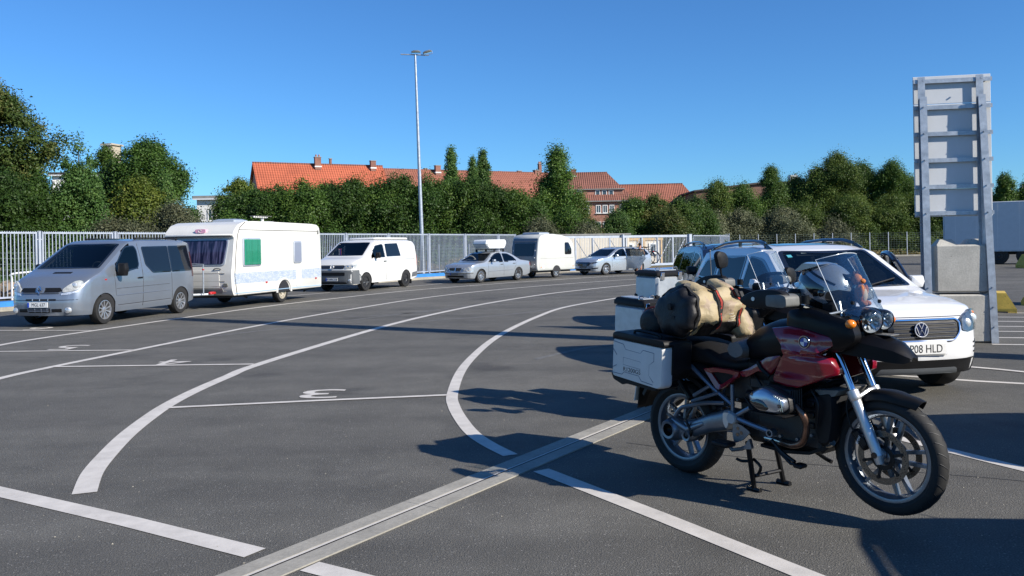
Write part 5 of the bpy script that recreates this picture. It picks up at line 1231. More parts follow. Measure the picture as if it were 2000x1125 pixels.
def bicycle(label, M):
    t = thing('bicycle', label, 'bicycle'); t.matrix_world = M
    for x in (-.52, .52):
        w = part_empty('wheel', t, (x, 0, .34))
        obj('tyre', MB().tube([(.33 * math.cos(a), 0, .33 * math.sin(a)) for a in [2 * PI * k / 32 for k in range(32)]], .020, 6, closed=True), M_['rubber'], w)
        obj('rim', MB().tube([(.305 * math.cos(a), 0, .305 * math.sin(a)) for a in [2 * PI * k / 32 for k in range(32)]], .010, 5, closed=True), M_['chrome'], w)
        mb = MB(); 
        for k in range(14): a = 2 * PI * k / 14; mb.tube([(0, .02 * (-1) ** k, 0), (.3 * math.cos(a), 0, .3 * math.sin(a))], .0025, 4)
        mb.tube([(0, -.05, 0), (0, .05, 0)], .02, 8); obj('spokes', mb, M_['chrome'], w)
    f = MB(); bb, st, hd, ra, fa = (-.08, 0, .30), (-.22, 0, .78), (.33, 0, .78), (-.52, 0, .34), (.52, 0, .34)
    for a, b, r in ((bb, st, .017), (st, hd, .017), (bb, (.36, 0, .62), .02), (hd, (.36, 0, .62), .02)): f.tube([a, b], r, 8)
    for y in (-.05, .05): f.tube([ra, (bb[0], y * .6, bb[2])], .010, 6); f.tube([(ra[0], y, ra[2]), (st[0], y * .3, st[2])], .009, 6); f.tube([(fa[0], y, fa[2]), (.36, y, .62)], .012, 6)
    obj('frame', f, M_['black_gloss'], t)
    obj('handlebar', MB().tube([(.33, 0, .78), (.34, 0, .93)], .014, 6).tube(smooth_curve([(.22, -.30, .98), (.33, -.24, .95), (.36, 0, .93), (.33, .24, .95), (.22, .30, .98)], 4), .012, 6), M_['black_satin'], t)
    obj('saddle', MB().puff([(-.40, -.08), (-.36, .09), (-.10, .02), (-.10, -.02)], [(.8, .90), (1, .92), (.9, .95)], 'XY').tube([(-.22, 0, .78), (-.24, 0, .92)], .013, 6), M_['vinyl_black'], t)
    obj('chainset', MB().lathe([(0, -.06), (.09, -.06), (.09, -.052), (0, -.052)], 20, M=Matrix.Translation(bb)).tube([(bb[0], -.07, bb[2]), (bb[0] + .12, -.07, bb[2] - .1)], .01, 6), M_['black_satin'], t)
    obj('carrier', MB().box((-.56, 0, .72), (.36, .12, .02)).tube([(-.52, .06, .34), (-.56, .06, .71)], .007, 5).tube([(-.52, -.06, .34), (-.56, -.06, .71)], .007, 5), M_['black_satin'], t, smooth=None)
    obj('rear_lamp', MB().box((-.75, 0, .70), (.03, .09, .05), ch=.01), M_['red_lens'], t)
    for x in (-.52, .52): obj('mudguard', MB().lathe([(.365, -.03), (.372, 0), (.365, .03)], 16, M=Matrix.Translation((x, 0, .34)), a0=rad(10), a1=rad(170)), M_['black_gloss'], t)
EM = est.matrix_basis
bicycle('black bicycle mounted crosswise on the rear carrier of the silver estate', EM @ Matrix.Translation((-1.36, -.05, .50)) @ Matrix.Rotation(rad(-90), 4, 'Z'))
bicycle('second black bicycle on the estate carrier, farther from the tailgate', EM @ Matrix.Translation((-1.56, .10, .52)) @ Matrix.Rotation(rad(90), 4, 'Z'))
# person leaning in at the open door
def person():
    p = EM @ Vector((.42, 1.18, 0)); t = thing('person', 'person with dark hair standing behind the open rear door', 'person', (p.x, p.y, 0), rad(60), scale=.93)
    J = {'pel': (0, 0, .90), 'chest': (.10, 0, 1.22), 'neck': (.17, 0, 1.42), 'head0': (.20, 0, 1.50), 'head1': (.22, 0, 1.66)}
    V = [J['pel'], (.04, 0, 1.05), J['chest'], J['neck'], J['head0'], J['head1']]; E = [(0, 1), (1, 2), (2, 3), (3, 4), (4, 5)]; Rr = [.14, .125, .15, .06, .085, .075]
    for s in (-1, 1):
        k = len(V); V += [(.0, s * .10, .84), (.03, s * .11, .48), (-.02, s * .11, .09), (.10, s * .12, .045)]; Rr += [.095, .065, .045, .035]; E += [(0, k), (k, k + 1), (k + 1, k + 2), (k + 2, k + 3)]
        k = len(V); V += [(.12, s * .20, 1.36), (.22, s * .25, 1.10), (.42, s * .20, 1.02), (.50, s * .18, 1.02)]; Rr += [.055, .043, .034, .03]; E += [(2, k), (k, k + 1), (k + 1, k + 2), (k + 2, k + 3)]
    me = bpy.data.meshes.new('body'); me.from_pydata(V, E, []); me.materials.append(M_['skin']); o = bpy.data.objects.new('body', me); COL.objects.link(o); o.parent = t
    m = o.modifiers.new('skin', 'SKIN'); m.use_smooth_shade = True
    if not me.skin_vertices:
        bpy.context.view_layer.objects.active = o
        o.data.attributes  # layer is created with the modifier below
        import bmesh
        bm = bmesh.new(); bm.from_mesh(me); bm.verts.layers.skin.verify(); bm.to_mesh(me); bm.free()
    for i, r in enumerate(Rr): me.skin_vertices[0].data[i].radius = (r, r)
    me.skin_vertices[0].data[0].use_root = True
    o.modifiers.new('sub', 'SUBSURF').levels = 2; o.modifiers['sub'].render_levels = 2
    obj('shirt', MB().rings([[(x + .16 * k * math.cos(a) * .8, .16 * k * 1.15 * math.sin(a), z) for a in [2 * PI * j / 14 for j in range(14)]] for x, z, k in ((0, .86, 1.05), (.04, 1.05, 1.0), (.10, 1.22, 1.1), (.15, 1.36, .95), (.17, 1.43, .45))]), M_['shirt'], t)
    obj('hair', MB().ell((.205, 0, 1.665), (.105, .095, .10), 14, 8), M_['hair'], t)
    obj('shorts', MB().rings([[(.13 * k * math.cos(a), .155 * k * 1.1 * math.sin(a), z) for a in [2 * PI * j / 14 for j in range(14)]] for z, k in ((.60, 1.25), (.75, 1.15), (.92, 1.1))]), M_['dark_trim'], t)
person()

# ------------------------------------------------------------------ white off-roader (close) and navy one behind it
def offroader(label, loc, rz, paint, sc, near=True):
    t = thing('car', label, 'car', loc, rz, scale=sc)
    B = Body(top=[(-.96, .95), (-.93, 1.15), (-.80, 1.42), (-.62, 1.585), (-.35, 1.635), (.2, 1.665), (.9, 1.67), (1.25, 1.645), (1.47, 1.59), (2.20, 1.165), (2.34, 1.11), (2.8, 1.055), (3.12, .99), (3.30, .92), (3.40, .84), (3.45, .76), (3.47, .70)],
             w=[(-.96, .78), (-.90, .86), (-.6, .895), (0, .905), (2.3, .905), (2.8, .90), (3.05, .875), (3.22, .82), (3.34, .72), (3.41, .58), (3.445, .42), (3.46, .25), (3.466, .12), (3.47, .0)],
             bot=[(-.96, .42), (-.5, .30), (2.0, .27), (2.9, .29), (3.2, .30), (3.47, .27)], belt=1.06, tum=.30, inset=[(.15, .06), (.3, .03), (.5, 0), (.85, 0), (1.06, .02), (1.8, .03)],
             nose=[(.2, -.12), (.30, -.04), (.42, 0), (.60, 0), (.70, -.015), (.80, -.04), (.92, -.09), (1.05, -.16)], wheels=(0, 2.60), R=.405, xn=2.95, drop=.065, rc=2.5, xs_step=.05); B.zc = .345
    fw = rpoly([(2.02, 1.10), (1.50, 1.43), (1.36, 1.49), (.98, 1.52), (.94, 1.09)], .05, 3); rw = rpoly([(.86, 1.09), (.88, 1.52), (.06, 1.51), (.02, 1.12)], .05, 3); qw = rpoly([(-.04, 1.13), (-.02, 1.505), (-.48, 1.46), (-.70, 1.20)], .05, 3)
    ws = ws_poly(B, 2.20, 1.46, .76, .60, .08)
    gm = M_['dark_glass']
    build_car(t, B, paint, gm, [fw, rw, qw], ws, holes=True, int_x=(-.7, 2.3), seat_x=(.95, .1), glass_front=M_['glass'])
    F = lambda y, z: B.front(y, z)
    obj('dashboard', MB().box((1.95, 0, 1.0), (.5, 1.4, .16), ch=.05), M_['interior'], t)
    obj('steering_wheel', MB().tube([(1.66 + .06 * math.sin(a), -.36 + .19 * math.cos(a), 1.1 + .17 * math.sin(a)) for a in [2 * PI * k / 20 for k in range(20)]], .015, 6, closed=True), M_['interior'], t)
    # black lower apron, grille, chrome
    obj('apron', patch(rpoly([(-.86, .30), (-.80, .27), (.80, .27), (.86, .30), (.87, .40), (.84, .43), (.4, .42), (-.4, .42), (-.84, .43), (-.87, .40)], .03), F, .008, .03, 8, sub=.05), M_['black_plastic'], t)
    obj('skid_strip', patch(rpoly([(-.48, .275), (.48, .275), (.44, .335), (-.44, .335)], .02), F, .014, .02), M_['grey_plastic'], t)
    gp = rpoly([(-.40, .625), (.40, .625), (.485, .705), (.50, .81), (.46, .845), (-.46, .845), (-.50, .81), (-.485, .73)], .04)
    obj('grille', patch(gp, F, .006, .02), M_['black_plastic'], t)
    obj('grille_frame', MB().tube([tuple(F(y, z) + Vector((.012, 0, 0))) for y, z in dens(gp, .05)], .013, 6, closed=True), M_['chrome'], t)
    for z in (.67, .712, .755, .80): obj('grille_bar', MB().tube([tuple(F(y, z) + Vector((.009, 0, 0))) for y in np.linspace(-.45, .45, 15)], .008, 6), M_['black_gloss'], t); obj('grille_edge', MB().tube([tuple(F(y, z - .008) + Vector((.013, 0, 0))) for y in np.linspace(-.44, .44, 15)], .0028, 5), M_['guard_grey'], t)
    vw_badge(t, F(0, .745) + Vector((.035, 0, 0)), .080, rad(-6))
    pl = F(0, .545)
    obj('plate_plinth', MB().box((pl.x + .004, 0, pl.z), (.03, .60, .15), ch=.01), paint, t)
    plate(t, pl + Vector((.028, 0, 0)), .535, .118, 'GP08 HLD' if near else '', eu=False, size=.122)
    obj('hood_shut_line', seam([(-.55, .872), (-.3, .872), (.3, .872), (.55, .872)], lambda y, z: B.front(y, z) + Vector((.003, 0, 0)), .005), M_['dark_trim'], t)
    for sg in (1, -1):
        q = [(sg * y, z) for y, z in ((.53, .72), (.62, .70), (.76, .72), (.83, .79), (.845, .90), (.80, .935), (.66, .90), (.55, .845))]
        h = obj('headlight', patch(rpoly(q, .02, 2), F, .012, .05, 5, sub=.04), M_['lamp_dark'], t)
        hg = obj('lamp_cover', patch(rpoly(q, .02, 2), F, .022, .012, 4, sub=.04), M_['screen'], h)
        for y, z, r in ((.62, .79, .055), (.75, .83, .06)):
            c = F(sg * y, z); obj('reflector', MB().ell((c.x + .004, c.y, c.z), (.022, r, r), 14, 8), M_['lamp_grey'], h)
        c = F(sg * .80, .885); obj('indicator_bulb', MB().ell((c.x, c.y, c.z), (.018, .03, .03), 10, 6), M_['amber'], h)
        for k in range(3):
            z = .475 + k * .05; q = [(sg * .70, z), (sg * .84, z + .005), (sg * .80, z + .035), (sg * .70, z + .018)]; obj('bumper_slot', patch(q, F, .004, .02), M_['black_plastic'], t)
        S = lambda x, z, sg=sg: B.side(x, z, sg)
        for pts in ([(.90, .36), (.91, 1.07)], [(2.10, .45), (2.12, 1.08)], [(.02, .8), (-.0, 1.1)]): obj('door_seam', seam(pts, S, .005), M_['dark_trim'], t)
        obj('sill_cladding', patch(rpoly([(.46, .28), (2.14, .28), (2.14, .37), (.46, .38)], .02), S, .008, .02), M_['black_plastic'], t)
        ar = MB()
        for c in (0, 2.6): ar.tube([tuple(B.side(c + .415 * math.cos(a), .345 + .415 * math.sin(a), sg) + Vector((0, sg * .002, 0))) for a in np.linspace(rad(4), rad(176), 17)], .016, 6)
        obj('arch_lip', ar, M_['black_plastic'] if near else paint, t)
        door_handle(t, B, 1.04, .94, sg, paint); door_handle(t, B, .16, .96, sg, paint)
        mirror(t, (1.86, sg * 1.05, 1.17), sg, paint if near else M_['black_plastic'], (.14, .22, .16), .14)
        for x in (0, 2.6): wheel(t, x, sg * .785, .345, .345, .235, .225, '5d', M_['alloy'], 0, sg)
        rl = MB().tube([tuple(B.roofpt(x, sg * .63) + Vector((0, 0, h_))) for x, h_ in ((-.62, .0), (-.45, .035), (-.1, .06), (.4, .07), (.9, .065), (1.15, .045), (1.36, .0))], [.02, .024, .024, .024, .024, .024, .02], 8)
        for x in (-.5, .4, 1.2): rl.tube([tuple(B.roofpt(x, sg * .63)), tuple(B.roofpt(x, sg * .63) + Vector((0, 0, .055)))], .026, 6)
        obj('roof_rail', rl, M_['black_gloss'], t)
        obj('wiper', MB().tube([tuple(B.roofpt(2.25, sg * .1 + .1) + Vector((0, 0, .02))), tuple(B.roofpt(2.10, sg * .5 + .1) + Vector((0, 0, .02)))], .009, 5), M_['black_plastic'], t)
    obj('roof_glass', patch(rpoly([(-.25, -.46), (1.18, -.46), (1.22, 0), (1.18, .46), (-.25, .46)], .06), lambda x, y: B.roofpt(x, y), .005, .012, 5), M_['black_gloss'], t)
    obj('aerial', MB().tube([tuple(B.roofpt(-.5, 0)), tuple(B.roofpt(-.5, 0) + Vector((-.14, 0, .22)))], .006, 5), M_['black_plastic'], t)
    if near:
        # near-side front door (car's left) standing open
        d = part_empty('open_door', t, (2.05, .92, 0), (0, 0, rad(-20)))
        obj('door_skin', MB().puff(rpoly([(0, .36), (0, 1.08), (-1.05, 1.08), (-1.12, .95), (-1.10, .50), (-1.0, .36)], .05), [(.97, -.04), (1, -.03), (1, .04), (.97, .055)]), paint, d, smooth=30)
        obj('door_frame', MB().tube(smooth_curve([(-.05, -.02, 1.08), (-.30, -.08, 1.30), (-.62, -.13, 1.49), (-.95, -.14, 1.52), (-1.10, -.12, 1.45), (-1.12, -.02, 1.08)], 4), .035, 8), M_['black_gloss'], d)
        obj('door_glass', MB().puff([(-.10, 1.08), (-.32, 1.28), (-.62, 1.46), (-1.06, 1.48), (-1.08, 1.08)], [(1, -.06), (1, -.052)]), M_['dark_glass'], d, smooth=None)
        obj('tax_disc', patch([(1.57, -.54), (1.62, -.54), (1.62, -.48), (1.57, -.48)], lambda x, y: B.roofpt(x, y), .012, .006), P('teal_sticker', (.08, .35, .42), .4), t)
    return t
offroader('white off-roader with a chrome grille and an open front door', (3.55, 11.72, 0), rad(-81), M_['suv_white'], .945)
offroader('navy off-roader queued directly behind the white one', (4.2, 17.3, 0), rad(-88), M_['navy'], .945, near=False)
# parked outside the frame: their shadows reach into the right edge of the view
offroader('dark off-roader parked out of view beside the photographer', (4.70, 2.98, 0), rad(-96), M_['navy'], .945, near=False)
offroader('dark off-roader parked crosswise out of view right of the red motorcycle', (5.95, 5.78, 0), rad(2), M_['navy'], .945, near=False)

# ================================================================== MOTORCYCLES
def bike_wheel(par, x, z, R, w, rimr, pairs, discs, name='wheel', tilt=0.0):
    wh = part_empty(name, par, (x, 0, z), (0, rad(13), 0)); h = w / 2
    prof = [(rimr + .004, -h * .62)]
    for k in range(13):
        a = PI * k / 12; prof.append((R - .055 + .055 * math.sin(a) ** .8 if 0 < k < 12 else R - .055, -h * math.cos(a)))
    prof.append((rimr + .004, h * .62))
    obj('tyre', MB().lathe(prof, 56), tread_mat(R), wh)
    # grooves cut across the tread, as slim dark bars set into it
    mb = MB()
    n = 34
    for k in range(n):
        a = 2 * PI * k / n
        for s in (-1, 1):
            pts = []
            for j in range(5):
                f = j / 4; y = s * h * (.10 + .72 * f); aa = a + (.10 + (.09 if s > 0 else 0)) * f + (PI / n if s > 0 else 0)
                q = math.acos(max(-1, min(1, -y / h))); r = R - .055 + .055 * math.sin(q) ** .8 - .0012
                pts.append((r * math.cos(aa), y, r * math.sin(aa)))
            mb.tube(pts, .0032, 4)
    tag(obj('tread_groove', mb, M_['dark_trim'], wh), kind='stuff')
    mb = MB()
    mb.lathe([(rimr + .012, -h * .70), (rimr + .004, -h * .72), (rimr - .010, -h * .66), (rimr - .028, -h * .25), (rimr - .030, h * .25), (rimr - .010, h * .66), (rimr + .004, h * .72), (rimr + .012, h * .70)], 64)
    mb.lathe([(.0, -.055), (.032, -.055), (.045, -.045), (.048, .045), (.032, .055), (0, .055)], 24)
    for k in range(pairs):
        for dd in (-.032, .032):
            M = Matrix.Rotation(2 * PI * k / pairs, 4, 'Y'); r0, r1 = .035, rimr - .018
            vs = []
            for yy in (-1, 1):
                vs += [(dd * .7 - .011, yy * .020, r0), (dd * .7 + .011, yy * .020, r0), (dd * 1.25 + .009, yy * .016, r1), (dd * 1.25 - .009, yy * .016, r1)]
            mb.add(vs, [(0, 1, 2, 3), (7, 6, 5, 4), (0, 3, 7, 4), (1, 5, 6, 2), (0, 4, 5, 1), (3, 2, 6, 7)], 0, M)
    obj('rim', mb, M_['cast_alu'], wh)
    for y, r in discs:
        d = MB(); d.lathe([(r - .036, y - .0025), (r, y - .0025), (r, y + .0025), (r - .036, y + .0025), (r - .036, y - .0025)], 48)
        dk = obj('brake_disc', d, M_['disc'], wh)
        c = MB(); c.lathe([(.045, y - .003), (.07, y - .003), (.07, y + .003), (.045, y + .003), (.045, y - .003)], 28)
        for k in range(6):
            M = Matrix.Rotation(2 * PI * k / 6, 4, 'Y'); c.box((0, y, .09), (.016, .006, .055), M=M)
            c.lathe([(0, y - .008), (.010, y - .008), (.010, y + .008), (0, y + .008)], 10, M=M @ Matrix.Translation((0, 0, r - .034)))
        obj('disc_carrier', c, M_['black_satin'], wh)
        hb = MB()
        for k in range(36):
            M = Matrix.Rotation(2 * PI * k / 36, 4, 'Y')
            for j in range(2): hb.lathe([(.0034, y - .0032), (0, y - .0032)], 6, M=M @ Matrix.Translation((0, 0, r - .010 - .013 * ((k + j) % 2) - .0)) if j == 0 else M @ Matrix.Rotation(.09, 4, 'Y') @ Matrix.Translation((0, 0, r - .018))); hb.lathe([(0, y + .0032), (.0034, y + .0032)], 6, M=M @ Matrix.Translation((0, 0, r - .010 - .013 * (k % 2))))
        tag(obj('disc_hole', hb, M_['black_gloss'], dk, smooth=None), kind='stuff')
    obj('valve', MB().tube([(0, -.0, rimr - .03), (0, -.012, rimr - .07)], .005, 6), M_['black_plastic'], wh)
    return wh
M_['disc'] = P('worn_brake_disc', (.17, .145, .12), .35, metal=.85, var=.2, vs_=20)
def tread_mat(R):
    return M_['rubber']
def tubes(root, name, mat, *paths, r=.011, n=8):
    for p in paths: obj(name, MB().tube(p, r, n), M_[mat] if isinstance(mat, str) else mat, root)

def telelever_front(root, fx=1.505, fz=.395):
    """forks, fender, calipers shared by both machines"""
    top = Vector((1.245, 0, .985)); ax = Vector((fx, 0, fz)); d = (ax - top)
    col = top + d * .42
    for sg in (-1, 1):
        y = sg * .108
        obj('fork_tube', MB().tube([(top.x, y, top.z), (col.x, y, col.z)], .0205, 18), M_['chrome_tube'], root)
        obj('fork_collar', MB().tube([tuple(col + d.normalized() * q + Vector((0, y, 0))) for q in (-.022, -.018, .018, .04, .045)], [.026, .034, .034, .031, .026], 18), M_['light_alu'], root)
        e = ax + d.normalized() * -.02
        obj('fork_leg', MB().tube([tuple(col + d.normalized() * q + Vector((0, y, 0))) for q in (.03, .16, .18, .30, .36)] + [(e.x, y, e.z), (ax.x + .005, y, ax.z - .03)], [.0285, .029, .031, .030, .030, .030, .022], 18), M_['light_alu'], root)
        obj('axle_clamp', MB().lathe([(0, -.018), (.016, -.018), (.020, -.012), (.034, -.012), (.034, .012), (0, .012)], 20, M=Matrix.Translation((ax.x - .012, y + sg * -.022 - sg * 0, ax.z + .02)) @ Matrix.Scale(1, 4)), M_['light_alu'], root)
        obj('axle_bore', MB().lathe([(0, sg * .0), (.017, sg * .0)] if False else [(.017, 0), (0, 0)], 16, M=Matrix.Translation((ax.x - .012, y + sg * .0315, ax.z + .02))), M_['black_gloss'], root)
        cb = MB(); M = Matrix.Translation((fx - .118, sg * .088, fz + .085)) @ Matrix.Rotation(rad(-40), 4, 'Y')
        cb.box((0, 0, 0), (.055, .05, .125), M=M, ch=.012); cb.box((.012, sg * .022, 0), (.04, .018, .10), M=M, ch=.006)
        ca = obj('brake_caliper', cb, M_['black_satin'], root)
        obj('caliper_bracket', MB().tube([(fx - .10, sg * .085, fz + .06), (fx - .055, sg * .10, fz + .12)], .014, 8).tube([(fx - .13, sg * .085, fz + .11), (fx - .08, sg * .10, fz + .17)], .012, 8), M_['cast_alu'], root)
        if sg < 0: text('caliper_lettering', 'BMW', .022, M_['badge_white'], ca, M=Matrix.Translation((fx - .118, sg * .1205, fz + .085)) @ Matrix.Rotation(rad(90), 4, 'X') @ Matrix.Rotation(rad(68), 4, 'Z'), depth=.0003)
        tubes(root, 'brake_hose', 'black_satin', smooth_curve([(col.x - .03, y * .8, col.z), (fx - .20, sg * .10, fz + .26), (fx - .17, sg * .105, fz + .15), (fx - .13, sg * .095, fz + .12)], 5), r=.006)
    # fender: shell arc with a lip tip, plus the rear drop
    mb = MB(); rs = []
    for k in range(25):
        a = rad(58 + (172 - 58) * k / 24); r = .362 + (.018 if k < 3 else 0) * (3 - k) / 3; hw_ = (.040 + .030 * min(1, k / 5)) * (1 if k < 20 else 1 - .1 * (k - 20) / 4)
        ring = []
        for j in range(11):
            t = -1 + 2 * j / 10; yy = hw_ * math.sin(t * PI / 2); rr = r + .012 - .055 * abs(t) ** 3
            ring.append((fx + rr * math.cos(a), yy, fz + rr * math.sin(a)))
        for j in range(10, -1, -1):
            t = -1 + 2 * j / 10; yy = (hw_ - .004) * math.sin(t * PI / 2); rr = r + .007 - .055 * abs(t) ** 3
            ring.append((fx + rr * math.cos(a), yy, fz + rr * math.sin(a)))
        rs.append(ring)
    obj('front_fender', mb.rings(rs), M_['black_plastic'], root)
    tubes(root, 'fender_stay', 'light_alu', [(col.x + .02, -.10, col.z - .02), (col.x + .05, -.03, col.z + .02), (col.x + .05, .03, col.z + .02), (col.x + .02, .10, col.z - .02)], r=.013)
    # leading arm of the front suspension
    tubes(root, 'suspension_arm', 'black_satin', [(.98, -.06, .66), (1.20, -.05, .78), (1.30, 0, .80)], [(.98, .06, .66), (1.20, .05, .78), (1.30, 0, .80)], r=.018)
M_['chrome_tube'] = P('polished_fork_tube', (.62, .66, .72), .10, metal=1.0)

def screen_part(root, x0=1.435, z0=1.165, w0=.205, w1=.165, h=.375, rake=.165, name='windscreen'):
    mb = MB(); nu, nv = 22, 14; g = []
    for th in (0, 1):
        for j in range(nv + 1):
            v = j / nv; w = w0 + (w1 - w0) * v ** .8
            for i in range(nu + 1):
                u = -1 + 2 * i / nu; y = w * math.sin(u * 1.0) / math.sin(1.0)
                x = x0 - rake * v - .03 * u * u - .10 * max(0, abs(u) - .55) ** 1.3 * 2.2 - (.0035 * th)
                top = (1 - .10 * abs(u) ** 2.5)
                z = z0 + h * v * top + (.05 * abs(u) ** 2 * (1 - v))
                g.append((x, y, z))
    m = nu + 1; k = (nv + 1) * m; fs = []
    for j in range(nv):
        for i in range(nu):
            a = j * m + i; fs.append((a, a + 1, a + m + 1, a + m)); fs.append((k + a + m, k + a + m + 1, k + a + 1, k + a))
    for i in range(nu): fs.append((nv * m + i, nv * m + i + 1, k + nv * m + i + 1, k + nv * m + i)); fs.append((i + 1, i, k + i, k + i + 1))
    for j in range(nv): fs.append((j * m, (j + 1) * m, k + (j + 1) * m, k + j * m)); fs.append(((j + 1) * m + nu, j * m + nu, k + j * m + nu, k + (j + 1) * m + nu))
    o = obj(name, mb.add(g, fs), M_['screen'], root)
    # bright edge bead
    E_ = [g[nv * m + i] for i in range(m)]
    L_ = [g[j * m] for j in range(nv + 1)]; R__ = [g[j * m + nu] for j in range(nv + 1)]
    obj('screen_edge', MB().tube(L_ + E_[1:-1] + R__[::-1], .0022, 5), M_['screen_edge'], o)
    for y, z in ((-.13, .10), (.13, .10), (-.12, .02), (.12, .02)):
        i = int((math.asin(max(-1, min(1, y / w0 * math.sin(1.0)))) / 1.0 + 1) / 2 * nu); j = int(z / h * nv)
        p = g[j * m + i]; obj('screen_bolt', MB().lathe([(0, .006), (.010, .006), (.012, -.006)], 12, axis='X', M=Matrix.Translation(p)), M_['black_satin'], o)
    return o
M_['screen_edge'] = P('screen_edge', (.75, .80, .82), .15, coat=1.0)

def alu_case(root, name, M, w, d, h, lidc):
    """aluminium case w (x) d (y) h (z) with black lid corners; M places its base centre"""
    c = part_empty(name, root); c.matrix_local = M
    obj('case_shell', MB().box((0, 0, h * .42), (w, d, h * .84), ch=.022), M_['alu_box'], c, smooth=30)
    lid = MB().rings([[(x * w / 2 * k, y * d / 2 * k, z) for x, y in rpoly([(-1, -1), (1, -1), (1, 1), (-1, 1)], .12, 3)] for k, z in ((1.02, h * .845), (1.025, h * .86), (1.02, h * .94), (.90, h), (.86, h + .004))])
    obj('case_lid', lid, M_['black_plastic'], c, smooth=40)
    obj('lid_plate', MB().box((0, 0, h + .006), (w * .74, d * .62, .010), ch=.003), M_['alu_box'], c, smooth=None)
    for y in (-d * .32, d * .32):
        obj('lid_clasp', MB().tube(smooth_curve([(w * .30, y - .028, h + .004), (w * .30, y - .02, h + .03), (w * .30, y + .02, h + .03), (w * .30, y + .028, h + .004)], 4), .006, 6), M_['chrome'], c)
        obj('latch', MB().box((w * .52, y, h * .84), (.016, .05, .075), ch=.004), M_['chrome'], c)
    for sx in (-1, 1):
        for sy in (-1, 1):
            obj('corner_guard', MB().box((sx * (w / 2 - .022), sy * (d / 2 - .022), .03), (.054, .054, .07), ch=.010), M_['black_plastic'], c)
    return c

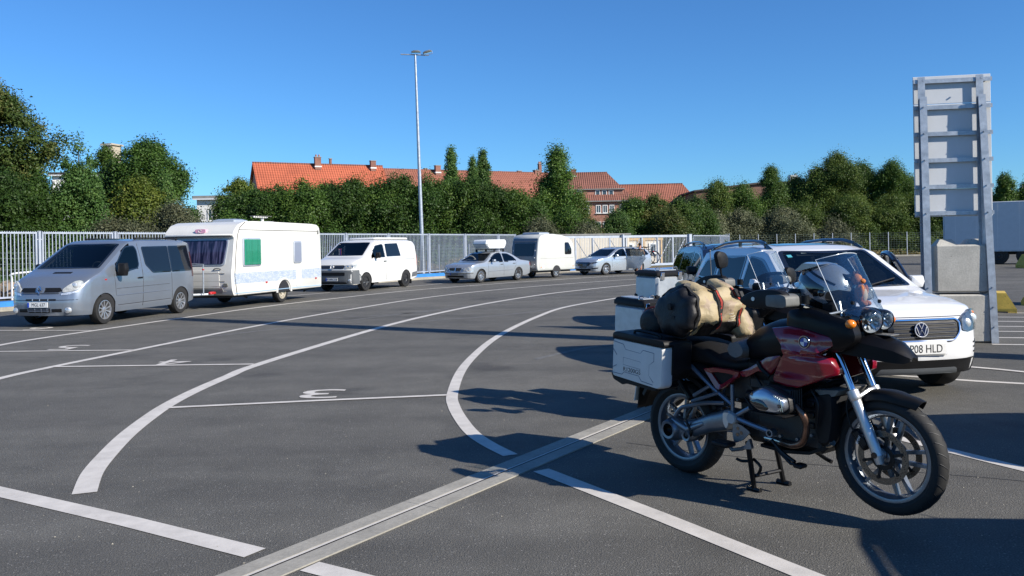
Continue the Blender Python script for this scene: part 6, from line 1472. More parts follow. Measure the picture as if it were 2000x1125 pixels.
def adventure_bike(label, loc, rz, main):
    t = thing('motorcycle', label, 'motorcycle', loc, rz)
    FZ = .395 if main else .36; FX = 1.505
    bike_wheel(t, 0, .32, .322, .15, .222, 5, [(.06, .12)])
    fw = bike_wheel(t, FX, FZ, .330, .112, .247, 5, [(-.072, .150), (.072, .150)])
    telelever_front(t, FX, FZ)
    body = M_['bike_red'] if main else M_['black_satin']
    bl, bs = M_['black_plastic'], M_['black_satin']
    # ---- swingarm, final drive
    sw = MB(); rs = []
    for x, y, z, a, b in ((.58, -.10, .47, .055, .060), (.50, -.125, .465, .052, .075), (.35, -.135, .42, .045, .066), (.20, -.135, .36, .045, .060), (.08, -.13, .325, .05, .068)):
        rs.append([(x + .0 * math.cos(q), y + a * math.copysign(abs(math.cos(q)) ** .7, math.cos(q)), z + b * math.copysign(abs(math.sin(q)) ** .7, math.sin(q))) for q in [2 * PI * k / 20 for k in range(20)]])
    obj('swingarm', sw.rings(rs), M_['cast_alu'], t)
    fd = MB().lathe([(.044, -.085), (.044, -.02), (.0, -.02)], 28, 1).lathe([(.044, -.085), (.060, -.088), (.070, -.075), (.082, -.03), (.085, .03), (.05, .05), (0, .05)], 28)
    obj('final_drive', fd, [M_['cast_alu'], M_['black_gloss']], t, loc=(.01, -.125, .325))
    obj('drive_boss', MB().lathe([(.022, -.055), (.036, -.058), (.042, -.045), (.046, .04), (0, .04)], 24).lathe([(.022, -.055), (.022, .0), (0, 0)], 20, 1), [M_['cast_alu'], M_['black_gloss']], t, loc=(.155, -.135, .305))
    obj('drive_rib', MB().tube([(.02, -.16, .39), (.16, -.165, .345), (.30, -.165, .41)], [.03, .032, .02], 10), M_['cast_alu'], t)
    tubes(t, 'torque_arm', 'cast_alu', smooth_curve([(.04, -.165, .42), (.10, -.17, .485), (.18, -.17, .51), (.30, -.165, .545), (.46, -.15, .565)], 4), r=.015)
    tubes(t, 'hose', bs, smooth_curve([(.20, -.175, .50), (.16, -.19, .42), (.20, -.19, .35), (.19, -.18, .31)], 4), r=.010)
    # ---- sub-frame struts
    tubes(t, 'frame_strut', 'frame_silver', [(.20, -.175, .785), (.39, -.175, .655), (.55, -.175, .565)], r=.014)
    tubes(t, 'frame_strut', 'frame_silver', [(.215, -.17, .585), (.365, -.175, .672)], [(.20, -.17, .545), (.44, -.178, .635)], [(.548, -.18, .70), (.556, -.185, .48)], r=.013)
    tubes(t, 'frame_strut', 'frame_silver', [(.20, .175, .785), (.55, .175, .565)], [(.215, .17, .585), (.365, .175, .672)], r=.014)
    tubes(t, 'shock_mount', bs, [(.19, -.17, .56), (.05, -.12, .66)], r=.02)
    tubes(t, 'foot_rail', 'frame_silver', [(.57, -.205, .50), (.72, -.215, .475), (.872, -.215, .452)], r=.0165)
    tubes(t, 'foot_rail', 'frame_silver', [(.575, -.205, .50), (.70, -.20, .575)], r=.014)
    obj('pivot_cap', MB().lathe([(0, -.016), (.030, -.016), (.036, -.008), (.036, .012), (0, .012)], 22), M_['pivot'], t, loc=(.577, -.222, .492))
    obj('pivot_cover', MB().puff(rpoly([(.49, .53), (.555, .535), (.545, .44), (.52, .40), (.49, .45)], .02), [(.8, -.215), (1, -.20), (1, -.16)]), M_['light_alu'], t)
    obj('rail_end', MB().lathe([(.016, -.03), (.024, -.03), (.026, -.02), (.026, .02)], 16).lathe([(.016, -.03), (.016, 0), (0, 0)], 14, 1), [M_['cast_alu'], M_['black_gloss']], t, loc=(.875, -.215, .45))
    br = MB(); br.puff(rpoly([(.565, .47), (.64, .45), (.70, .42), (.64, .36), (.575, .33), (.56, .38)], .015), [(1, -.20), (1, -.188)]); o = obj('footrest_plate', br, M_['cast_alu'], t)
    for x, z in ((.605, .43), (.63, .405), (.60, .39)): obj('plate_hole', MB().lathe([(.012, -.2015), (0, -.2015)], 10, M=Matrix.Translation((x, 0, z))), M_['black_gloss'], o, smooth=None)
    obj('footrest', MB().box((.545, -.27, .335), (.13, .10, .032), ch=.01), bl, t)
    tubes(t, 'footrest_hanger', 'cast_alu', [(.50, -.20, .33), (.56, -.20, .285), (.63, -.20, .305), (.69, -.20, .335)], r=.013)
    obj('hanger_lug', MB().puff(rpoly([(.655, .31), (.72, .32), (.70, .385)], .01), [(1, -.215), (1, -.19)]), M_['cast_alu'], t)
    tubes(t, 'brake_pedal', bs, smooth_curve([(.86, -.20, .40), (.95, -.22, .345), (1.05, -.24, .31)], 4), r=.011)
    # ---- dark parts filling the space under the seat
    obj('battery_box', MB().box((.58, 0, .68), (.34, .24, .22), ch=.04).box((.74, 0, .74), (.22, .30, .16), ch=.04), M_['engine'], t, smooth=30)
    obj('inner_fender', MB().lathe([(.37, -.105), (.395, -.10), (.41, 0), (.395, .10), (.37, .105)], 16, M=Matrix.Translation((0, 0, .32)), a0=rad(28), a1=rad(150)), bl, t)
    obj('shock_body', MB().tube([(.22, -.02, .50), (.40, -.02, .78)], .032, 12), bs, t)
    cl = [(.25 + .13 * k / 60 + .0 * k, -.02 + .045 * math.cos(k * .8), .545 + .20 * k / 60 + .0) for k in range(61)]
    obj('shock_spring', MB().tube([(a + .03 * math.sin(k * .8), b, c) for k, (a, b, c) in enumerate(cl)], .006, 6), M_['guard_grey'], t)
    for k, (pa, pb, pc) in enumerate((((.70, -.15, .78), (.80, -.19, .70), (.86, -.20, .62)), ((.62, -.14, .62), (.72, -.17, .56), (.80, -.18, .60)), ((1.12, -.17, .74), (1.18, -.19, .66), (1.16, -.18, .52)))): tubes(t, 'cable', bs, smooth_curve([pa, pb, pc], 4), r=.007)
    for x, z in ((.46, .73), (.56, .60), (.70, .62), (1.0, .42), (.88, .42), (1.10, .46)): obj('bolt', MB().lathe([(0, -.148), (.010, -.148), (.012, -.135)], 8, M=Matrix.Translation((x, 0, z))), M_['cast_alu'], t)
    # ---- engine
    eb = MB().box((.93, 0, .50), (.50, .27, .30), ch=.04); eb.box((.72, 0, .47), (.26, .24, .26), ch=.04); obj('engine_block', eb, M_['engine'], t, smooth=30)
    obj('front_cover', MB().puff(rpoly([(1.13, .72), (1.245, .75), (1.255, .60), (1.225, .42), (1.16, .40), (1.12, .50)], .03), [(.85, -.155), (1, -.13), (1, .13), (.85, .155)]), bl, t)
    for z in (.58, .65, .52): obj('cover_rib', MB().box((1.10, -.145, z), (.05, .02, .035), ch=.006), bs, t)
    obj('gearbox', MB().box((.64, 0, .50), (.22, .22, .24), ch=.04), M_['engine'], t, smooth=30)
    for sg in (-1, 1):
        y = lambda q: sg * q
        fins = MB()
        for k in range(6): fins.box((.94, y(.15 + k * .022), .655), (.21, .010, .16), ch=.004)
        fins.box((.94, y(.21), .655), (.15, .16, .12)); obj('cylinder_fins', fins, M_['engine'], t, smooth=30)
        head = rpoly([(.80, .70), (.90, .755), (.955, .752), (1.075, .70), (1.085, .62), (1.04, .59), (.86, .585), (.815, .63)], .02)
        obj('cylinder_head', MB().puff(head, [(1, y(.27)), (1, y(.315)), (.985, y(.32))]), M_['engine'], t, smooth=30)
        vc = rpoly([(.815, .695), (.905, .745), (.95, .742), (1.065, .695), (1.075, .64), (1.035, .605), (.90, .60), (.83, .65)], .018)
        o = obj('valve_cover', MB().puff(vc, [(1, y(.318)), (1, y(.350)), (.95, y(.368)), (.80, y(.378))], sub=.03), M_['cover_silver'], t, smooth=45)
        obj('cover_recess', MB().puff(rpoly([(.83, .665), (.90, .685), (.945, .672), (.985, .63), (.96, .612), (.90, .608), (.85, .635)], .02), [(1, y(.362)), (.96, y(.377)), (.6, y(.383))]), M_['black_gloss'], o)
        for x, z in ((1.045, .655), (.855, .70)): obj('cover_bolt', MB().lathe([(0, y(.378)), (.011, y(.378)), (.016, y(.37)), (.019, y(.36))], 14, M=Matrix.Translation((x, 0, z))), M_['black_gloss'], o)
        for k in range(4): obj('cover_rib', MB().tube([(1.010 + k * .014, y(.374), .715 - k * .005), (1.026 + k * .0135, y(.372), .625 - k * 0)], .0038, 5), M_['chrome'], o)
        obj('head_guard', MB().puff(rpoly([(.83, .60), (.90, .585), (1.08, .585), (1.09, .60), (.93, .60)], .01), [(1, y(.25)), (1, y(.375)), (.9, y(.385))]), bl, t)
        tubes(t, 'exhaust_header', 'copper', smooth_curve([(1.07, y(.25), .645), (1.115, y(.25), .60), (1.12, y(.22), .53), (1.08, y(.20), .43), (1.00, y(.18), .39), (.90, y(.15), .385)], 5), r=.0205, n=14)
        tubes(t, 'exhaust_pipe', 'steel', smooth_curve([(.90, y(.15), .385), (.84, y(.13), .385), (.76, y(.12), .385)], 4), r=.022, n=14)
        obj('throttle_body', MB().tube([(.70, y(.20), .66), (.82, y(.25), .67)], .03, 12), bs, t)
    tubes(t, 'balance_pipe', 'steel', smooth_curve([(.98, .05, .375), (1.08, -.04, .385), (1.16, -.10, .405), (1.23, -.13, .44)], 5), r=.020, n=14)
    obj('skid_plate', MB().rings([[(x, -w_, z), (x, w_, z), (x, w_, z - .02), (x, -w_, z - .02)] for x, w_, z in ((.70, .10, .335), (.90, .13, .335), (1.08, .14, .36), (1.20, .12, .42))]), bl, t, smooth=None)
    obj('tie_bracket', MB().puff(rpoly([(1.12, .735), (1.30, .755), (1.27, .715), (1.18, .69)], .01), [(.9, -.15), (1, -.13), (1, .13)]), M_['guard_grey'], t)
    # ---- stand
    for (fx_, fy, tx, ty) in (((.595, -.035, .60, -.10), (.625, .235, .64, .12)) if main else ((.56, -.16, .60, -.10), (.56, .16, .60, .10))):
        obj('centre_stand_leg', MB().tube([(tx, ty, .33), (fx_, fy, .012)], .017, 8), bs, t); obj('stand_foot', MB().tube([(fx_ - .05, fy, .012), (fx_ + .05, fy, .012)], .018, 8), bs, t)
    obj('centre_stand_bar', MB().tube([(.605, -.04, .10), (.63, .21, .10)] if main else [(.57, -.15, .10), (.57, .15, .10)], .013, 8), bs, t)
    tubes(t, 'stand_arm', bs, smooth_curve([(.60, -.05, .20), (.54, -.08, .19), (.50, -.09, .20)], 3), smooth_curve([(.60, -.045, .21), (.66, -.05, .17), (.64, -.05, .12)], 3), r=.010)
    tubes(t, 'side_stand', bs, smooth_curve([(.86, .16, .31), (.97, .18, .25), (1.02, .18, .235)], 3), r=.013)
    obj('gear_lever', MB().tube([(.90, -.19, .34), (1.00, -.21, .285), (1.05, -.22, .29)], .010, 6).box((1.075, -.225, .29), (.06, .07, .025), ch=.008), bs, t)
    # ---- main bodywork
    if main:
        tank = [(.913, 1.095), (1.036, 1.112), (1.158, 1.098), (1.271, 1.072), (1.335, 1.055), (1.330, 1.03), (1.235, .965), (1.292, .935), (1.320, .883), (1.320, .85), (1.236, .815), (1.084, .752), (1.001, .750), (.905, .768), (.900, .788), (.953, .862), (1.012, .945), (1.004, .996), (.955, 1.055)]
        for sg in (-1, 1):
            # upper wing and lower flank meet in a crease
            up = dens([(.913, 1.095), (1.036, 1.112), (1.158, 1.098), (1.271, 1.072), (1.338, 1.055), (1.330, 1.03), (1.235, .965), (1.10, .955), (1.012, .955), (1.004, .996), (.955, 1.055)], .03)
            lo = dens([(1.012, .950), (1.10, .950), (1.235, .960), (1.292, .935), (1.320, .883), (1.320, .85), (1.236, .815), (1.084, .752), (1.001, .750), (.905, .768), (.900, .788), (.953, .862)], .03)
            def skin(poly, yfn):
                cx = sum(a for a, b in poly) / len(poly); cz = sum(b for a, b in poly) / len(poly); rs = []
                rs.append([(a, sg * (yfn(a, b) - .05), b) for a, b in poly]); rs.append([(a, sg * (yfn(a, b) - .006), b) for a, b in poly])
                for f in (.97, .92, .86, .78, .68, .58, .46, .34, .2, .08, .01): rs.append([(cx + (a - cx) * f, sg * yfn(cx + (a - cx) * f, cz + (b - cz) * f), cz + (b - cz) * f) for a, b in poly])
                return MB().rings(rs)
            def yf(x, z):
                y = .286 - .20 * max(0, .93 - z) - .85 * max(0, x - 1.24) - .55 * max(0, z - 1.05) - .12 * max(0, 1.0 - x)
                y -= .022 * math.exp(-((z - .945) / .016) ** 2) * min(1, max(0, (x - 1.0) / .2)); y += .012 * math.exp(-((z - .975) / .02) ** 2) - .010 * math.exp(-((z - .80) / .03) ** 2)
                return y
            obj('side_fairing', skin(dens(tank, .025), yf), body, t, smooth=50)
            bd = obj('badge', MB().lathe([(0, -.008), (.034, -.007), (.037, -.004), (.038, .006)], 28, M=Matrix.Scale(-sg, 4, (0, 1, 0)) if sg > 0 else Matrix()), M_['black_gloss'], t, loc=(1.162, sg * .284, 1.032))
            for k in range(4):
                q = MB(); a0 = k * PI / 2; q.add([(0, sg * .0095, 0)] + [(.025 * math.cos(a0 + PI / 2 * j / 6), sg * .0095, .025 * math.sin(a0 + PI / 2 * j / 6)) for j in range(7)], [tuple([0] + [(j + 1) for j in range(7)])])
                obj('badge_quarter', q, M_['blue_badge'] if k % 2 else M_['badge_white'], bd, smooth=None)
            obj('badge_ring', MB().tube([(.0345 * math.cos(a), sg * .008, .0345 * math.sin(a)) for a in [2 * PI * k / 26 for k in range(26)]], .0022, 5, closed=True), M_['chrome'], bd)
            obj('badge_inlay', MB().puff(rpoly([(1.10, 1.03), (1.16, 1.06), (1.24, 1.035), (1.235, 1.015), (1.16, .995)], .02), [(1, sg * .270), (1, sg * .2815), (.9, sg * .2825)]), M_['black_plastic'], t)
            # rear side panel: triangular red loop and link piece
            def tri(name, poly, y0, mat, hole=None, th=.03):
                if hole is None: obj(name, MB().puff(poly, [(1, sg * (y0 - th)), (1, sg * (y0 - .006)), (.94, sg * y0), (.5, sg * (y0 + .004))], sub=.04), mat, t, smooth=45)
                else:
                    n = len(poly); rs = [[(a, sg * (y0 - th), b) for a, b in poly], [(a, sg * (y0 - .005), b) for a, b in poly], [(a * .85 + c * .15, sg * (y0 + .004), b * .85 + d_ * .15) for (a, b), (c, d_) in zip(poly, hole)], [(c, sg * (y0 - .003), d_) for c, d_ in hole], [(c, sg * (y0 - th), d_) for c, d_ in hole]]
                    obj(name, MB().rings(rs, 0, None, True, False, False), mat, t, smooth=45)
            P0 = dens([(.325, .785), (.41, .800), (.53, .80), (.63, .792), (.62, .765), (.50, .678), (.455, .655), (.43, .66)], .03)
            cx, cz = .485, .735; hole = [(cx + (a - cx) * .60, cz + (b - cz) * .55) for a, b in P0]
            tri('rear_side_panel', P0, .20, body, hole); obj('panel_mesh', MB().puff([(cx + (a - cx) * .7, cz + (b - cz) * .7) for a, b in P0], [(1, sg * .165), (1, sg * .178)]), bl, t)
            tri('link_panel', rpoly([(.625, .792), (.70, .825), (.774, .868), (.843, .910), (.94, .930), (.905, .85), (.859, .793), (.773, .815), (.678, .764), (.64, .765)], .012), .205, body)
            obj('panel_trim', MB().tube([(.775, sg * .214, .872), (.80, sg * .216, .835), (.862, sg * .214, .79)], .012, 6), bl, t)
    else:
        for sg in (-1, 1):
            obj('tank_panel', MB().puff(rpoly([(.80, .98), (.95, 1.12), (1.20, 1.10), (1.34, 1.05), (1.30, .85), (1.10, .74), (.90, .77)], .05), [(1, sg * .16), (1, sg * .24), (.9, sg * .28), (.5, sg * .30)], sub=.06), body, t)
    # black upper tank and cockpit shell
    rs = []
    for x, w, z0, z1 in ((.56, .10, .88, .96), (.64, .15, .86, 1.02), (.74, .19, .86, 1.09), (.86, .225, .86, 1.135), (1.00, .235, .90, 1.155), (1.14, .235, .95, 1.155), (1.26, .21, .98, 1.15), (1.36, .16, 1.0, 1.145), (1.42, .10, 1.03, 1.13)):
        rs.append([(x, w * math.copysign(abs(math.cos(a)) ** .6, math.cos(a)), (z0 + z1) / 2 + (z1 - z0) / 2 * math.copysign(abs(math.sin(a)) ** .7, math.sin(a))) for a in [2 * PI * k / 28 for k in range(28)]])
    obj('tank_cover', MB().rings(rs), M_['black_gloss2'], t)
    obj('airbox_cover', MB().box((.78, 0, .80), (.34, .30, .20), ch=.05), bl, t)
    # beak
    rs = []
    for x, zt, zb, w in ((1.18, 1.09, .965, .14), (1.30, 1.115, .965, .15), (1.40, 1.10, .955, .135), (1.494, 1.075, .94, .11), (1.58, 1.045, .932, .085), (1.63, 1.00, .93, .065), (1.655, .965, .94, .045)):
        r = [(x, -w, zb), (x, -w * .98, (zt + zb) / 2 + .01), (x, -w * .62, zt - .012), (x, 0, zt), (x, w * .62, zt - .012), (x, w * .98, (zt + zb) / 2 + .01), (x, w, zb), (x, w * .5, zb + .015), (x, 0, zb + .02), (x, -w * .5, zb + .015)]
        rs.append(r)
    obj('beak', MB().rings(rs), M_['black_gloss2'], t, smooth=28)
    obj('beak_inlay', MB().box((1.50, 0, 1.078), (.10, .09, .006), M=Matrix.Translation((0, 0, 0)), ch=.002), M_['guard_grey'], t)
    for sg in (-1, 1):
        obj('cockpit_side', MB().puff(rpoly([(.98, 1.03), (.99, 1.20), (1.13, 1.225), (1.27, 1.19), (1.40, 1.16), (1.44, 1.06), (1.34, .98), (1.20, .97), (1.08, .99)], .04), [(1, sg * .14), (1, sg * .205), (.85, sg * .225), (.5, sg * .235)], sub=.05), M_['black_gloss2'], t)
        i = obj('indicator', MB().ell((1.405, sg * .205, 1.145), (.030, .034, .026), 16, 10), M_['amber'], t)
        tubes(t, 'indicator_stalk', bl, [(1.37, sg * .12, 1.13), (1.395, sg * .18, 1.14)], r=.012)
    # headlights
    for y, r, nm in ((-.062, .066, 'headlight'), (.074, .055, 'headlight')):
        h = part_empty(nm, t, (1.435, y, 1.155), (0, rad(6), rad(-30 if y < 0 else -26)))
        obj('lamp_housing', MB().lathe([(r * .6, -.10), (r * 1.02, -.05), (r * 1.10, .0), (r * 1.08, .022), (r * .98, .03)], 32, axis='X'), M_['black_gloss'], h)
        obj('reflector', MB().lathe([(r * .98, .018), (r * .7, -.015), (r * .35, -.035), (0, -.04)], 32, axis='X'), M_['lamp_grey'], h)
        obj('bulb_shield', MB().ell((.0, 0, 0), (.018, r * .28, r * .28), 14, 8), M_['chrome'], h)
        for k in range(10): 
            a = 2 * PI * k / 10; obj('reflector_facet', MB().box((0, 0, 0), (.006, r * .18, r * .4), M=Matrix.Rotation(a, 4, 'X') @ Matrix.Translation((-.004, 0, r * .62)) @ Matrix.Rotation(rad(25 + 20 * (k % 2)), 4, 'Y')), M_['lamp_grey'], h, smooth=None)
        obj('lens', MB().lathe([(r * .99, .026), (r * .85, .036), (r * .5, .043), (0, .046)], 32, axis='X'), M_['screen'], h)
    obj('lamp_bezel', MB().puff(rpoly([(-.14, 1.10), (-.13, 1.21), (-.05, 1.235), (.05, 1.225), (.13, 1.205), (.14, 1.11), (.06, 1.075), (-.06, 1.07)], .04), [(.9, 1.30), (1, 1.33), (1, 1.40), (.94, 1.415)], 'YZ'), M_['black_gloss'], t)
    screen_part(t)
    tubes(t, 'screen_bracket', 'light_alu', [(1.30, -.12, 1.16), (1.27, -.10, 1.26)], [(1.30, .12, 1.16), (1.27, .10, 1.26)], [(1.25, -.17, 1.19), (1.34, -.04, 1.22)], r=.008)
    obj('dash', MB().box((1.20, 0, 1.21), (.10, .22, .10), M=Matrix(), ch=.02), bl, t)
    # ---- bars, guards
    tubes(t, 'handlebar', bs, smooth_curve([(.985, -.40, 1.235), (1.04, -.26, 1.245), (1.12, -.10, 1.20), (1.12, .10, 1.20), (1.04, .26, 1.245), (.985, .40, 1.235)], 5), r=.0125)
    for sg in (-1, 1):
        tubes(t, 'grip', 'rubber', [(1.02, sg * .30, 1.24), (.98, sg * .42, 1.235)], r=.018)
        gx_ = lambda L_: [((a - 1.0) * .92 + .99, b - .005) for a, b in L_]
        gp = rpoly(gx_([(.80, 1.275), (.87, 1.315), (.96, 1.338), (1.06, 1.345), (1.13, 1.34), (1.175, 1.315), (1.18, 1.25), (1.10, 1.225), (1.02, 1.232), (.91, 1.225), (.84, 1.245)]), .03)
        g = obj('hand_guard', MB().puff(gp, [(.95, sg * .385), (1, sg * .40), (1, sg * .425), (.93, sg * .44), (.6, sg * .447)], sub=.04), bl, t, smooth=45)
        obj('guard_end', MB().puff(rpoly(gx_([(1.03, 1.312), (1.15, 1.318), (1.186, 1.305), (1.19, 1.25), (1.16, 1.238), (1.03, 1.245)]), .018), [(1, sg * .33), (1, sg * .43), (.95, sg * .452), (.6, sg * .458)], sub=.03), M_['guard_grey'], t, smooth=45)
        obj('guard_screw', MB().lathe([(0, sg * .45), (.012, sg * .45), (.014, sg * .44)], 12, M=Matrix.Translation((.93, 0, 1.28))), M_['light_alu'], g)
        tubes(t, 'lever', 'light_alu', [(1.06, sg * .22, 1.235), (1.07, sg * .34, 1.235)], r=.007)
        obj('reservoir', MB().lathe([(0, .05), (.026, .05), (.026, 0), (0, 0)], 16, axis='Z', M=Matrix.Translation((1.11, sg * .20, 1.245))), bl, t)
    # ---- seat, tail
    st = []
    for x, w, z0, z1 in ((.80, .10, .84, .935), (.70, .13, .80, .88), (.55, .155, .78, .85), (.42, .17, .78, .87), (.33, .17, .79, .93), (.20, .17, .80, .955), (.0, .16, .83, .96), (-.10, .12, .86, .955)):
        st.append([(x, w * math.copysign(abs(math.cos(a)) ** .55, math.cos(a)), (z0 + z1) / 2 + (z1 - z0) / 2 * math.copysign(abs(math.sin(a)) ** .6, math.sin(a))) for a in [2 * PI * k / 24 for k in range(24)]])
    obj('seat', MB().rings(st), M_['leather'], t)
    tl = MB(); rs = [[(x, w * math.copysign(abs(math.cos(a)) ** .6, math.cos(a)), (z0 + z1) / 2 + (z1 - z0) / 2 * math.sin(a)) for a in [2 * PI * k / 20 for k in range(20)]] for x, w, z0, z1 in ((.35, .15, .66, .80), (.15, .16, .68, .84), (-.10, .14, .74, .88), (-.30, .12, .80, .90), (-.42, .08, .84, .90))]
    obj('tail', tl.rings(rs), bl, t)
    obj('tail_lamp', MB().box((-.42, 0, .87), (.03, .14, .05), ch=.01), M_['red_lens'], t)
    obj('rear_mudguard', MB().rings([[(x, -.085, z), (x, .085, z), (x - .01, .085, z - .02), (x - .01, -.085, z - .02)] for x, z in ((-.20, .80), (-.32, .70), (-.38, .56), (-.40, .42))]), bl, t, smooth=None)
    pl = obj('number_plate', MB().box((0, 0, 0), (.006, .18, .2)), M_['plate_white'], t, smooth=None, loc=(-.415, 0, .55), rot=(0, rad(12), 0))
    obj('silencer', MB().tube([(.35, .17, .40), (.05, .20, .46), (-.28, .21, .58)], [.045, .062, .055], 16), M_['steel'], t)
    obj('hugger', MB().lathe([(.355, -.075), (.37, 0), (.355, .075)], 14, M=Matrix.Translation((0, 0, .32)), a0=rad(75), a1=rad(165)), bl, t)
    tubes(t, 'pannier_rail', bs, smooth_curve([(.20, -.19, .90), (-.05, -.22, .90), (-.26, -.22, .86), (-.26, -.22, .66), (.10, -.21, .62)], 4), smooth_curve([(.20, .19, .90), (-.05, .22, .90), (-.26, .22, .86), (-.26, .22, .66), (.10, .21, .62)], 4), r=.010)
    obj('luggage_rack', MB().box((-.22, 0, .955), (.34, .26, .02), ch=.006), bs, t, smooth=30)
    return t
M_['frame_silver'] = P('blue_grey_frame_paint', (.16, .20, .26), .35, metal=.6, coat=.3)
M_['pivot'] = P('pale_pivot_cap', (.40, .41, .41), .6)
M_['engine'] = P('black_engine_casing', (.014, .014, .015), .5, var=.3, vs_=12, bump=.15, bs=120)
M_['cover_silver'] = P('silver_valve_cover', (.42, .46, .52), .28, metal=.85, var=.05)
M_['black_gloss2'] = P('scuffed_black_paint', (.004, .004, .005), .42, coat=.06, spec=.2, var=.15, vs_=6)

BX, BY, BA = 1.218, 6.012, rad(-53.5)
b1 = adventure_bike('dark red touring motorcycle on its centre stand with a tan roll bag', (BX, BY, 0), BA, True)
# side case with embossed lines
for sg in (-1, 1):
    pc = part_empty('pannier', b1, (-.015, 0, .80), (0, rad(4), 0))
    q = rpoly([(-.245, .148), (.235, .148), (.235, -.115), (.20, -.135), (-.245, -.118)], .022, 3)
    obj('shell', MB().puff(q, [(.98, sg * .375), (1, sg * .385), (1, sg * .445), (.985, sg * .46), (.955, sg * .471), (.5, sg * .474)], sub=.03), M_['pannier'], pc, smooth=42)
    obj('lid', MB().puff(rpoly([(-.25, .146), (.242, .146), (.25, .165), (.235, .192), (-.22, .196), (-.25, .178)], .014), [(.97, sg * .235), (1, sg * .25), (1, sg * .455), (.98, sg * .470), (.93, sg * .474)]), M_['black_plastic'], pc, smooth=35)
    obj('inner_shell', MB().puff(rpoly([(-.23, .185), (.255, .185), (.255, -.02), (.20, -.10), (-.20, -.10)], .03), [(.94, sg * .205), (.97, sg * .215), (.97, sg * .388)]), M_['black_plastic'], pc, smooth=35)
    obj('base', MB().puff(rpoly([(-.262, -.095), (.20, -.128), (.18, -.150), (-.10, -.150), (-.14, -.165), (-.235, -.140)], .012), [(.97, sg * .26), (1, sg * .27), (1, sg * .458), (.95, sg * .468)]), M_['black_plastic'], pc, smooth=35)
    yv = sg * .4735
    for ln in ([(-.235, .128), (-.135, .118), (-.11, .085), (.03, .080), (.055, .105), (.155, .10)], [(.155, .10), (.155, .045), (.115, .015), (.115, -.055), (.155, -.095)], [(-.235, -.092), (-.14, -.092), (-.12, -.072), (.02, -.075), (.045, -.105), (.15, -.112)], [(-.235, .075), (-.195, .035)], [(-.235, -.055), (-.195, -.035)], [(-.13, .028), (.035, .022), (.035, -.028), (-.13, -.022), (-.13, .028)]):
        obj('groove', MB().tube([(a, yv - sg * .001, b) for a, b in ln], .0022, 5), M_['groove'], pc)
    tx = text('case_lettering', 'R1200GS', .042, M_['plate_ink'], pc, depth=.0004, sx=1.05); tx.matrix_local = Matrix.Translation((-.045, sg * .4745, -.052)) @ (Matrix.Rotation(rad(90), 4, 'X') if sg < 0 else Matrix.Rotation(rad(90), 4, 'X') @ Matrix.Rotation(PI, 4, 'Y'))
    obj('lock', MB().box((.05, sg * .34, .196), (.05, .03, .016), ch=.004), M_['amber'] if False else M_['steel'], pc)
    obj('carry_handle', MB().tube(smooth_curve([(-.10, sg * .40, .190), (-.08, sg * .40, .215), (.12, sg * .40, .212), (.14, sg * .40, .188)], 4), .010, 6), M_['black_plastic'], pc)
MB1 = b1.matrix_basis
def on_bike(x, y, z): return tuple(MB1 @ Vector((x, y, z)))
# ---- roll bag
def camo_mat():
    m, t, b = new_mat('camouflage_canvas'); L = t.links; tc = t.nodes.new('ShaderNodeTexCoord')
    n = t.nodes.new('ShaderNodeTexNoise'); n.inputs['Scale'].default_value = 7; n.inputs['Detail'].default_value = 3; n.inputs['Distortion'].default_value = .6
    sx = t.nodes.new('ShaderNodeSeparateXYZ'); L.new(tc.outputs['Object'], sx.inputs[0]); L.new(tc.outputs['Object'], n.inputs['Vector'])
    mr = t.nodes.new('ShaderNodeMapRange'); mr.inputs['From Min'].default_value = -.05; mr.inputs['From Max'].default_value = .35; mr.inputs['To Min'].default_value = -.12; mr.inputs['To Max'].default_value = .14; L.new(sx.outputs['Y'], mr.inputs[0])
    ad = t.nodes.new('ShaderNodeMath'); L.new(n.outputs['Fac'], ad.inputs[0]); L.new(mr.outputs[0], ad.inputs[1])
    r = t.nodes.new('ShaderNodeValToRGB'); r.color_ramp.interpolation = 'CONSTANT'; e = r.color_ramp.elements
    e[0].position = 0; e[0].color = (.37, .295, .17, 1); e[1].position = .53; e[1].color = (.33, .25, .17, 1)
    a = e.new(.60); a.color = (.24, .18, .12, 1); a = e.new(.66); a.color = (.03, .028, .022, 1); a = e.new(.72); a.color = (.32, .255, .15, 1)
    L.new(ad.outputs[0], r.inputs[0]); L.new(r.outputs[0], b.inputs['Base Color']); b.inputs['Roughness'].default_value = .62
    w = t.nodes.new('ShaderNodeTexNoise'); w.inputs['Scale'].default_value = 9; w.inputs['Detail'].default_value = 5; L.new(tc.outputs['Object'], w.inputs['Vector'])
    bn = t.nodes.new('ShaderNodeBump'); bn.inputs['Strength'].default_value = .5; bn.inputs['Distance'].default_value = .03; L.new(w.outputs['Fac'], bn.inputs['Height']); L.new(bn.outputs[0], b.inputs['Normal'])
    return m
M_['camo'] = camo_mat()
bag = thing('roll_bag', 'tan roll bag with camouflage patches and black ends strapped across the seat', 'bag', on_bike(.235, -.055, 1.15), BA + rad(-8), scale=(.90, .80, .90))
import mathutils.noise as mn
def lumpy(y, a, rx, rz, amp=.018):
    v = Vector((math.cos(a) * 1.6, y * 5, math.sin(a) * 1.6)); f = 1 + amp / rx * mn.noise(v * 1.3) * 1.6 + .010 / rx * math.sin(y * 38 + 2.5 * math.sin(a * 2)) * max(0, math.cos(a * 1.5))
    c, s_ = math.cos(a), math.sin(a)
    s2 = math.copysign(abs(s_) ** .85, s_); return (rx * f * math.copysign(abs(c) ** .85, c), y + .02 * s2 * (1 if y < -.25 else 0), rz * f * (s2 if s2 > 0 else s2 * .92))
def bag_ring(y, k, n=44): return [lumpy(y, 2 * PI * j / n, .215 * k, .178 * k, .034) for j in range(n)]
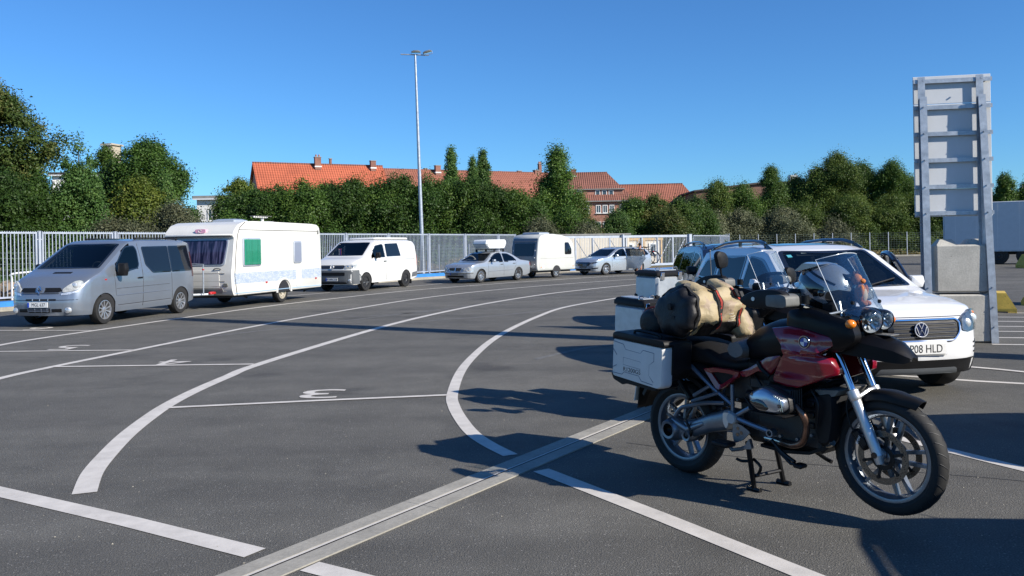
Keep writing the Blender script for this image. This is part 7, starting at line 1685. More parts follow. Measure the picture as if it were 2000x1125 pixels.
obj('bag_body', MB().rings([bag_ring(y, k) for y, k in [(-.27, .985), (-.22, 1.0), (-.17, 1.0), (-.12, 1.01), (-.07, 1.0), (-.02, .985), (.03, 1.0), (.08, 1.01), (.13, 1.02), (.17, 1.0), (.20, .96), (.23, .90), (.25, .80), (.26, .60)]]), M_['camo'], bag, smooth=60)
obj('bag_end', MB().rings([bag_ring(y, k) for y, k in [(-.385, .50), (-.38, .72), (-.365, .88), (-.34, .95), (-.31, .985), (-.28, 1.0), (-.262, .998), (-.258, .975)]]), M_['vinyl_black'], bag, smooth=60)
obj('lower_panel', MB().rings([[tuple(Vector(lumpy(y, a, .218, .188))) for a in np.linspace(rad(-78), rad(-22), 9)] + [tuple(Vector(lumpy(y, a, .205, .176))) for a in np.linspace(rad(-22), rad(-78), 9)] for y in np.linspace(-.20, .15, 9)]), M_['vinyl_black'], bag, smooth=50)
def fold(name, mat, cy, pts, w, th):
    mb = MB(); rs = []
    for i, (x, z, k) in enumerate(pts):
        rs.append([(x + th * k * math.cos(a) * (1 + .3 * mn.noise(Vector((i, a, cy)))), cy + w * k * math.sin(a), z + th * .8 * math.sin(a * 1.0 + .6)) for a in [2 * PI * j / 14 for j in range(14)]])
    obj(name, mb.rings(rs), mat, bag, smooth=60)
# rolled closures standing up at both ends
def roll(name, mat, c, r, L, ax):
    mb = MB(); rs = []
    for k in range(9):
        f = -1 + 2 * k / 8; rr = r * (1 - .25 * abs(f) ** 3)
        ring = []
        for j in range(16):
            a = 2 * PI * j / 16; q = 1 + .18 * mn.noise(Vector((f * 3, math.cos(a) * 1.5, math.sin(a) * 1.5)) + Vector(c) * 9)
            p = Vector(c) + Vector(ax) * (f * L / 2); u = Vector((0, 1, 0)) if abs(ax[1]) < .7 else Vector((1, 0, 0)); v = Vector(ax).cross(u)
            ring.append(tuple(p + u * rr * 1.25 * q * math.cos(a) + v * rr * q * math.sin(a)))
        rs.append(ring)
    obj(name, mb.rings(rs), mat, bag, smooth=60)
roll('rolled_top', M_['camo'], (.01, -.17, .165), .060, .24, (.96, .1, -.2)); roll('rolled_top', M_['camo'], (.04, .12, .175), .055, .20, (.9, .1, -.3)); roll('side_pouch', M_['camo'], (.14, .24, -.10), .085, .2, (.3, .2, -.93))
roll('rolled_top', M_['vinyl_black'], (-.06, -.24, .135), .06, .26, (.9, .0, .35))
def strap_ring(y, k, mat, w=.011, n=40, tw=0.0, name='strap', a0=-100, a1=230):
    A = []; Bq = []
    mb = MB(); rs = []
    for j in range(n + 1):
        a = rad(a0 + (a1 - a0) * j / n); ring = []
        for dy, dr in ((-w, .004), (-w, .010), (w, .010), (w, .004)):
            yy = y + dy + tw * math.sin(a); p = Vector(lumpy(yy, a, .215 * k, .185 * k)); rr = Vector((p.x, 0, p.z)).normalized(); ring.append(tuple(p + rr * dr))
        rs.append(ring)
    obj(name, mb.rings(rs), mat, bag, smooth=None)
strap_ring(-.055, 1.0, M_['strap'], .020, tw=.02); strap_ring(-.052, 1.015, M_['red_strap'], .007, tw=.02, a0=-40, a1=60)
strap_ring(.15, 1.0, M_['strap'], .020, tw=-.02); strap_ring(.152, 1.02, M_['red_strap'], .007, tw=-.02, a0=-60, a1=75); strap_ring(.06, 1.0, M_['strap'], .016, tw=.1, a0=40, a1=150)
strap_ring(-.29, 1.0, M_['strap'], .014, name='end_strap')
for y, a in ((-.05, 62), (.15, 38), (.18, 30)):
    p = Vector(lumpy(y, rad(a), .235, .205)); M = Matrix.Translation(p) @ Matrix.Rotation(rad(90 - a), 4, 'Y')
    obj('buckle', MB().box((0, 0, 0), (.075, .042, .018), M=M, ch=.005), M_['black_plastic'], bag)
for x, z in ((.0, .05), (.04, -.04)): obj('end_buckle', MB().box((x, -.392, z), (.04, .012, .05), ch=.004), M_['black_plastic'], bag)
# maker's streaks on the canvas
for k in range(7):
    a = rad(14 - k * 5.5); y0 = .01 + .012 * (k % 3); pts = []
    for j in range(4): p = Vector(lumpy(y0 + .02 * j + .004 * k, a + .012 * j, .2175, .1875)); pts.append(tuple(p))
    obj('print_streak', MB().tube(pts, .0030, 4, flat=.4), M_['plate_white'], bag)
sb = thing('stuff_sack', 'small black sack with a red strap behind the tan roll bag', 'bag', on_bike(-.16, .02, 1.05), BA, scale=(.9, .9, .85))
obj('sack_body', MB().rings([[(.135 * k * math.cos(a) * (1 + .08 * mn.noise(Vector((y * 4, a, 1)))), y, .125 * k * math.sin(a)) for a in [2 * PI * j / 24 for j in range(24)]] for y, k in ((-.25, .4), (-.245, .75), (-.22, .95), (-.1, 1.03), (.0, 1), (.1, 1.03), (.22, .95), (.25, .4))]), M_['vinyl_black'], sb, smooth=60)
obj('sack_strap', MB().tube([(.142 * math.cos(a), -.18, .132 * math.sin(a)) for a in [2 * PI * k / 28 for k in range(28)]], .010, 6, closed=True), M_['red_strap'], sb)
obj('sack_strap', MB().tube([(.145 * math.cos(a), .15, .135 * math.sin(a)) for a in [2 * PI * k / 28 for k in range(28)]], .009, 6, closed=True), M_['strap'], sb)
jk = thing('folded_jacket', 'folded grey jacket lying on the seat against the tank', 'jacket', on_bike(.60, -.02, .93), BA)
roll_ = MB(); rs = []
for k in range(8):
    f = -1 + 2 * k / 7; rs.append([(.085 * math.cos(a) * (1 - .3 * f * f), .19 * f, .06 * math.sin(a) * (1 - .2 * f * f) + .012 * mn.noise(Vector((f * 4, a * 2, 0)))) for a in [2 * PI * j / 16 for j in range(16)]])
obj('cloth', roll_.rings(rs), M_['pale_vinyl'], jk, smooth=60)
# ---- helmet on the cockpit behind the screen
hm = thing('helmet', 'silver and black full face helmet resting behind the motorcycle windscreen', 'helmet', on_bike(1.115, .015, 1.325), BA, scale=1.2)
hm.rotation_euler = (0, rad(24), BA + rad(4))
def helmet_pt(th, ph, k=1.0):
    # th azimuth from the front, ph elevation
    c, s_ = math.cos(th), math.sin(th); ce, se = math.cos(ph), math.sin(ph)
    rx = .150 + .028 * max(0, c) * max(0, -se * 1.6 + .25); ry = .122; rz = .132
    x, y, z = rx * ce * c, ry * ce * s_, rz * se
    if z < -.03: x += .045 * max(0, c) * min(1, (-z - .03) / .06); x -= .02 * max(0, -c)
    z = max(z, -.118)
    return Vector((x * k, y * k, z * k))
mb = MB(); nu, nv = 40, 24
mb.rings([[tuple(helmet_pt(2 * PI * i / nu, -PI / 2 * .80 + (PI / 2 * 1.80) * j / nv)) for i in range(nu)] for j in range(nv + 1)], 0, None, True, True, False)
M_['helmet'] = P('silver_helmet_shell', (.33, .35, .38), .25, metal=.5, coat=1.0, var=.04)
obj('helmet_shell', mb, M_['helmet'], hm, smooth=50)
def hpatch(name, pts, k, mat, d=.006): 
    fn = lambda u, v: helmet_pt(u, v, k)
    mb = MB(); q = dens(pts, .08); cx = sum(p[0] for p in q) / len(q); cy = sum(p[1] for p in q) / len(q); rs = [[tuple(helmet_pt(u, v, k - .05)) for u, v in q]]
    for f in (1, .8, .6, .4, .2, .02): rs.append([tuple(helmet_pt(cx + (u - cx) * f, cy + (v - cy) * f, k)) for u, v in q])
    return obj(name, mb.rings(rs), mat, hm, smooth=50)
hpatch('visor', rpoly([(-1.15, -.16), (-1.18, .12), (-.8, .36), (0, .42), (.8, .36), (1.18, .12), (1.15, -.16), (.8, -.36), (0, -.42), (-.8, -.36)], .1), 1.012, M_['visor'])
for sg in (-1, 1):
    hpatch('side_flash', [(sg * 1.25, -.05), (sg * 1.3, .25), (sg * 2.3, .35), (sg * 2.6, .05), (sg * 2.0, -.05), (sg * 1.5, -.25)], 1.006, M_['black_gloss'])
    hpatch('chin_flash', [(sg * .3, -.62), (sg * .5, -.42), (sg * 1.2, -.35), (sg * 1.9, -.35), (sg * 1.7, -.75), (sg * .8, -.78)], 1.006, M_['black_gloss'])
    p = helmet_pt(sg * 1.32, .0, 1.02); obj('visor_pivot', MB().ell(tuple(p), (.018, .008, .018), 12, 8), M_['black_gloss'], hm)
    hpatch('stripe', [(sg * .95, .52), (sg * 2.6, .62), (sg * 2.6, .52), (sg * .98, .44)], 1.007, M_['black_gloss'])
for k in (-.35, 0, .35): p = helmet_pt(k, .95, 1.0); obj('top_vent', MB().box(tuple(p), (.05, .03, .014), ch=.005), M_['black_plastic'], hm)
obj('rear_spoiler', MB().puff(rpoly([(-.165, .02), (-.13, .09), (-.02, .13), (-.05, .10), (-.13, .04)], .01), [(.8, -.09), (1, -.05), (1, .05), (.8, .09)]), M_['helmet'], hm)
p = helmet_pt(0, .62, 1.02); n = Vector((p.x / .022, 0, p.z / .0174)).normalized()
ex = Vector((0, 1, 0)); ez = n; ey = ez.cross(ex)
text('helmet_lettering', 'SHARK', .030, M_['plate_ink'], hm, M=frame(ex, ey, ez, p + n * .003), depth=.0005, sx=1.15)
obj('collar', MB().lathe([(.105, -.118), (.112, -.125), (.10, -.132)], 28, axis='Z'), M_['black_plastic'], hm)
# ---- plush toy and cup
ty = thing('plush_toy', 'small orange brown plush animal behind the clear windscreen', 'toy', on_bike(1.315, .03, 1.30), BA + rad(10))
M_['plush'] = P('orange_plush', (.50, .17, .05), .95, bump=.6, bs=160, var=.2, vs_=30)
mb = MB(); mb.ell((.01, 0, .0), (.035, .038, .062), 14, 10); mb.ell((-.012, 0, .085), (.032, .032, .034), 14, 10); mb.ell((.02, 0, .075), (.022, .018, .016), 10, 8)
for sg in (-1, 1): mb.ell((.03, sg * .032, .02), (.014, .013, .034), 10, 8); mb.ell((.035, sg * .026, -.055), (.028, .016, .018), 10, 8)
obj('body', mb, M_['plush'], ty, smooth=70)
for sg in (-1, 1): obj('ear', MB().ell((-.02, sg * .022, .118), (.010, .012, .016), 10, 8), P('dark_plush', (.06, .025, .015), .95), ty)
obj('belly', MB().ell((.026, 0, -.005), (.024, .028, .045), 12, 8), P('cream_plush', (.55, .42, .30), .95), ty)
cp = thing('paper_cup', 'small paper coffee cup with dark lid on the motorcycle cockpit', 'cup', on_bike(.985, -.12, 1.235), BA)
obj('cup_wall', MB().lathe([(0, 0), (.028, 0), (.036, .07), (.0, .07)], 20, axis='Z'), P('cup_paper', (.34, .27, .20), .7), cp); obj('cup_lid', MB().lathe([(.038, .066), (.039, .074), (.034, .08), (.030, .092), (0, .09)], 20, axis='Z'), M_['black_plastic'], cp)
# ---- second motorcycle behind, with aluminium cases
b2 = adventure_bike('black touring motorcycle with aluminium cases behind the red motorcycle', (1.45, 8.3, 0), BA, False)
alu_case(b2, 'pannier', Matrix.Translation((.05, -.40, .70)) @ Matrix.Rotation(rad(3), 4, 'Y'), .40, .22, .40, 'k'); alu_case(b2, 'pannier', Matrix.Translation((.05, .40, .66)) @ Matrix.Rotation(rad(3), 4, 'Y'), .40, .22, .38, 'k')
alu_case(b2, 'top_case', Matrix.Translation((-.03, .0, 1.06)) @ Matrix.Rotation(rad(2), 4, 'Y') @ Matrix.Rotation(rad(0), 4, 'Z'), .30, .38, .29, 'k')
tubes(b2, 'case_rack', 'black_satin', [(-.10, -.16, .95), (-.10, -.16, 1.06), (.15, -.16, 1.06)], [(-.10, .16, .95), (-.10, .16, 1.06), (.15, .16, 1.06)], r=.012)
for sg in (-1, 1):
    m = part_empty('mirror', b2, (1.13, sg * .47, 1.46 if sg < 0 else 1.30))
    obj('mirror_shell', MB().puff(rpoly([(-.08, .05), (-.045, .085), (.05, .07), (.085, .01), (.07, -.06), (-.04, -.07)], .03), [(.5, .03), (.9, .02), (1, 0), (.98, -.012)], 'YZ', sub=.03), M_['black_plastic'], m)
    obj('mirror_glass', MB().puff(rpoly([(-.07, .045), (-.04, .075), (.045, .06), (.075, .01), (.06, -.052), (-.035, -.06)], .03), [(1, -.010), (1, -.0145)], 'YZ'), M_['chrome'], m)
    obj('mirror_stalk', MB().tube(smooth_curve([(0, 0, -.05), (-.02, -sg * .03, -.12), (-.06, -sg * .16, -.22)], 4), .008, 6), M_['black_satin'], m)
obj('aerial', MB().tube([(.62, .02, 1.06), (.60, .02, 1.53)], .004, 6).ell((.60, .02, 1.535), (.008, .008, .012), 8, 6), M_['guard_grey'], b2)

# ================================================================== CARAVANS
def big_caravan():
    ang = rad(-106.2); t = thing('caravan', 'large white caravan with a green curtain hitched to the silver van', 'caravan', (-8.06, 26.25, 0), ang)
    zr = lambda z: z if z < 2.0 else 2.0 + (z - 2.0) * .74
    hw_, zb = 1.12, .36; L0, L1 = -2.35, 2.62          # rear, front from the axle
    prof = [(L0 + .02, zb), (L0, .9), (L0 + .05, 2.1), (L0 + .10, 2.42), (L0 + .28, 2.545), (L0 + .7, 2.575), (0.6, 2.60), (1.55, 2.60), (2.0, 2.57), (2.32, 2.45), (2.52, 2.20), (2.58, 2.02), (2.50, 1.95), (2.60, 1.30), (2.66, .98), (2.64, .55), (2.56, zb)]
    prof = [(x, zr(z)) for x, z in prof]
    pr = rpoly(prof, .06, 3)
    rs = [[(x, y, z) for x, z in [(0.1 + (a - .1) * k, 1.4 + (b - 1.4) * k) for a, b in pr]] for y, k in ((-hw_, .985), (-hw_ + .015, 1), (hw_ - .015, 1), (hw_, .985))]
    obj('body', MB().rings(rs), M_['caravan_white'], t, smooth=30)
    obj('chassis', MB().box((.1, 0, .36), (4.6, 1.9, .14)).box((0, .0, .33), (.1, 1.9, .1)), M_['dark_trim'], t, smooth=None)
    for sg in (1, -1):
        y = sg * hw_
        # wheel arch
        ar = [(.36 * math.cos(a), .34 + .36 * math.sin(a)) for a in np.linspace(0, PI, 15)]
        obj('wheel_well', MB().prism([(x * .90, max(.345, z - .02)) for x, z in ar], lambda u, v, d: (u, d, v), y - sg * .30, y + sg * .004), M_['dark_trim'], t, smooth=None)
        obj('arch_surround', MB().tube([(x * 1.10, y + sg * .01, z + .02) for x, z in [(-.36, .30)] + ar[::-1] + [(.36, .30)]], .035, 8), M_['caravan_white'], t)
        wheel(t, 0, sg * .98, .315, .315, .19, .20, 'steel', M_['rust_steel'], 0, sg)
        def win(x0, x1, z0, z1, cur):
            q = rpoly([(x0, z0), (x1, z0), (x1, z1), (x0, z1)], .07, 3)
            fr = obj('window', MB().puff(q, [(1.0, y - sg * .02), (1.0, y + sg * .022), (.955, y + sg * .032)]), M_['galv_fence'], t, smooth=35)
            q2 = rpoly([(x0 + .05, z0 + .05), (x1 - .05, z0 + .05), (x1 - .05, z1 - .05), (x0 + .05, z1 - .05)], .06, 3)
            if cur:
                mb = MB(); pts = []
                n = 40
                for k in range(n + 1): pts.append((x0 + .05 + (x1 - x0 - .1) * k / n, y + sg * (.050 + .014 * math.sin(k * 1.25) + .004 * math.sin(k * 2.9))))
                mb.add([(a, b, z) for z in (z0 + .05, z1 - .05) for a, b in pts], [(i, i + 1, n + 2 + i, n + 1 + i) for i in range(n)]); obj('curtain', mb, M_['curtain'], fr)
                obj('pane', MB().puff(q2, [(1, y + sg * .068), (1, y + sg * .072)]), M_['clear_pane'], fr, smooth=None)
            else: obj('pane', MB().puff(q2, [(1, y + sg * .026), (1, y + sg * .038)]), M_['blind'], fr, smooth=None)
        win(1.24, 2.14, 1.15, 1.97, True); win(-1.05, -.58, 1.18, 1.88, False)
        # decor band, kept clear of the arch
        obj('decor_band', MB().box((.12, y + sg * .001, .83), (4.86, .006, .30)), M_['decor'], t, smooth=None)
        obj('side_trim', MB().box((.1, y + sg * .004, .42), (4.8, .012, .02)), M_['blue_line'], t, smooth=None)
        obj('roof_rail', MB().tube([(x, y + sg * .004, 2.19) for x in np.linspace(-2.1, 2.3, 6)], .008, 5), M_['dark_trim'], t)
        obj('front_joint', MB().tube([(a, y + sg * .002, b) for a, b in [(2.42, zb), (2.52, .9), (2.44, 1.6), (2.36, 2.04), (2.26, 2.24), (2.0, 2.40)]], .012, 6), M_['dark_trim'], t)
        for x in (-1.95, .95): obj('marker_lamp', MB().box((x, y + sg * .01, .66), (.09, .02, .05), ch=.006), M_['red_lens'], t)
        obj('locker_flap', MB().puff(rpoly([(-1.05, .46), (-.72, .46), (-.72, 1.0), (-1.05, 1.0)], .03), [(1, y), (1, y + sg * .012), (.96, y + sg * .016)]), M_['caravan_white'], t, smooth=30)
        obj('vent', MB().box((-2.12, y + sg * .008, 2.24), (.07, .02, .12), ch=.004), M_['guard_grey'], t, loc=(0, 0, -.08))
    # front: big window, locker, rails
    def fx(z): return float(np.interp(z, [.36, .55, .98, 1.30, 1.95], [2.56, 2.64, 2.66, 2.60, 2.50]))
    def fpanel(name, poly, e, mat, par=t): 
        q = dens(rpoly(poly, .08, 3), .12); cy = sum(a for a, b in q) / len(q); cz = sum(b for a, b in q) / len(q); rs = [[(fx(b) + e - .03, a, b) for a, b in q]]
        for k in (1, .6, .2): rs.append([(fx(cz + (b - cz) * k) + e, cy + (a - cy) * k, cz + (b - cz) * k) for a, b in q])
        return obj(name, MB().rings(rs), mat, par, smooth=30)
    fw = fpanel('window', [(-.88, 1.20), (.88, 1.20), (.96, 1.94), (-.96, 1.94)], .02, M_['galv_fence'])
    fpanel('pane', [(-.84, 1.24), (.84, 1.24), (.92, 1.90), (-.92, 1.90)], .035, M_['net_glass'], fw)
    for z in (.48, .62, .76, .98): obj('front_rib', MB().tube([(fx(z) + .004, y, z) for y in np.linspace(-.9, .9, 9)], .010, 6), M_['rib_grey'], t)
    fpanel('locker_lid', [(-.72, .44), (.72, .44), (.72, 1.05), (-.72, 1.05)], .012, M_['caravan_white'])
    fpanel('lower_panel', [(-.80, .42), (.80, .42), (.84, .58), (-.84, .58)], .018, M_['rib_grey'])
    for y in (-.7, .66): obj('locker_handle', MB().tube(smooth_curve([(fx(1.08) + .01, y - .12, 1.08), (fx(1.1) + .04, y - .06, 1.11), (fx(1.1) + .04, y + .06, 1.12), (fx(1.08) + .01, y + .12, 1.09)], 3), .016, 6), M_['guard_grey'], t)
    for y in (-.92, .92): obj('front_lamp', MB().box((fx(.66) + .0, y, .66), (.05, .14, .09), ch=.012), M_['guard_grey'], t)
    lg = obj('emblem', MB().puff(rpoly([(-.15, 2.12), (.0, 2.10), (.17, 2.12), (.19, 2.21), (.0, 2.225), (-.17, 2.21)], .05), [(1, 2.40), (1, 2.555)], 'YZ'), M_['pink'], t, smooth=None)
    lg.location = (.0, .05, 0); lg.rotation_euler = (0, 0, 0)
    obj('emblem_curl', MB().tube([(2.552, .05 + .05 * math.cos(a), 2.16 + .038 * math.sin(a)) for a in np.linspace(.4, 5.4, 16)], .012, 6), M_['caravan_white'], t)
    obj('front_lip', MB().box((2.53, 0, 2.04), (.16, 2.16, .05), ch=.02), M_['caravan_white'], t)
    obj('lip_seal', MB().box((2.55, 0, 2.005), (.10, 2.12, .02)), M_['dark_trim'], t, smooth=None)
    obj('drawbar', MB().tube([(2.4, -.55, .40), (3.55, 0, .42)], .035, 8).tube([(2.4, .55, .40), (3.55, 0, .42)], .035, 8).box((3.62, 0, .45), (.3, .1, .1), ch=.02), M_['galv'], t)
    obj('grab_rail', MB().tube(smooth_curve([(2.95, .42, .42), (2.95, .42, 1.15), (2.95, .36, 1.24), (2.95, -.36, 1.24), (2.95, -.42, 1.15), (2.95, -.42, .42)], 4), .018, 8), M_['galv'], t)
    obj('rail_clip', MB().box((2.95, .42, 1.10), (.05, .05, .05), ch=.01), M_['red_lens'], t)
    obj('jockey_wheel', MB().tube([(3.15, .0, .15), (3.15, .0, .75)], .025, 8).lathe([(0, -.03), (.09, -.03), (.09, .03), (0, .03)], 18, M=Matrix.Translation((3.15, .0, .13))), M_['black_satin'], t)
    obj('gas_tap', MB().box((2.85, .62, .45), (.25, .10, .08), ch=.02), M_['red_lens'], t)
    # roof bits
    obj('roof_hatch', MB().rings([[(1.05 + a * w, b * w2, z) for a, b in ((-1, -1), (1, -1), (1, 1), (-1, 1))] for w, w2, z in ((.36, .36, 2.42), (.35, .35, 2.50), (.22, .25, 2.54))]), M_['hatch'], t, smooth=None)
    obj('roof_hatch', MB().rings([[(-.75 + a * w, b * w2, z) for a, b in ((-1, -1), (1, -1), (1, 1), (-1, 1))] for w, w2, z in ((.28, .28, 2.42), (.27, .27, 2.48), (.18, .2, 2.51))]), M_['caravan_white'], t, smooth=None)
    an = part_empty('aerial', t, (-.10, .35, 2.42))
    obj('aerial_mast', MB().tube([(0, 0, 0), (0, 0, .16)], .045, 10), M_['caravan_white'], an)
    obj('aerial_boom', MB().box((.10, 0, .20), (.75, .06, .05), ch=.02), M_['caravan_white'], an)
    for k in range(6): obj('aerial_rod', MB().box((-.18 + k * .12, 0, .225), (.04, .42 - .02 * k, .02), ch=.006), M_['guard_grey'], an)
    for (x, sx) in ((-2.0, .5), (1.9, .5)):
        for sg in (1, -1): obj('corner_steady', MB().tube([(x, sg * .85, .36), (x + (.35 if x < 0 else -.35), sg * .85, .25)], .03, 6), M_['black_satin'], t)
    return t
M_['curtain'] = P('green_curtain', (.02, .33, .20), .8)
M_['clear_pane'] = glass_mat('caravan_pane', (.85, .9, .9), .02)
M_['blind'] = P('grey_blind', (.22, .25, .33), .35, coat=.6)
M_['decor'] = None
def decor():
    m, t, b = new_mat('blue_fleck_decor'); L = t.links; tc = t.nodes.new('ShaderNodeTexCoord'); mp = t.nodes.new('ShaderNodeMapping'); mp.inputs['Scale'].default_value = (6, 6, 16); mp.inputs['Rotation'].default_value = (0, .35, 0)
    n = t.nodes.new('ShaderNodeTexNoise'); n.inputs['Scale'].default_value = 1.6; n.inputs['Detail'].default_value = 4; n.inputs['Distortion'].default_value = 1.5; L.new(tc.outputs['Object'], mp.inputs[0]); L.new(mp.outputs[0], n.inputs['Vector'])
    r = t.nodes.new('ShaderNodeValToRGB'); r.color_ramp.elements[0].position = .42; r.color_ramp.elements[0].color = (.31, .38, .48, 1); r.color_ramp.elements[1].position = .6; r.color_ramp.elements[1].color = (.50, .53, .56, 1)
    L.new(n.outputs['Fac'], r.inputs[0]); L.new(r.outputs[0], b.inputs['Base Color']); b.inputs['Roughness'].default_value = .4; return m
M_['decor'] = decor()
M_['blue_line'] = P('pale_blue_line', (.30, .45, .60), .4)
M_['rib_grey'] = P('grey_front_panel', (.30, .29, .27), .5)
M_['pink'] = P('faded_pink_emblem', (.80, .38, .50), .5)
M_['hatch'] = P('grey_roof_hatch', (.35, .38, .42), .3, coat=.6)
def net():
    m, t, b = new_mat('window_with_net_curtain'); L = t.links; tc = t.nodes.new('ShaderNodeTexCoord'); mp = t.nodes.new('ShaderNodeMapping'); mp.inputs['Scale'].default_value = (1, 9, .9)
    n = t.nodes.new('ShaderNodeTexNoise'); n.inputs['Scale'].default_value = 1.6; n.inputs['Detail'].default_value = 4; L.new(tc.outputs['Object'], mp.inputs[0]); L.new(mp.outputs[0], n.inputs['Vector'])
    r = t.nodes.new('ShaderNodeValToRGB'); r.color_ramp.elements[0].position = .45; r.color_ramp.elements[0].color = (.010, .012, .035, 1); r.color_ramp.elements[1].position = .75; r.color_ramp.elements[1].color = (.13, .13, .24, 1)
    L.new(n.outputs['Fac'], r.inputs[0]); L.new(r.outputs[0], b.inputs['Base Color']); b.inputs['Roughness'].default_value = .08; return m
M_['net_glass'] = net()
big_caravan()
def small_caravan():
    ang = rad(-132); t = thing('caravan', 'small rounded grey and cream caravan behind the silver saloon', 'caravan', (2.0 - .50, 41.75 + .35, 0), ang, scale=.87)
    hw_, zb = .98, .42
    prof = [(-1.72, zb), (-1.80, .8), (-1.76, 1.5), (-1.62, 1.95), (-1.30, 2.22), (-.7, 2.38), (.1, 2.46), (.85, 2.46), (1.22, 2.40), (1.40, 2.26), (1.50, 1.95), (1.62, 1.15), (1.64, .7), (1.58, zb)]
    pr = rpoly(prof, .10, 3)
    rs = [[(-.05 + (a + .05) * k, y, 1.35 + (b - 1.35) * k) for a, b in pr] for y, k in ((-hw_, .94), (-hw_ + .03, .985), (-hw_ + .08, 1), (hw_ - .08, 1), (hw_ - .03, .985), (hw_, .94))]
    obj('body', MB().rings(rs), M_['small_caravan'], t, smooth=40)
    obj('chassis', MB().box((0, 0, .38), (3.0, 1.6, .12)), M_['dark_trim'], t, smooth=None)
    def fx(z): return float(np.interp(z, [.42, .7, 1.15, 1.95, 2.26], [1.58, 1.64, 1.62, 1.50, 1.40]))
    def fpanel(name, poly, e, mat, par=t):
        q = dens(rpoly(poly, .07, 3), .12); cy = sum(a for a, b in q) / len(q); cz = sum(b for a, b in q) / len(q); rs = [[(fx(b) + e - .05, a, b) for a, b in q]]
        for k in (1, .6, .2): rs.append([(fx(cz + (b - cz) * k) + e, cy + (a - cy) * k, cz + (b - cz) * k) for a, b in q])
        return obj(name, MB().rings(rs), mat, par, smooth=30)
    fpanel('front_panel', [(-.90, .46), (.90, .46), (.90, 2.22), (-.90, 2.22)], .012, M_['caravan_grey'])
    w = fpanel('window', [(-.70, 1.24), (.70, 1.24), (.74, 1.95), (-.74, 1.95)], .03, M_['van_glass'])
    obj('front_shelf', MB().tube([(fx(2.05) + .02, y, 2.05) for y in np.linspace(-.8, .8, 7)], .03, 8), M_['caravan_grey'], t)
    for y in (-.8, .8):
        for z in (1.55, 1.15, .78): obj('front_clip', MB().box((fx(z) + .03, y, z), (.03, .06, .06), ch=.01), M_['badge_white'], t)
    obj('roof_hatch', MB().rings([[(.55 + a * w_, b * w2, z) for a, b in ((-1, -1), (1, -1), (1, 1), (-1, 1))] for w_, w2, z in ((.45, .62, 2.44), (.43, .60, 2.53), (.36, .50, 2.56))]), M_['hatch'], t, smooth=None)
    for sg in (1, -1):
        y = sg * hw_
        obj('side_panel', MB().puff(rpoly([(-1.55, .52), (1.40, .52), (1.38, 1.3), (1.22, 2.05), (.9, 2.26), (-.5, 2.22), (-1.15, 2.05), (-1.50, 1.6)], .12), [(1, y - sg * .03), (1, y - sg * .004), (.97, y + sg * .004)]), M_['small_caravan'], t, smooth=35)
        g = obj('window', MB().puff(rpoly([(-1.40, 1.30), (-.80, 1.30), (-.80, 1.98), (-1.14, 1.98), (-1.40, 1.60)], .08), [(1, y - sg * .01), (1, y + sg * .02), (.95, y + sg * .03)]), M_['van_glass'], t, smooth=35)
        obj('waist_line', MB().tube([(x, y + sg * .004, 1.10) for x in np.linspace(-1.6, 1.35, 4)], .008, 5), M_['rib_grey'], t)
        ar = [(-.05 + .36 * math.cos(a), .36 + .34 * math.sin(a)) for a in np.linspace(0, PI, 13)]
        obj('wheel_well', MB().prism(ar, lambda u, v, d: (u, d, v), y - sg * .3, y + sg * .006), M_['dark_trim'], t, smooth=None)
        wheel(t, -.05, sg * .86, .30, .30, .185, .20, '5', M_['alloy'], 0, sg)
        obj('marker_lamp', MB().box((1.30, y + sg * .01, .62), (.06, .02, .05), ch=.006), M_['amber'], t); obj('marker_lamp', MB().box((-1.55, y + sg * .006, .62), (.06, .02, .05), ch=.006), M_['amber'], t)
        obj('service_flap', MB().box((1.12, y + sg * .008, .62), (.14, .016, .18), ch=.006), M_['badge_white'], t)
    obj('gas_box', MB().puff(rpoly([(1.75, .48), (2.30, .48), (2.36, .9), (2.2, 1.0), (1.75, 1.0)], .06), [(.95, -.45), (1, -.40), (1, .40), (.95, .45)]), M_['small_caravan'], t, smooth=35)
    obj('gas_box_door', MB().puff(rpoly([(1.82, .52), (2.26, .52), (2.30, .88), (1.82, .88)], .03), [(1, .44), (1, .462)]), M_['badge_white'], t, smooth=None)
    obj('drawbar', MB().tube([(1.5, -.45, .42), (2.75, 0, .44)], .03, 8).tube([(1.5, .45, .42), (2.75, 0, .44)], .03, 8), M_['galv'], t)
    obj('jockey_wheel', MB().lathe([(0, -.08), (.16, -.08), (.16, .08), (0, .08)], 18, M=Matrix.Translation((2.3, 0, .17))), M_['rubber'], t)
M_['caravan_grey'] = P('slate_grey_caravan_front', (.13, .145, .17), .35, coat=.6)
small_caravan()

# ------------------------------------------------------------------ white semi-trailer
tr = thing('semi_trailer', 'white box semi trailer parked behind the road sign', 'trailer', (26.7, 52.3, 0), rad(-31))
obj('box_body', MB().box((6.6, 0, 2.25), (13.2, 2.5, 2.86), ch=.03), M_['trailer_white'] if 'trailer_white' in M_ else P('trailer_white_skin', (.50, .53, .56), .45, var=.05), tr, smooth=30)
for k in range(12): obj('side_rib', MB().box((.6 + k * 1.1, -1.256, 2.25), (.02, .008, 2.7)), M_['white_metal'], tr, smooth=None)
obj('lower_rail', MB().box((6.6, -1.24, .80), (13.2, .06, .08)), M_['galv'], tr, smooth=None); obj('chassis', MB().box((6.6, 0, .68), (12.8, 1.2, .22)), M_['dark_trim'], tr, smooth=None)
for x in (1.5, 2.85, 4.2):
    for sg in (1, -1):
        wheel(tr, x, sg * 1.02, .50, .50, .36, .28, 'steel', M_['steel_wheel'], 0, sg)
obj('rear_frame', MB().box((-.02, 0, 2.25), (.06, 2.5, 2.86)), M_['galv'], tr, smooth=None)
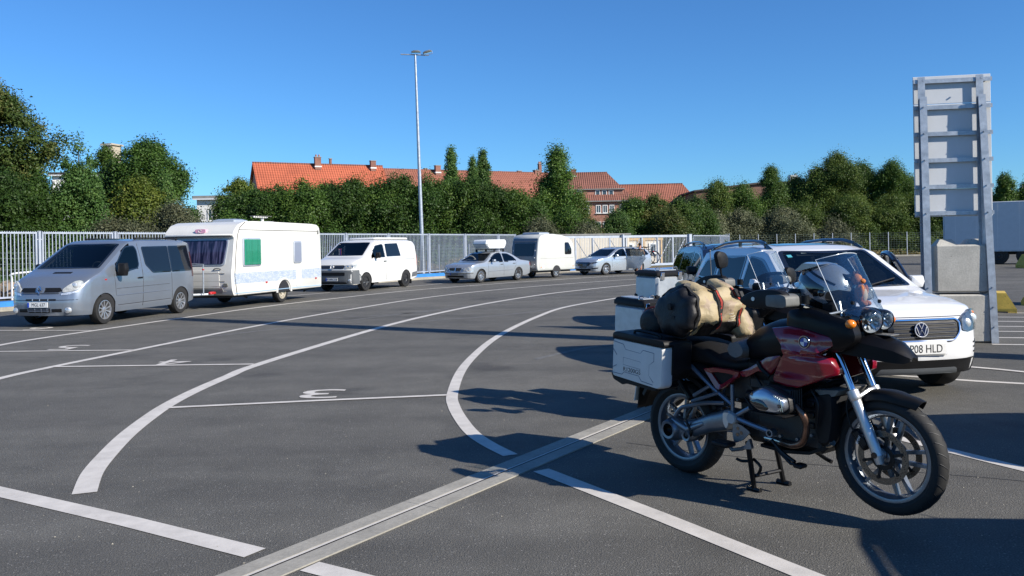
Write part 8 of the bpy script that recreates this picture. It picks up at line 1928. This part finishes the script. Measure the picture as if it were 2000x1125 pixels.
for y in (-.3, .3): obj('landing_leg', MB().box((9.5, y * 2, .42), (.14, .14, .8)), M_['galv'], tr, smooth=None)

# ================================================================== TREES AND PLANTS
nr = np.random.default_rng(7)
def leaf_mesh(name, pos, nrm, size, tint, mat, aspect=.62):
    """one quad per leaf spray: pos (n,3), nrm (n,3)"""
    n = len(pos)
    nrm = nrm / (np.linalg.norm(nrm, axis=1, keepdims=True) + 1e-9)
    r = nr.normal(size=(n, 3)); a = np.cross(nrm, r); a /= (np.linalg.norm(a, axis=1, keepdims=True) + 1e-9); b = np.cross(nrm, a)
    s = size[:, None] * .5
    v = np.empty((n, 4, 3)); bend = nrm * s * .35
    v[:, 0] = pos - a * s + bend * 0; v[:, 1] = pos - b * s * aspect - bend; v[:, 2] = pos + a * s; v[:, 3] = pos + b * s * aspect - bend
    me = bpy.data.meshes.new(name); me.vertices.add(n * 4); me.vertices.foreach_set('co', v.reshape(-1).astype(np.float32))
    me.loops.add(n * 4); me.loops.foreach_set('vertex_index', np.arange(n * 4, dtype=np.int32))
    me.polygons.add(n); me.polygons.foreach_set('loop_start', np.arange(0, n * 4, 4, dtype=np.int32)); me.polygons.foreach_set('loop_total', np.full(n, 4, dtype=np.int32))
    at = me.attributes.new('tint', 'FLOAT', 'FACE'); at.data.foreach_set('value', np.clip(tint, 0, 1).astype(np.float32))
    me.materials.append(mat); me.update(); me.validate()
    return me
SHAPES = {
    'hedge': [(0, .8), (.15, .95), (.4, 1.0), (.65, .96), (.8, .82), (.92, .55), (1, .2)],
    'broad': [(0, .25), (.12, .70), (.3, .95), (.5, 1.0), (.7, .92), (.85, .68), (.95, .38), (1, .12)],
    'poplar': [(0, .55), (.12, .9), (.3, 1.0), (.5, .92), (.7, .66), (.85, .38), (.95, .17), (1, .05)],
    'birch': [(0, .3), (.15, .65), (.35, .95), (.55, 1.0), (.72, .85), (.88, .55), (1, .15)],
    'bush': [(0, .95), (.3, 1.0), (.6, .88), (.85, .55), (1, .15)],
}
def crown_pts(shape, h, r, z0, dens_, leaf, seed, lump=.28, droop=0.0, shoots=4):
    lump *= 1.6; dens_ *= .74 if shape == 'birch' else .90; shoots = int(shoots * (2 if shape == 'birch' else 1)); h *= .955; leaf *= .80
    g = np.random.default_rng(seed); tab = SHAPES[shape]; H = h - z0
    fs = np.linspace(0, 1, 40); area = np.trapezoid(np.interp(fs, [a for a, b in tab], [b for a, b in tab]) * 2 * PI * r, fs * H) if hasattr(np, 'trapezoid') else np.trapz(np.interp(fs, [a for a, b in tab], [b for a, b in tab]) * 2 * PI * r, fs * H)
    rc = max(.20, min(.48, r * .26)); K = int(area / (rc * rc) * 1.05) + 8
    # clump centres: mostly near the surface, some inside
    f = g.uniform(0, 1, K * 4); rr = np.interp(f, [a for a, b in tab], [b for a, b in tab]); keep = g.uniform(0, 1, K * 4) < rr + .08; f = f[keep][:K]; K = len(f); rr = np.interp(f, [a for a, b in tab], [b for a, b in tab])
    th = g.uniform(0, 2 * PI, K); ph = g.uniform(0, 2 * PI, 6); w = 1 + lump * (np.sin(th * 2 + ph[0] + f * 5) * .5 + np.sin(th * 3 + ph[1] - f * 9) * .35 + np.sin(f * 17 + ph[2] + th) * .45) * .6
    depth = np.where(g.uniform(0, 1, K) < .72, g.uniform(.78, 1.02, K), g.uniform(.15, .78, K))
    rad_ = np.maximum(0, r * rr * w * depth - rc * .35)
    c = np.stack([rad_ * np.cos(th), rad_ * np.sin(th), z0 + f * H - rc * .3], 1)
    p0 = g.uniform(0, 6.28, 3); gap = np.sin(c[:, 0] * 2.3 + p0[0]) + np.sin(c[:, 1] * 2.1 + p0[1]) + np.sin(c[:, 2] * 1.9 + p0[2]); kp_ = (gap > -.85) | (depth < .5); c = c[kp_]; depth = depth[kp_]
    if shoots:
        s = g.uniform(-.55, .55, (shoots, 2)) * r; zs = z0 + H * np.interp(np.hypot(s[:, 0], s[:, 1]) / r, [0, .3, .6, .9], [.97, .90, .80, .65]) if shape != 'broad' else z0 + H * np.interp(np.hypot(s[:, 0], s[:, 1]) / r, [0, .3, .6, .9], [.98, .95, .89, .8]); c = np.concatenate([c, np.stack([s[:, 0], s[:, 1], zs], 1)]); depth = np.concatenate([depth, np.ones(shoots)])
    K = len(c); rcs = rc * g.uniform(.65, 1.25, K)
    if shoots: rcs[-shoots:] *= .55
    per = max(10, int(dens_ * rc * rc * 8.5 / (leaf * leaf * .35)))
    idx = np.repeat(np.arange(K), per); n = len(idx)
    d = g.normal(size=(n, 3)); q = np.minimum(np.linalg.norm(d, axis=1) / 1.9, 1.5); d /= np.linalg.norm(d, axis=1, keepdims=True)
    el = g.uniform(.7, 1.5, (K, 3)); pos = c[idx] + d * (q * rcs[idx] * (1.45 if shape == 'birch' else 1.2))[:, None] * el[idx];
    if shoots:      # leafy twigs that stand out of the crown
        m = 26 * shoots; si = np.repeat(np.arange(shoots), 26); up = g.uniform(0, 1, m) ** .8; Ls = g.uniform(.35, .95, shoots)[si] * min(1.3, h / 6.5)
        sb = c[-shoots:][si]; tw = g.normal(0, .16, (shoots, 2))[si]
        pp = np.stack([sb[:, 0] + tw[:, 0] * up + g.normal(0, .09, m) * (1.1 - up), sb[:, 1] + tw[:, 1] * up + g.normal(0, .09, m) * (1.1 - up), sb[:, 2] - .25 + Ls * up], 1)
        pos = np.concatenate([pos, pp]); d = np.concatenate([d, g.normal(size=(m, 3))]); q = np.concatenate([q, np.ones(m)]); idx = np.concatenate([idx, np.full(m, K - 1)]); n = len(pos)
    if droop: pos[:, 2] -= droop * (np.hypot(pos[:, 0], pos[:, 1]) / r) ** 2 * g.uniform(.3, 1, n)
    pos[:, 2] = np.maximum(pos[:, 2], .03)
    nrm = d * .8 + np.array([0, 0, .45]) + g.normal(size=(n, 3)) * .55
    ct = g.uniform(0, 1, K); tint = .66 * ct[idx] + .27 * g.uniform(0, 1, n) + .07 * q
    return pos, nrm, leaf * g.uniform(.6, 1.35, n), tint, c
def tree(name, label, x, y, h, r, shape='hedge', leaf='leaf_dark', lsize=.17, z0=None, dens_=1.0, group=None, trunk=.09, bark='bark', cat='tree', seed=None, lump=.28, droop=0.0, shoots=4, lean=0.0, stems=1):
    seed = seed if seed is not None else int(abs(x * 131 + y * 17)) + 3
    t = thing(name, label, cat, (x, y, 0), random.Random(seed).uniform(0, 6.2), group)
    z0 = (.05 * h if shape in ('hedge', 'bush') else .14 * h) if z0 is None else z0
    pos, nrm, sz, tint, c = crown_pts(shape, h, r, z0, dens_, lsize, seed, lump, droop, shoots)
    if lean: pos[:, 0] += lean * (pos[:, 2] / h) ** 2
    o = bpy.data.objects.new('crown', leaf_mesh('crown', pos, nrm, sz, tint, M_[leaf])); COL.objects.link(o); o.parent = t
    g = random.Random(seed)
    if shape != 'bush':
        for s in range(stems):
            a = g.uniform(0, 6.28); q = .25 * r * (stems > 1)
            mb = MB(); pth = [(q * math.cos(a) * k / 6 * 2 + lean * (k / 7) ** 2 + .03 * math.sin(k * 1.7 + seed), q * math.sin(a) * k / 6 * 2, h * .92 * k / 7) for k in range(8)]
            mb.tube(pth, [trunk * (1 - .11 * k) for k in range(8)], 8)
            obj('trunk', mb, M_[bark], t)
        lm = MB()
        for k in range(7):
            p = c[g.randrange(len(c))]; zb = max(.2, p[2] - g.uniform(.3, .9)); lm.tube([(lean * (zb / h) ** 2, 0, zb * .9), (p[0] * .5, p[1] * .5, (zb + p[2]) / 2), tuple(p)], [trunk * .4, trunk * .28, trunk * .1], 5)
        tag(obj('limb', lm, M_[bark], t), kind='stuff')
    else:
        lm = MB()
        for k in range(6): p = c[g.randrange(len(c))]; lm.tube([(0, 0, 0), (p[0] * .5, p[1] * .5, p[2] * .6), tuple(p)], [.05, .035, .012], 5)
        tag(obj('stems', lm, M_[bark], t), kind='stuff')
    return t
tree('broadleaf_tree', 'tall dark broadleaf tree cut by the left edge of the view', -31.9, 52, 12.6, 3.1, 'broad', 'leaf_autumn', .20, z0=1.5, trunk=.22, lump=.42, shoots=6)
tree('broadleaf_tree', 'dark green lower tree filling the left edge beneath the tallest crown', -29.2, 47, 6.6, 2.9, 'hedge', 'leaf_dark', .16)
tree('broadleaf_tree', 'very dark bushy tree just left of the columnar green tree', -27.6, 49.5, 6.1, 1.7, 'hedge', 'leaf_dark', .16)
tree('broadleaf_tree', 'dark tree standing behind the others at the far left of the fence', -33.5, 56, 8.6, 2.6, 'hedge', 'leaf_dark', .18)
tree('columnar_tree', 'columnar mid green tree with pointed top left of the dark maple', -25.4, 50, 8.6, 1.5, 'poplar', 'leaf_poplar', .16, z0=.2, lump=.2)
tree('columnar_tree', 'slim green tree just right of the pointed columnar one', -28.6, 60, 9.5, 1.4, 'poplar', 'leaf_mid', .17)
tree('maple_tree', 'big dark round maple with a pale trunk showing among the left trees', -25.7, 60, 9.7, 3.1, 'broad', 'leaf_dark', .19, z0=1.0, trunk=.16, bark='birch_bark', lump=.35, shoots=7)
tree('broadleaf_tree', 'yellowish green tree in front of the dark maple', -23.6, 54, 6.4, 1.9, 'broad', 'leaf_yellow', .17, z0=.4)
tree('columnar_tree', 'narrow green tree at the right foot of the maple', -22.4, 55, 6.9, .95, 'poplar', 'leaf_poplar', .16, z0=.2)
tree('willow_bush', 'large grey green willow bush behind the big caravan', -19.7, 49.8, 4.45, 2.3, 'bush', 'leaf_grey', .13, cat='bush')
tree('willow_bush', 'low grey green bush above the silver van roof', -21.4, 46.6, 3.5, 1.9, 'bush', 'leaf_grey', .13, cat='bush')
tree('willow_bush', 'small dark green bush right of the grey willow above the caravan', -17.9, 54, 4.1, 1.5, 'bush', 'leaf_mid', .15, cat='bush')
tree('broadleaf_tree', 'pale yellow green tree beside the left gable of the orange roof', -25.6, 80, 8.4, 2.2, 'broad', 'leaf_yellow', .2)
HROW = [(-19.2, 60, 5.0), (-18.0, 60, 6.2), (-16.37, 60, 6.2), (-14.66, 60, 6.7), (-13.14, 61, 6.5), (-11.3, 61, 6.8), (-9.74, 62, 6.5), (-8.05, 62, 7.1), (-6.41, 62, 6.8), (-4.77, 63, 6.7), (-3.1, 63, 6.8), (-1.52, 63, 6.2), (0.08, 64, 6.1), (1.35, 64, 4.9)]
HL = ['leftmost low tree of the dense row, beside the white flat roofed building', 'second tree from the left of the dense row below the gable', 'dense row tree above the middle of the big caravan', 'dense row tree above the rear end of the big caravan', 'dense row tree just right of the big caravan rear', 'dense row tree above the windscreen of the white van', 'dense row tree above the side windows of the white van', 'dense row tree close left of the lamp mast', 'dense row tree directly behind the lamp mast', 'dense row tree below the single slender poplar', 'dense row tree above the roof box', 'dense row tree below the pair of poplars', 'dense row tree above the gap between saloon and small caravan', 'rightmost low tree of the dense row above the small caravan']
for i, (x, y, h) in enumerate(HROW):
    tree('hedge_tree', HL[i], x, y, h - .05, (1.3 if i == 0 else 2.15) + .3 * math.sin(i * 2.3), 'hedge', 'leaf_dark' if i % 3 else 'leaf_mid', .18, group='dense row of trees behind the fence', shoots=16, lump=.4)
tree('poplar_tree', 'single slender poplar standing tall just right of the lamp mast', -4.75, 68, 10.0, .85, 'poplar', 'leaf_poplar', .17, z0=1)
tree('poplar_tree', 'shorter poplar of the close pair left of the tall chimney', -3.05, 68, 9.1, .75, 'poplar', 'leaf_poplar', .17, z0=1); tree('poplar_tree', 'taller poplar of the close pair left of the tall chimney', -2.25, 69, 10.0, .9, 'poplar', 'leaf_poplar', .17, z0=1)
tree('alder_tree', 'big pointed dark green tree in front of the brick house chimney', 3.6, 66, 9.4, 1.85, 'poplar', 'leaf_mid', .18, z0=.5, lump=.4, shoots=3, trunk=.14)
tree('birch_tree', 'leaning birch with pale stems right of the big pointed tree', 5.0, 65.5, 5.9, 1.2, 'birch', 'leaf_birch', .13, dens_=.55, bark='birch_bark', droop=.5, stems=2, lean=.5, trunk=.07)
tree('birch_tree', 'small yellowing birch below the dormer windows', 5.9, 64, 3.6, .9, 'birch', 'leaf_birch', .13, dens_=.5, bark='birch_bark', droop=.4, lean=-.4, stems=2, trunk=.06)
tree('shrub', 'rounded green shrub under the leaning birch', 4.1, 61.5, 4.0, 1.8, 'bush', 'leaf_mid', .15, cat='bush'); tree('willow_bush', 'brownish grey bush above the small caravan', 2.0, 59.5, 3.4, 1.5, 'bush', 'leaf_grey', .13, cat='bush'); tree('willow_bush', 'brownish grey bush above the left end of the gate', 5.2, 60.8, 3.2, 1.6, 'bush', 'leaf_grey', .13, cat='bush')
tree('broadleaf_tree', 'bushy tree hiding the right end of the brick wing', 9.8, 68, 5.3, 1.5, 'broad', 'leaf_mid', .16, z0=.3); tree('broadleaf_tree', 'olive green tree before the farthest red roof', 11.6, 69, 5.6, 1.5, 'broad', 'leaf_autumn', .16, z0=.3, shoots=7)
tree('broadleaf_tree', 'green bushy tree below the right slope of the farthest roof', 13.8, 70, 5.3, 1.6, 'broad', 'leaf_mid', .16, z0=.3); tree('shrub', 'leafy green shrub above the right part of the gate', 8.2, 65.5, 4.4, 1.3, 'bush', 'leaf_poplar', .15, cat='bush')
tree('broadleaf_tree', 'dull green tree at the right hip of the farthest roof', 16.2, 75, 5.4, 2.1, 'broad', 'leaf_mid', .17, z0=.3); tree('broadleaf_tree', 'olive green low tree over the end of the gate', 12.2, 66, 4.4, 1.6, 'bush', 'leaf_autumn', .15, cat='bush')
tree('birch_tree', 'wispy birch against the sloping dark roof, left one', 20.9, 86, 7.9, 1.7, 'birch', 'leaf_birch', .17, dens_=.8, bark='birch_bark', shoots=6); tree('birch_tree', 'wispy birch against the sloping dark roof, right one', 24.0, 88, 7.8, 1.9, 'birch', 'leaf_mid', .17, dens_=.8, bark='birch_bark', shoots=6)
tree('willow_bush', 'wide grey willow bush above the navy off-roader', 18.5, 81.8, 4.9, 2.7, 'bush', 'leaf_grey', .16, cat='bush'); tree('willow_bush', 'grey willow bush in the middle of the far fence row', 22.5, 83.5, 4.6, 2.4, 'bush', 'leaf_grey', .16, cat='bush')
tree('willow_bush', 'grey willow bush above the white off-roader windscreen', 26.8, 83.5, 4.8, 2.7, 'bush', 'leaf_grey', .16, cat='bush'); tree('willow_bush', 'smallest grey bush low behind the far mesh fence', 31.6, 83.5, 3.6, 2.0, 'bush', 'leaf_grey', .16, cat='bush')
for lb, x, y, h, r, k in (('pointed green tree hiding part of the brown hall', 28.2, 92, 9.9, 2.0, 'poplar'), ('green birch beside the white panels of the hall', 31.6, 94, 8.8, 2.2, 'birch'), ('green birch left of the tallest right hand birch', 33.2, 92, 9.8, 2.1, 'birch'), ('tallest green birch among the right hand trees', 35.4, 92, 11.4, 2.5, 'birch'), ('rounded birch just right of the tallest one', 38.7, 94, 10.2, 2.5, 'birch'),
                          ('light green birch close to the left sign post', 43.4, 92, 8.8, 2.2, 'birch'), ('birch showing behind the lower sign panel', 45.8, 92, 7.6, 2.2, 'birch'), ('small green tree peeping out right of the sign', 49.4, 85, 8.2, 1.5, 'poplar'), ('green tree at the right edge above the trailer', 52.0, 85, 7.4, 1.8, 'birch')):
    tree('birch_tree', lb, x, y, h, r, k, 'leaf_birch' if k == 'birch' and int(x) % 2 else 'leaf_mid', .18, z0=1.2, bark='birch_bark', shoots=6, lump=.45, stems=2 if k == 'birch' else 1, trunk=.07)
tree('weeping_birch', 'weeping birch with drooping crown left of the sign', 41.0, 91.5, 10.4, 2.2, 'birch', 'leaf_mid', .17, z0=2.5, bark='birch_bark', droop=1.6, lump=.5, shoots=5)
for lb, x, y, h, r in (('low birch thicket tree under the tallest right birch', 35.0, 87.5, 6.3, 2.4), ('low birch thicket tree under the weeping birch', 39.0, 87.5, 6.0, 2.4), ('low birch thicket tree before the brown hall', 30.2, 87.8, 5.8, 2.2), ('low birch thicket tree just left of the sign', 42.4, 87, 6.4, 2.3), ('low birch thicket tree behind the sign posts', 46.0, 86.5, 6.2, 2.2), ('low birch thicket tree right of the sign above the trailer', 49.0, 86, 5.6, 1.8)):
    tree('birch_tree', lb, x, y, h, r, 'hedge', 'leaf_birch', .17, bark='birch_bark', shoots=6, stems=2, trunk=.06)
# undergrowth: weeds and brambles nobody could count
def undergrowth(name, path, width, hmax, n, leaf, size):
    pts = [Vector((*p, 0)) for p in path]; seg = [(pts[i + 1] - pts[i]).length for i in range(len(pts) - 1)]; tot = sum(seg)
    s = nr.uniform(0, tot, n); acc = np.concatenate([[0], np.cumsum(seg)]); X = np.interp(s, acc, [p.x for p in pts]); Y = np.interp(s, acc, [p.y for p in pts])
    off_ = nr.uniform(-.5, .5, n) * width; nx, ny = -(pts[-1] - pts[0]).normalized().y, (pts[-1] - pts[0]).normalized().x
    hh = hmax * (.35 + .65 * (.5 + .5 * np.sin(s * 1.1) * np.sin(s * .37 + 2))) * (1 - .5 * (2 * np.abs(off_) / width) ** 2); z = nr.uniform(0, 1, n) ** .7 * hh
    o = bpy.data.objects.new(name, leaf_mesh(name, np.stack([X + nx * off_, Y + ny * off_, z], 1), nr.normal(size=(n, 3)) + np.array([0, 0, .5]), size * nr.uniform(.6, 1.4, n), nr.uniform(0, 1, n) * .6 + .4 * (.5 + .5 * np.sin(s * .9)), M_[leaf])); COL.objects.link(o); return tag(o, kind='stuff')
undergrowth('weeds', [(-22.0, 25.5), (-14.8, 38), (-6.5, 51), (-1, 57.5), (3, 60)], 2.2, 1.25, 14000, 'leaf_dry', .13)
undergrowth('brambles', [(-24.0, 28), (-16.5, 40.5), (-8, 53.5), (-2, 60), (5, 63), (14, 66)], 3.0, 2.2, 22000, 'leaf_mid', .15)
undergrowth('weeds', [(14.6, 61), (19, 81.5), (30, 82), (60, 81.5)], 2.0, .8, 9000, 'leaf_dry', .15)
undergrowth('brambles', [(15.5, 62), (20, 85), (32, 86), (62, 85)], 3.0, 2.2, 14000, 'leaf_birch', .18)
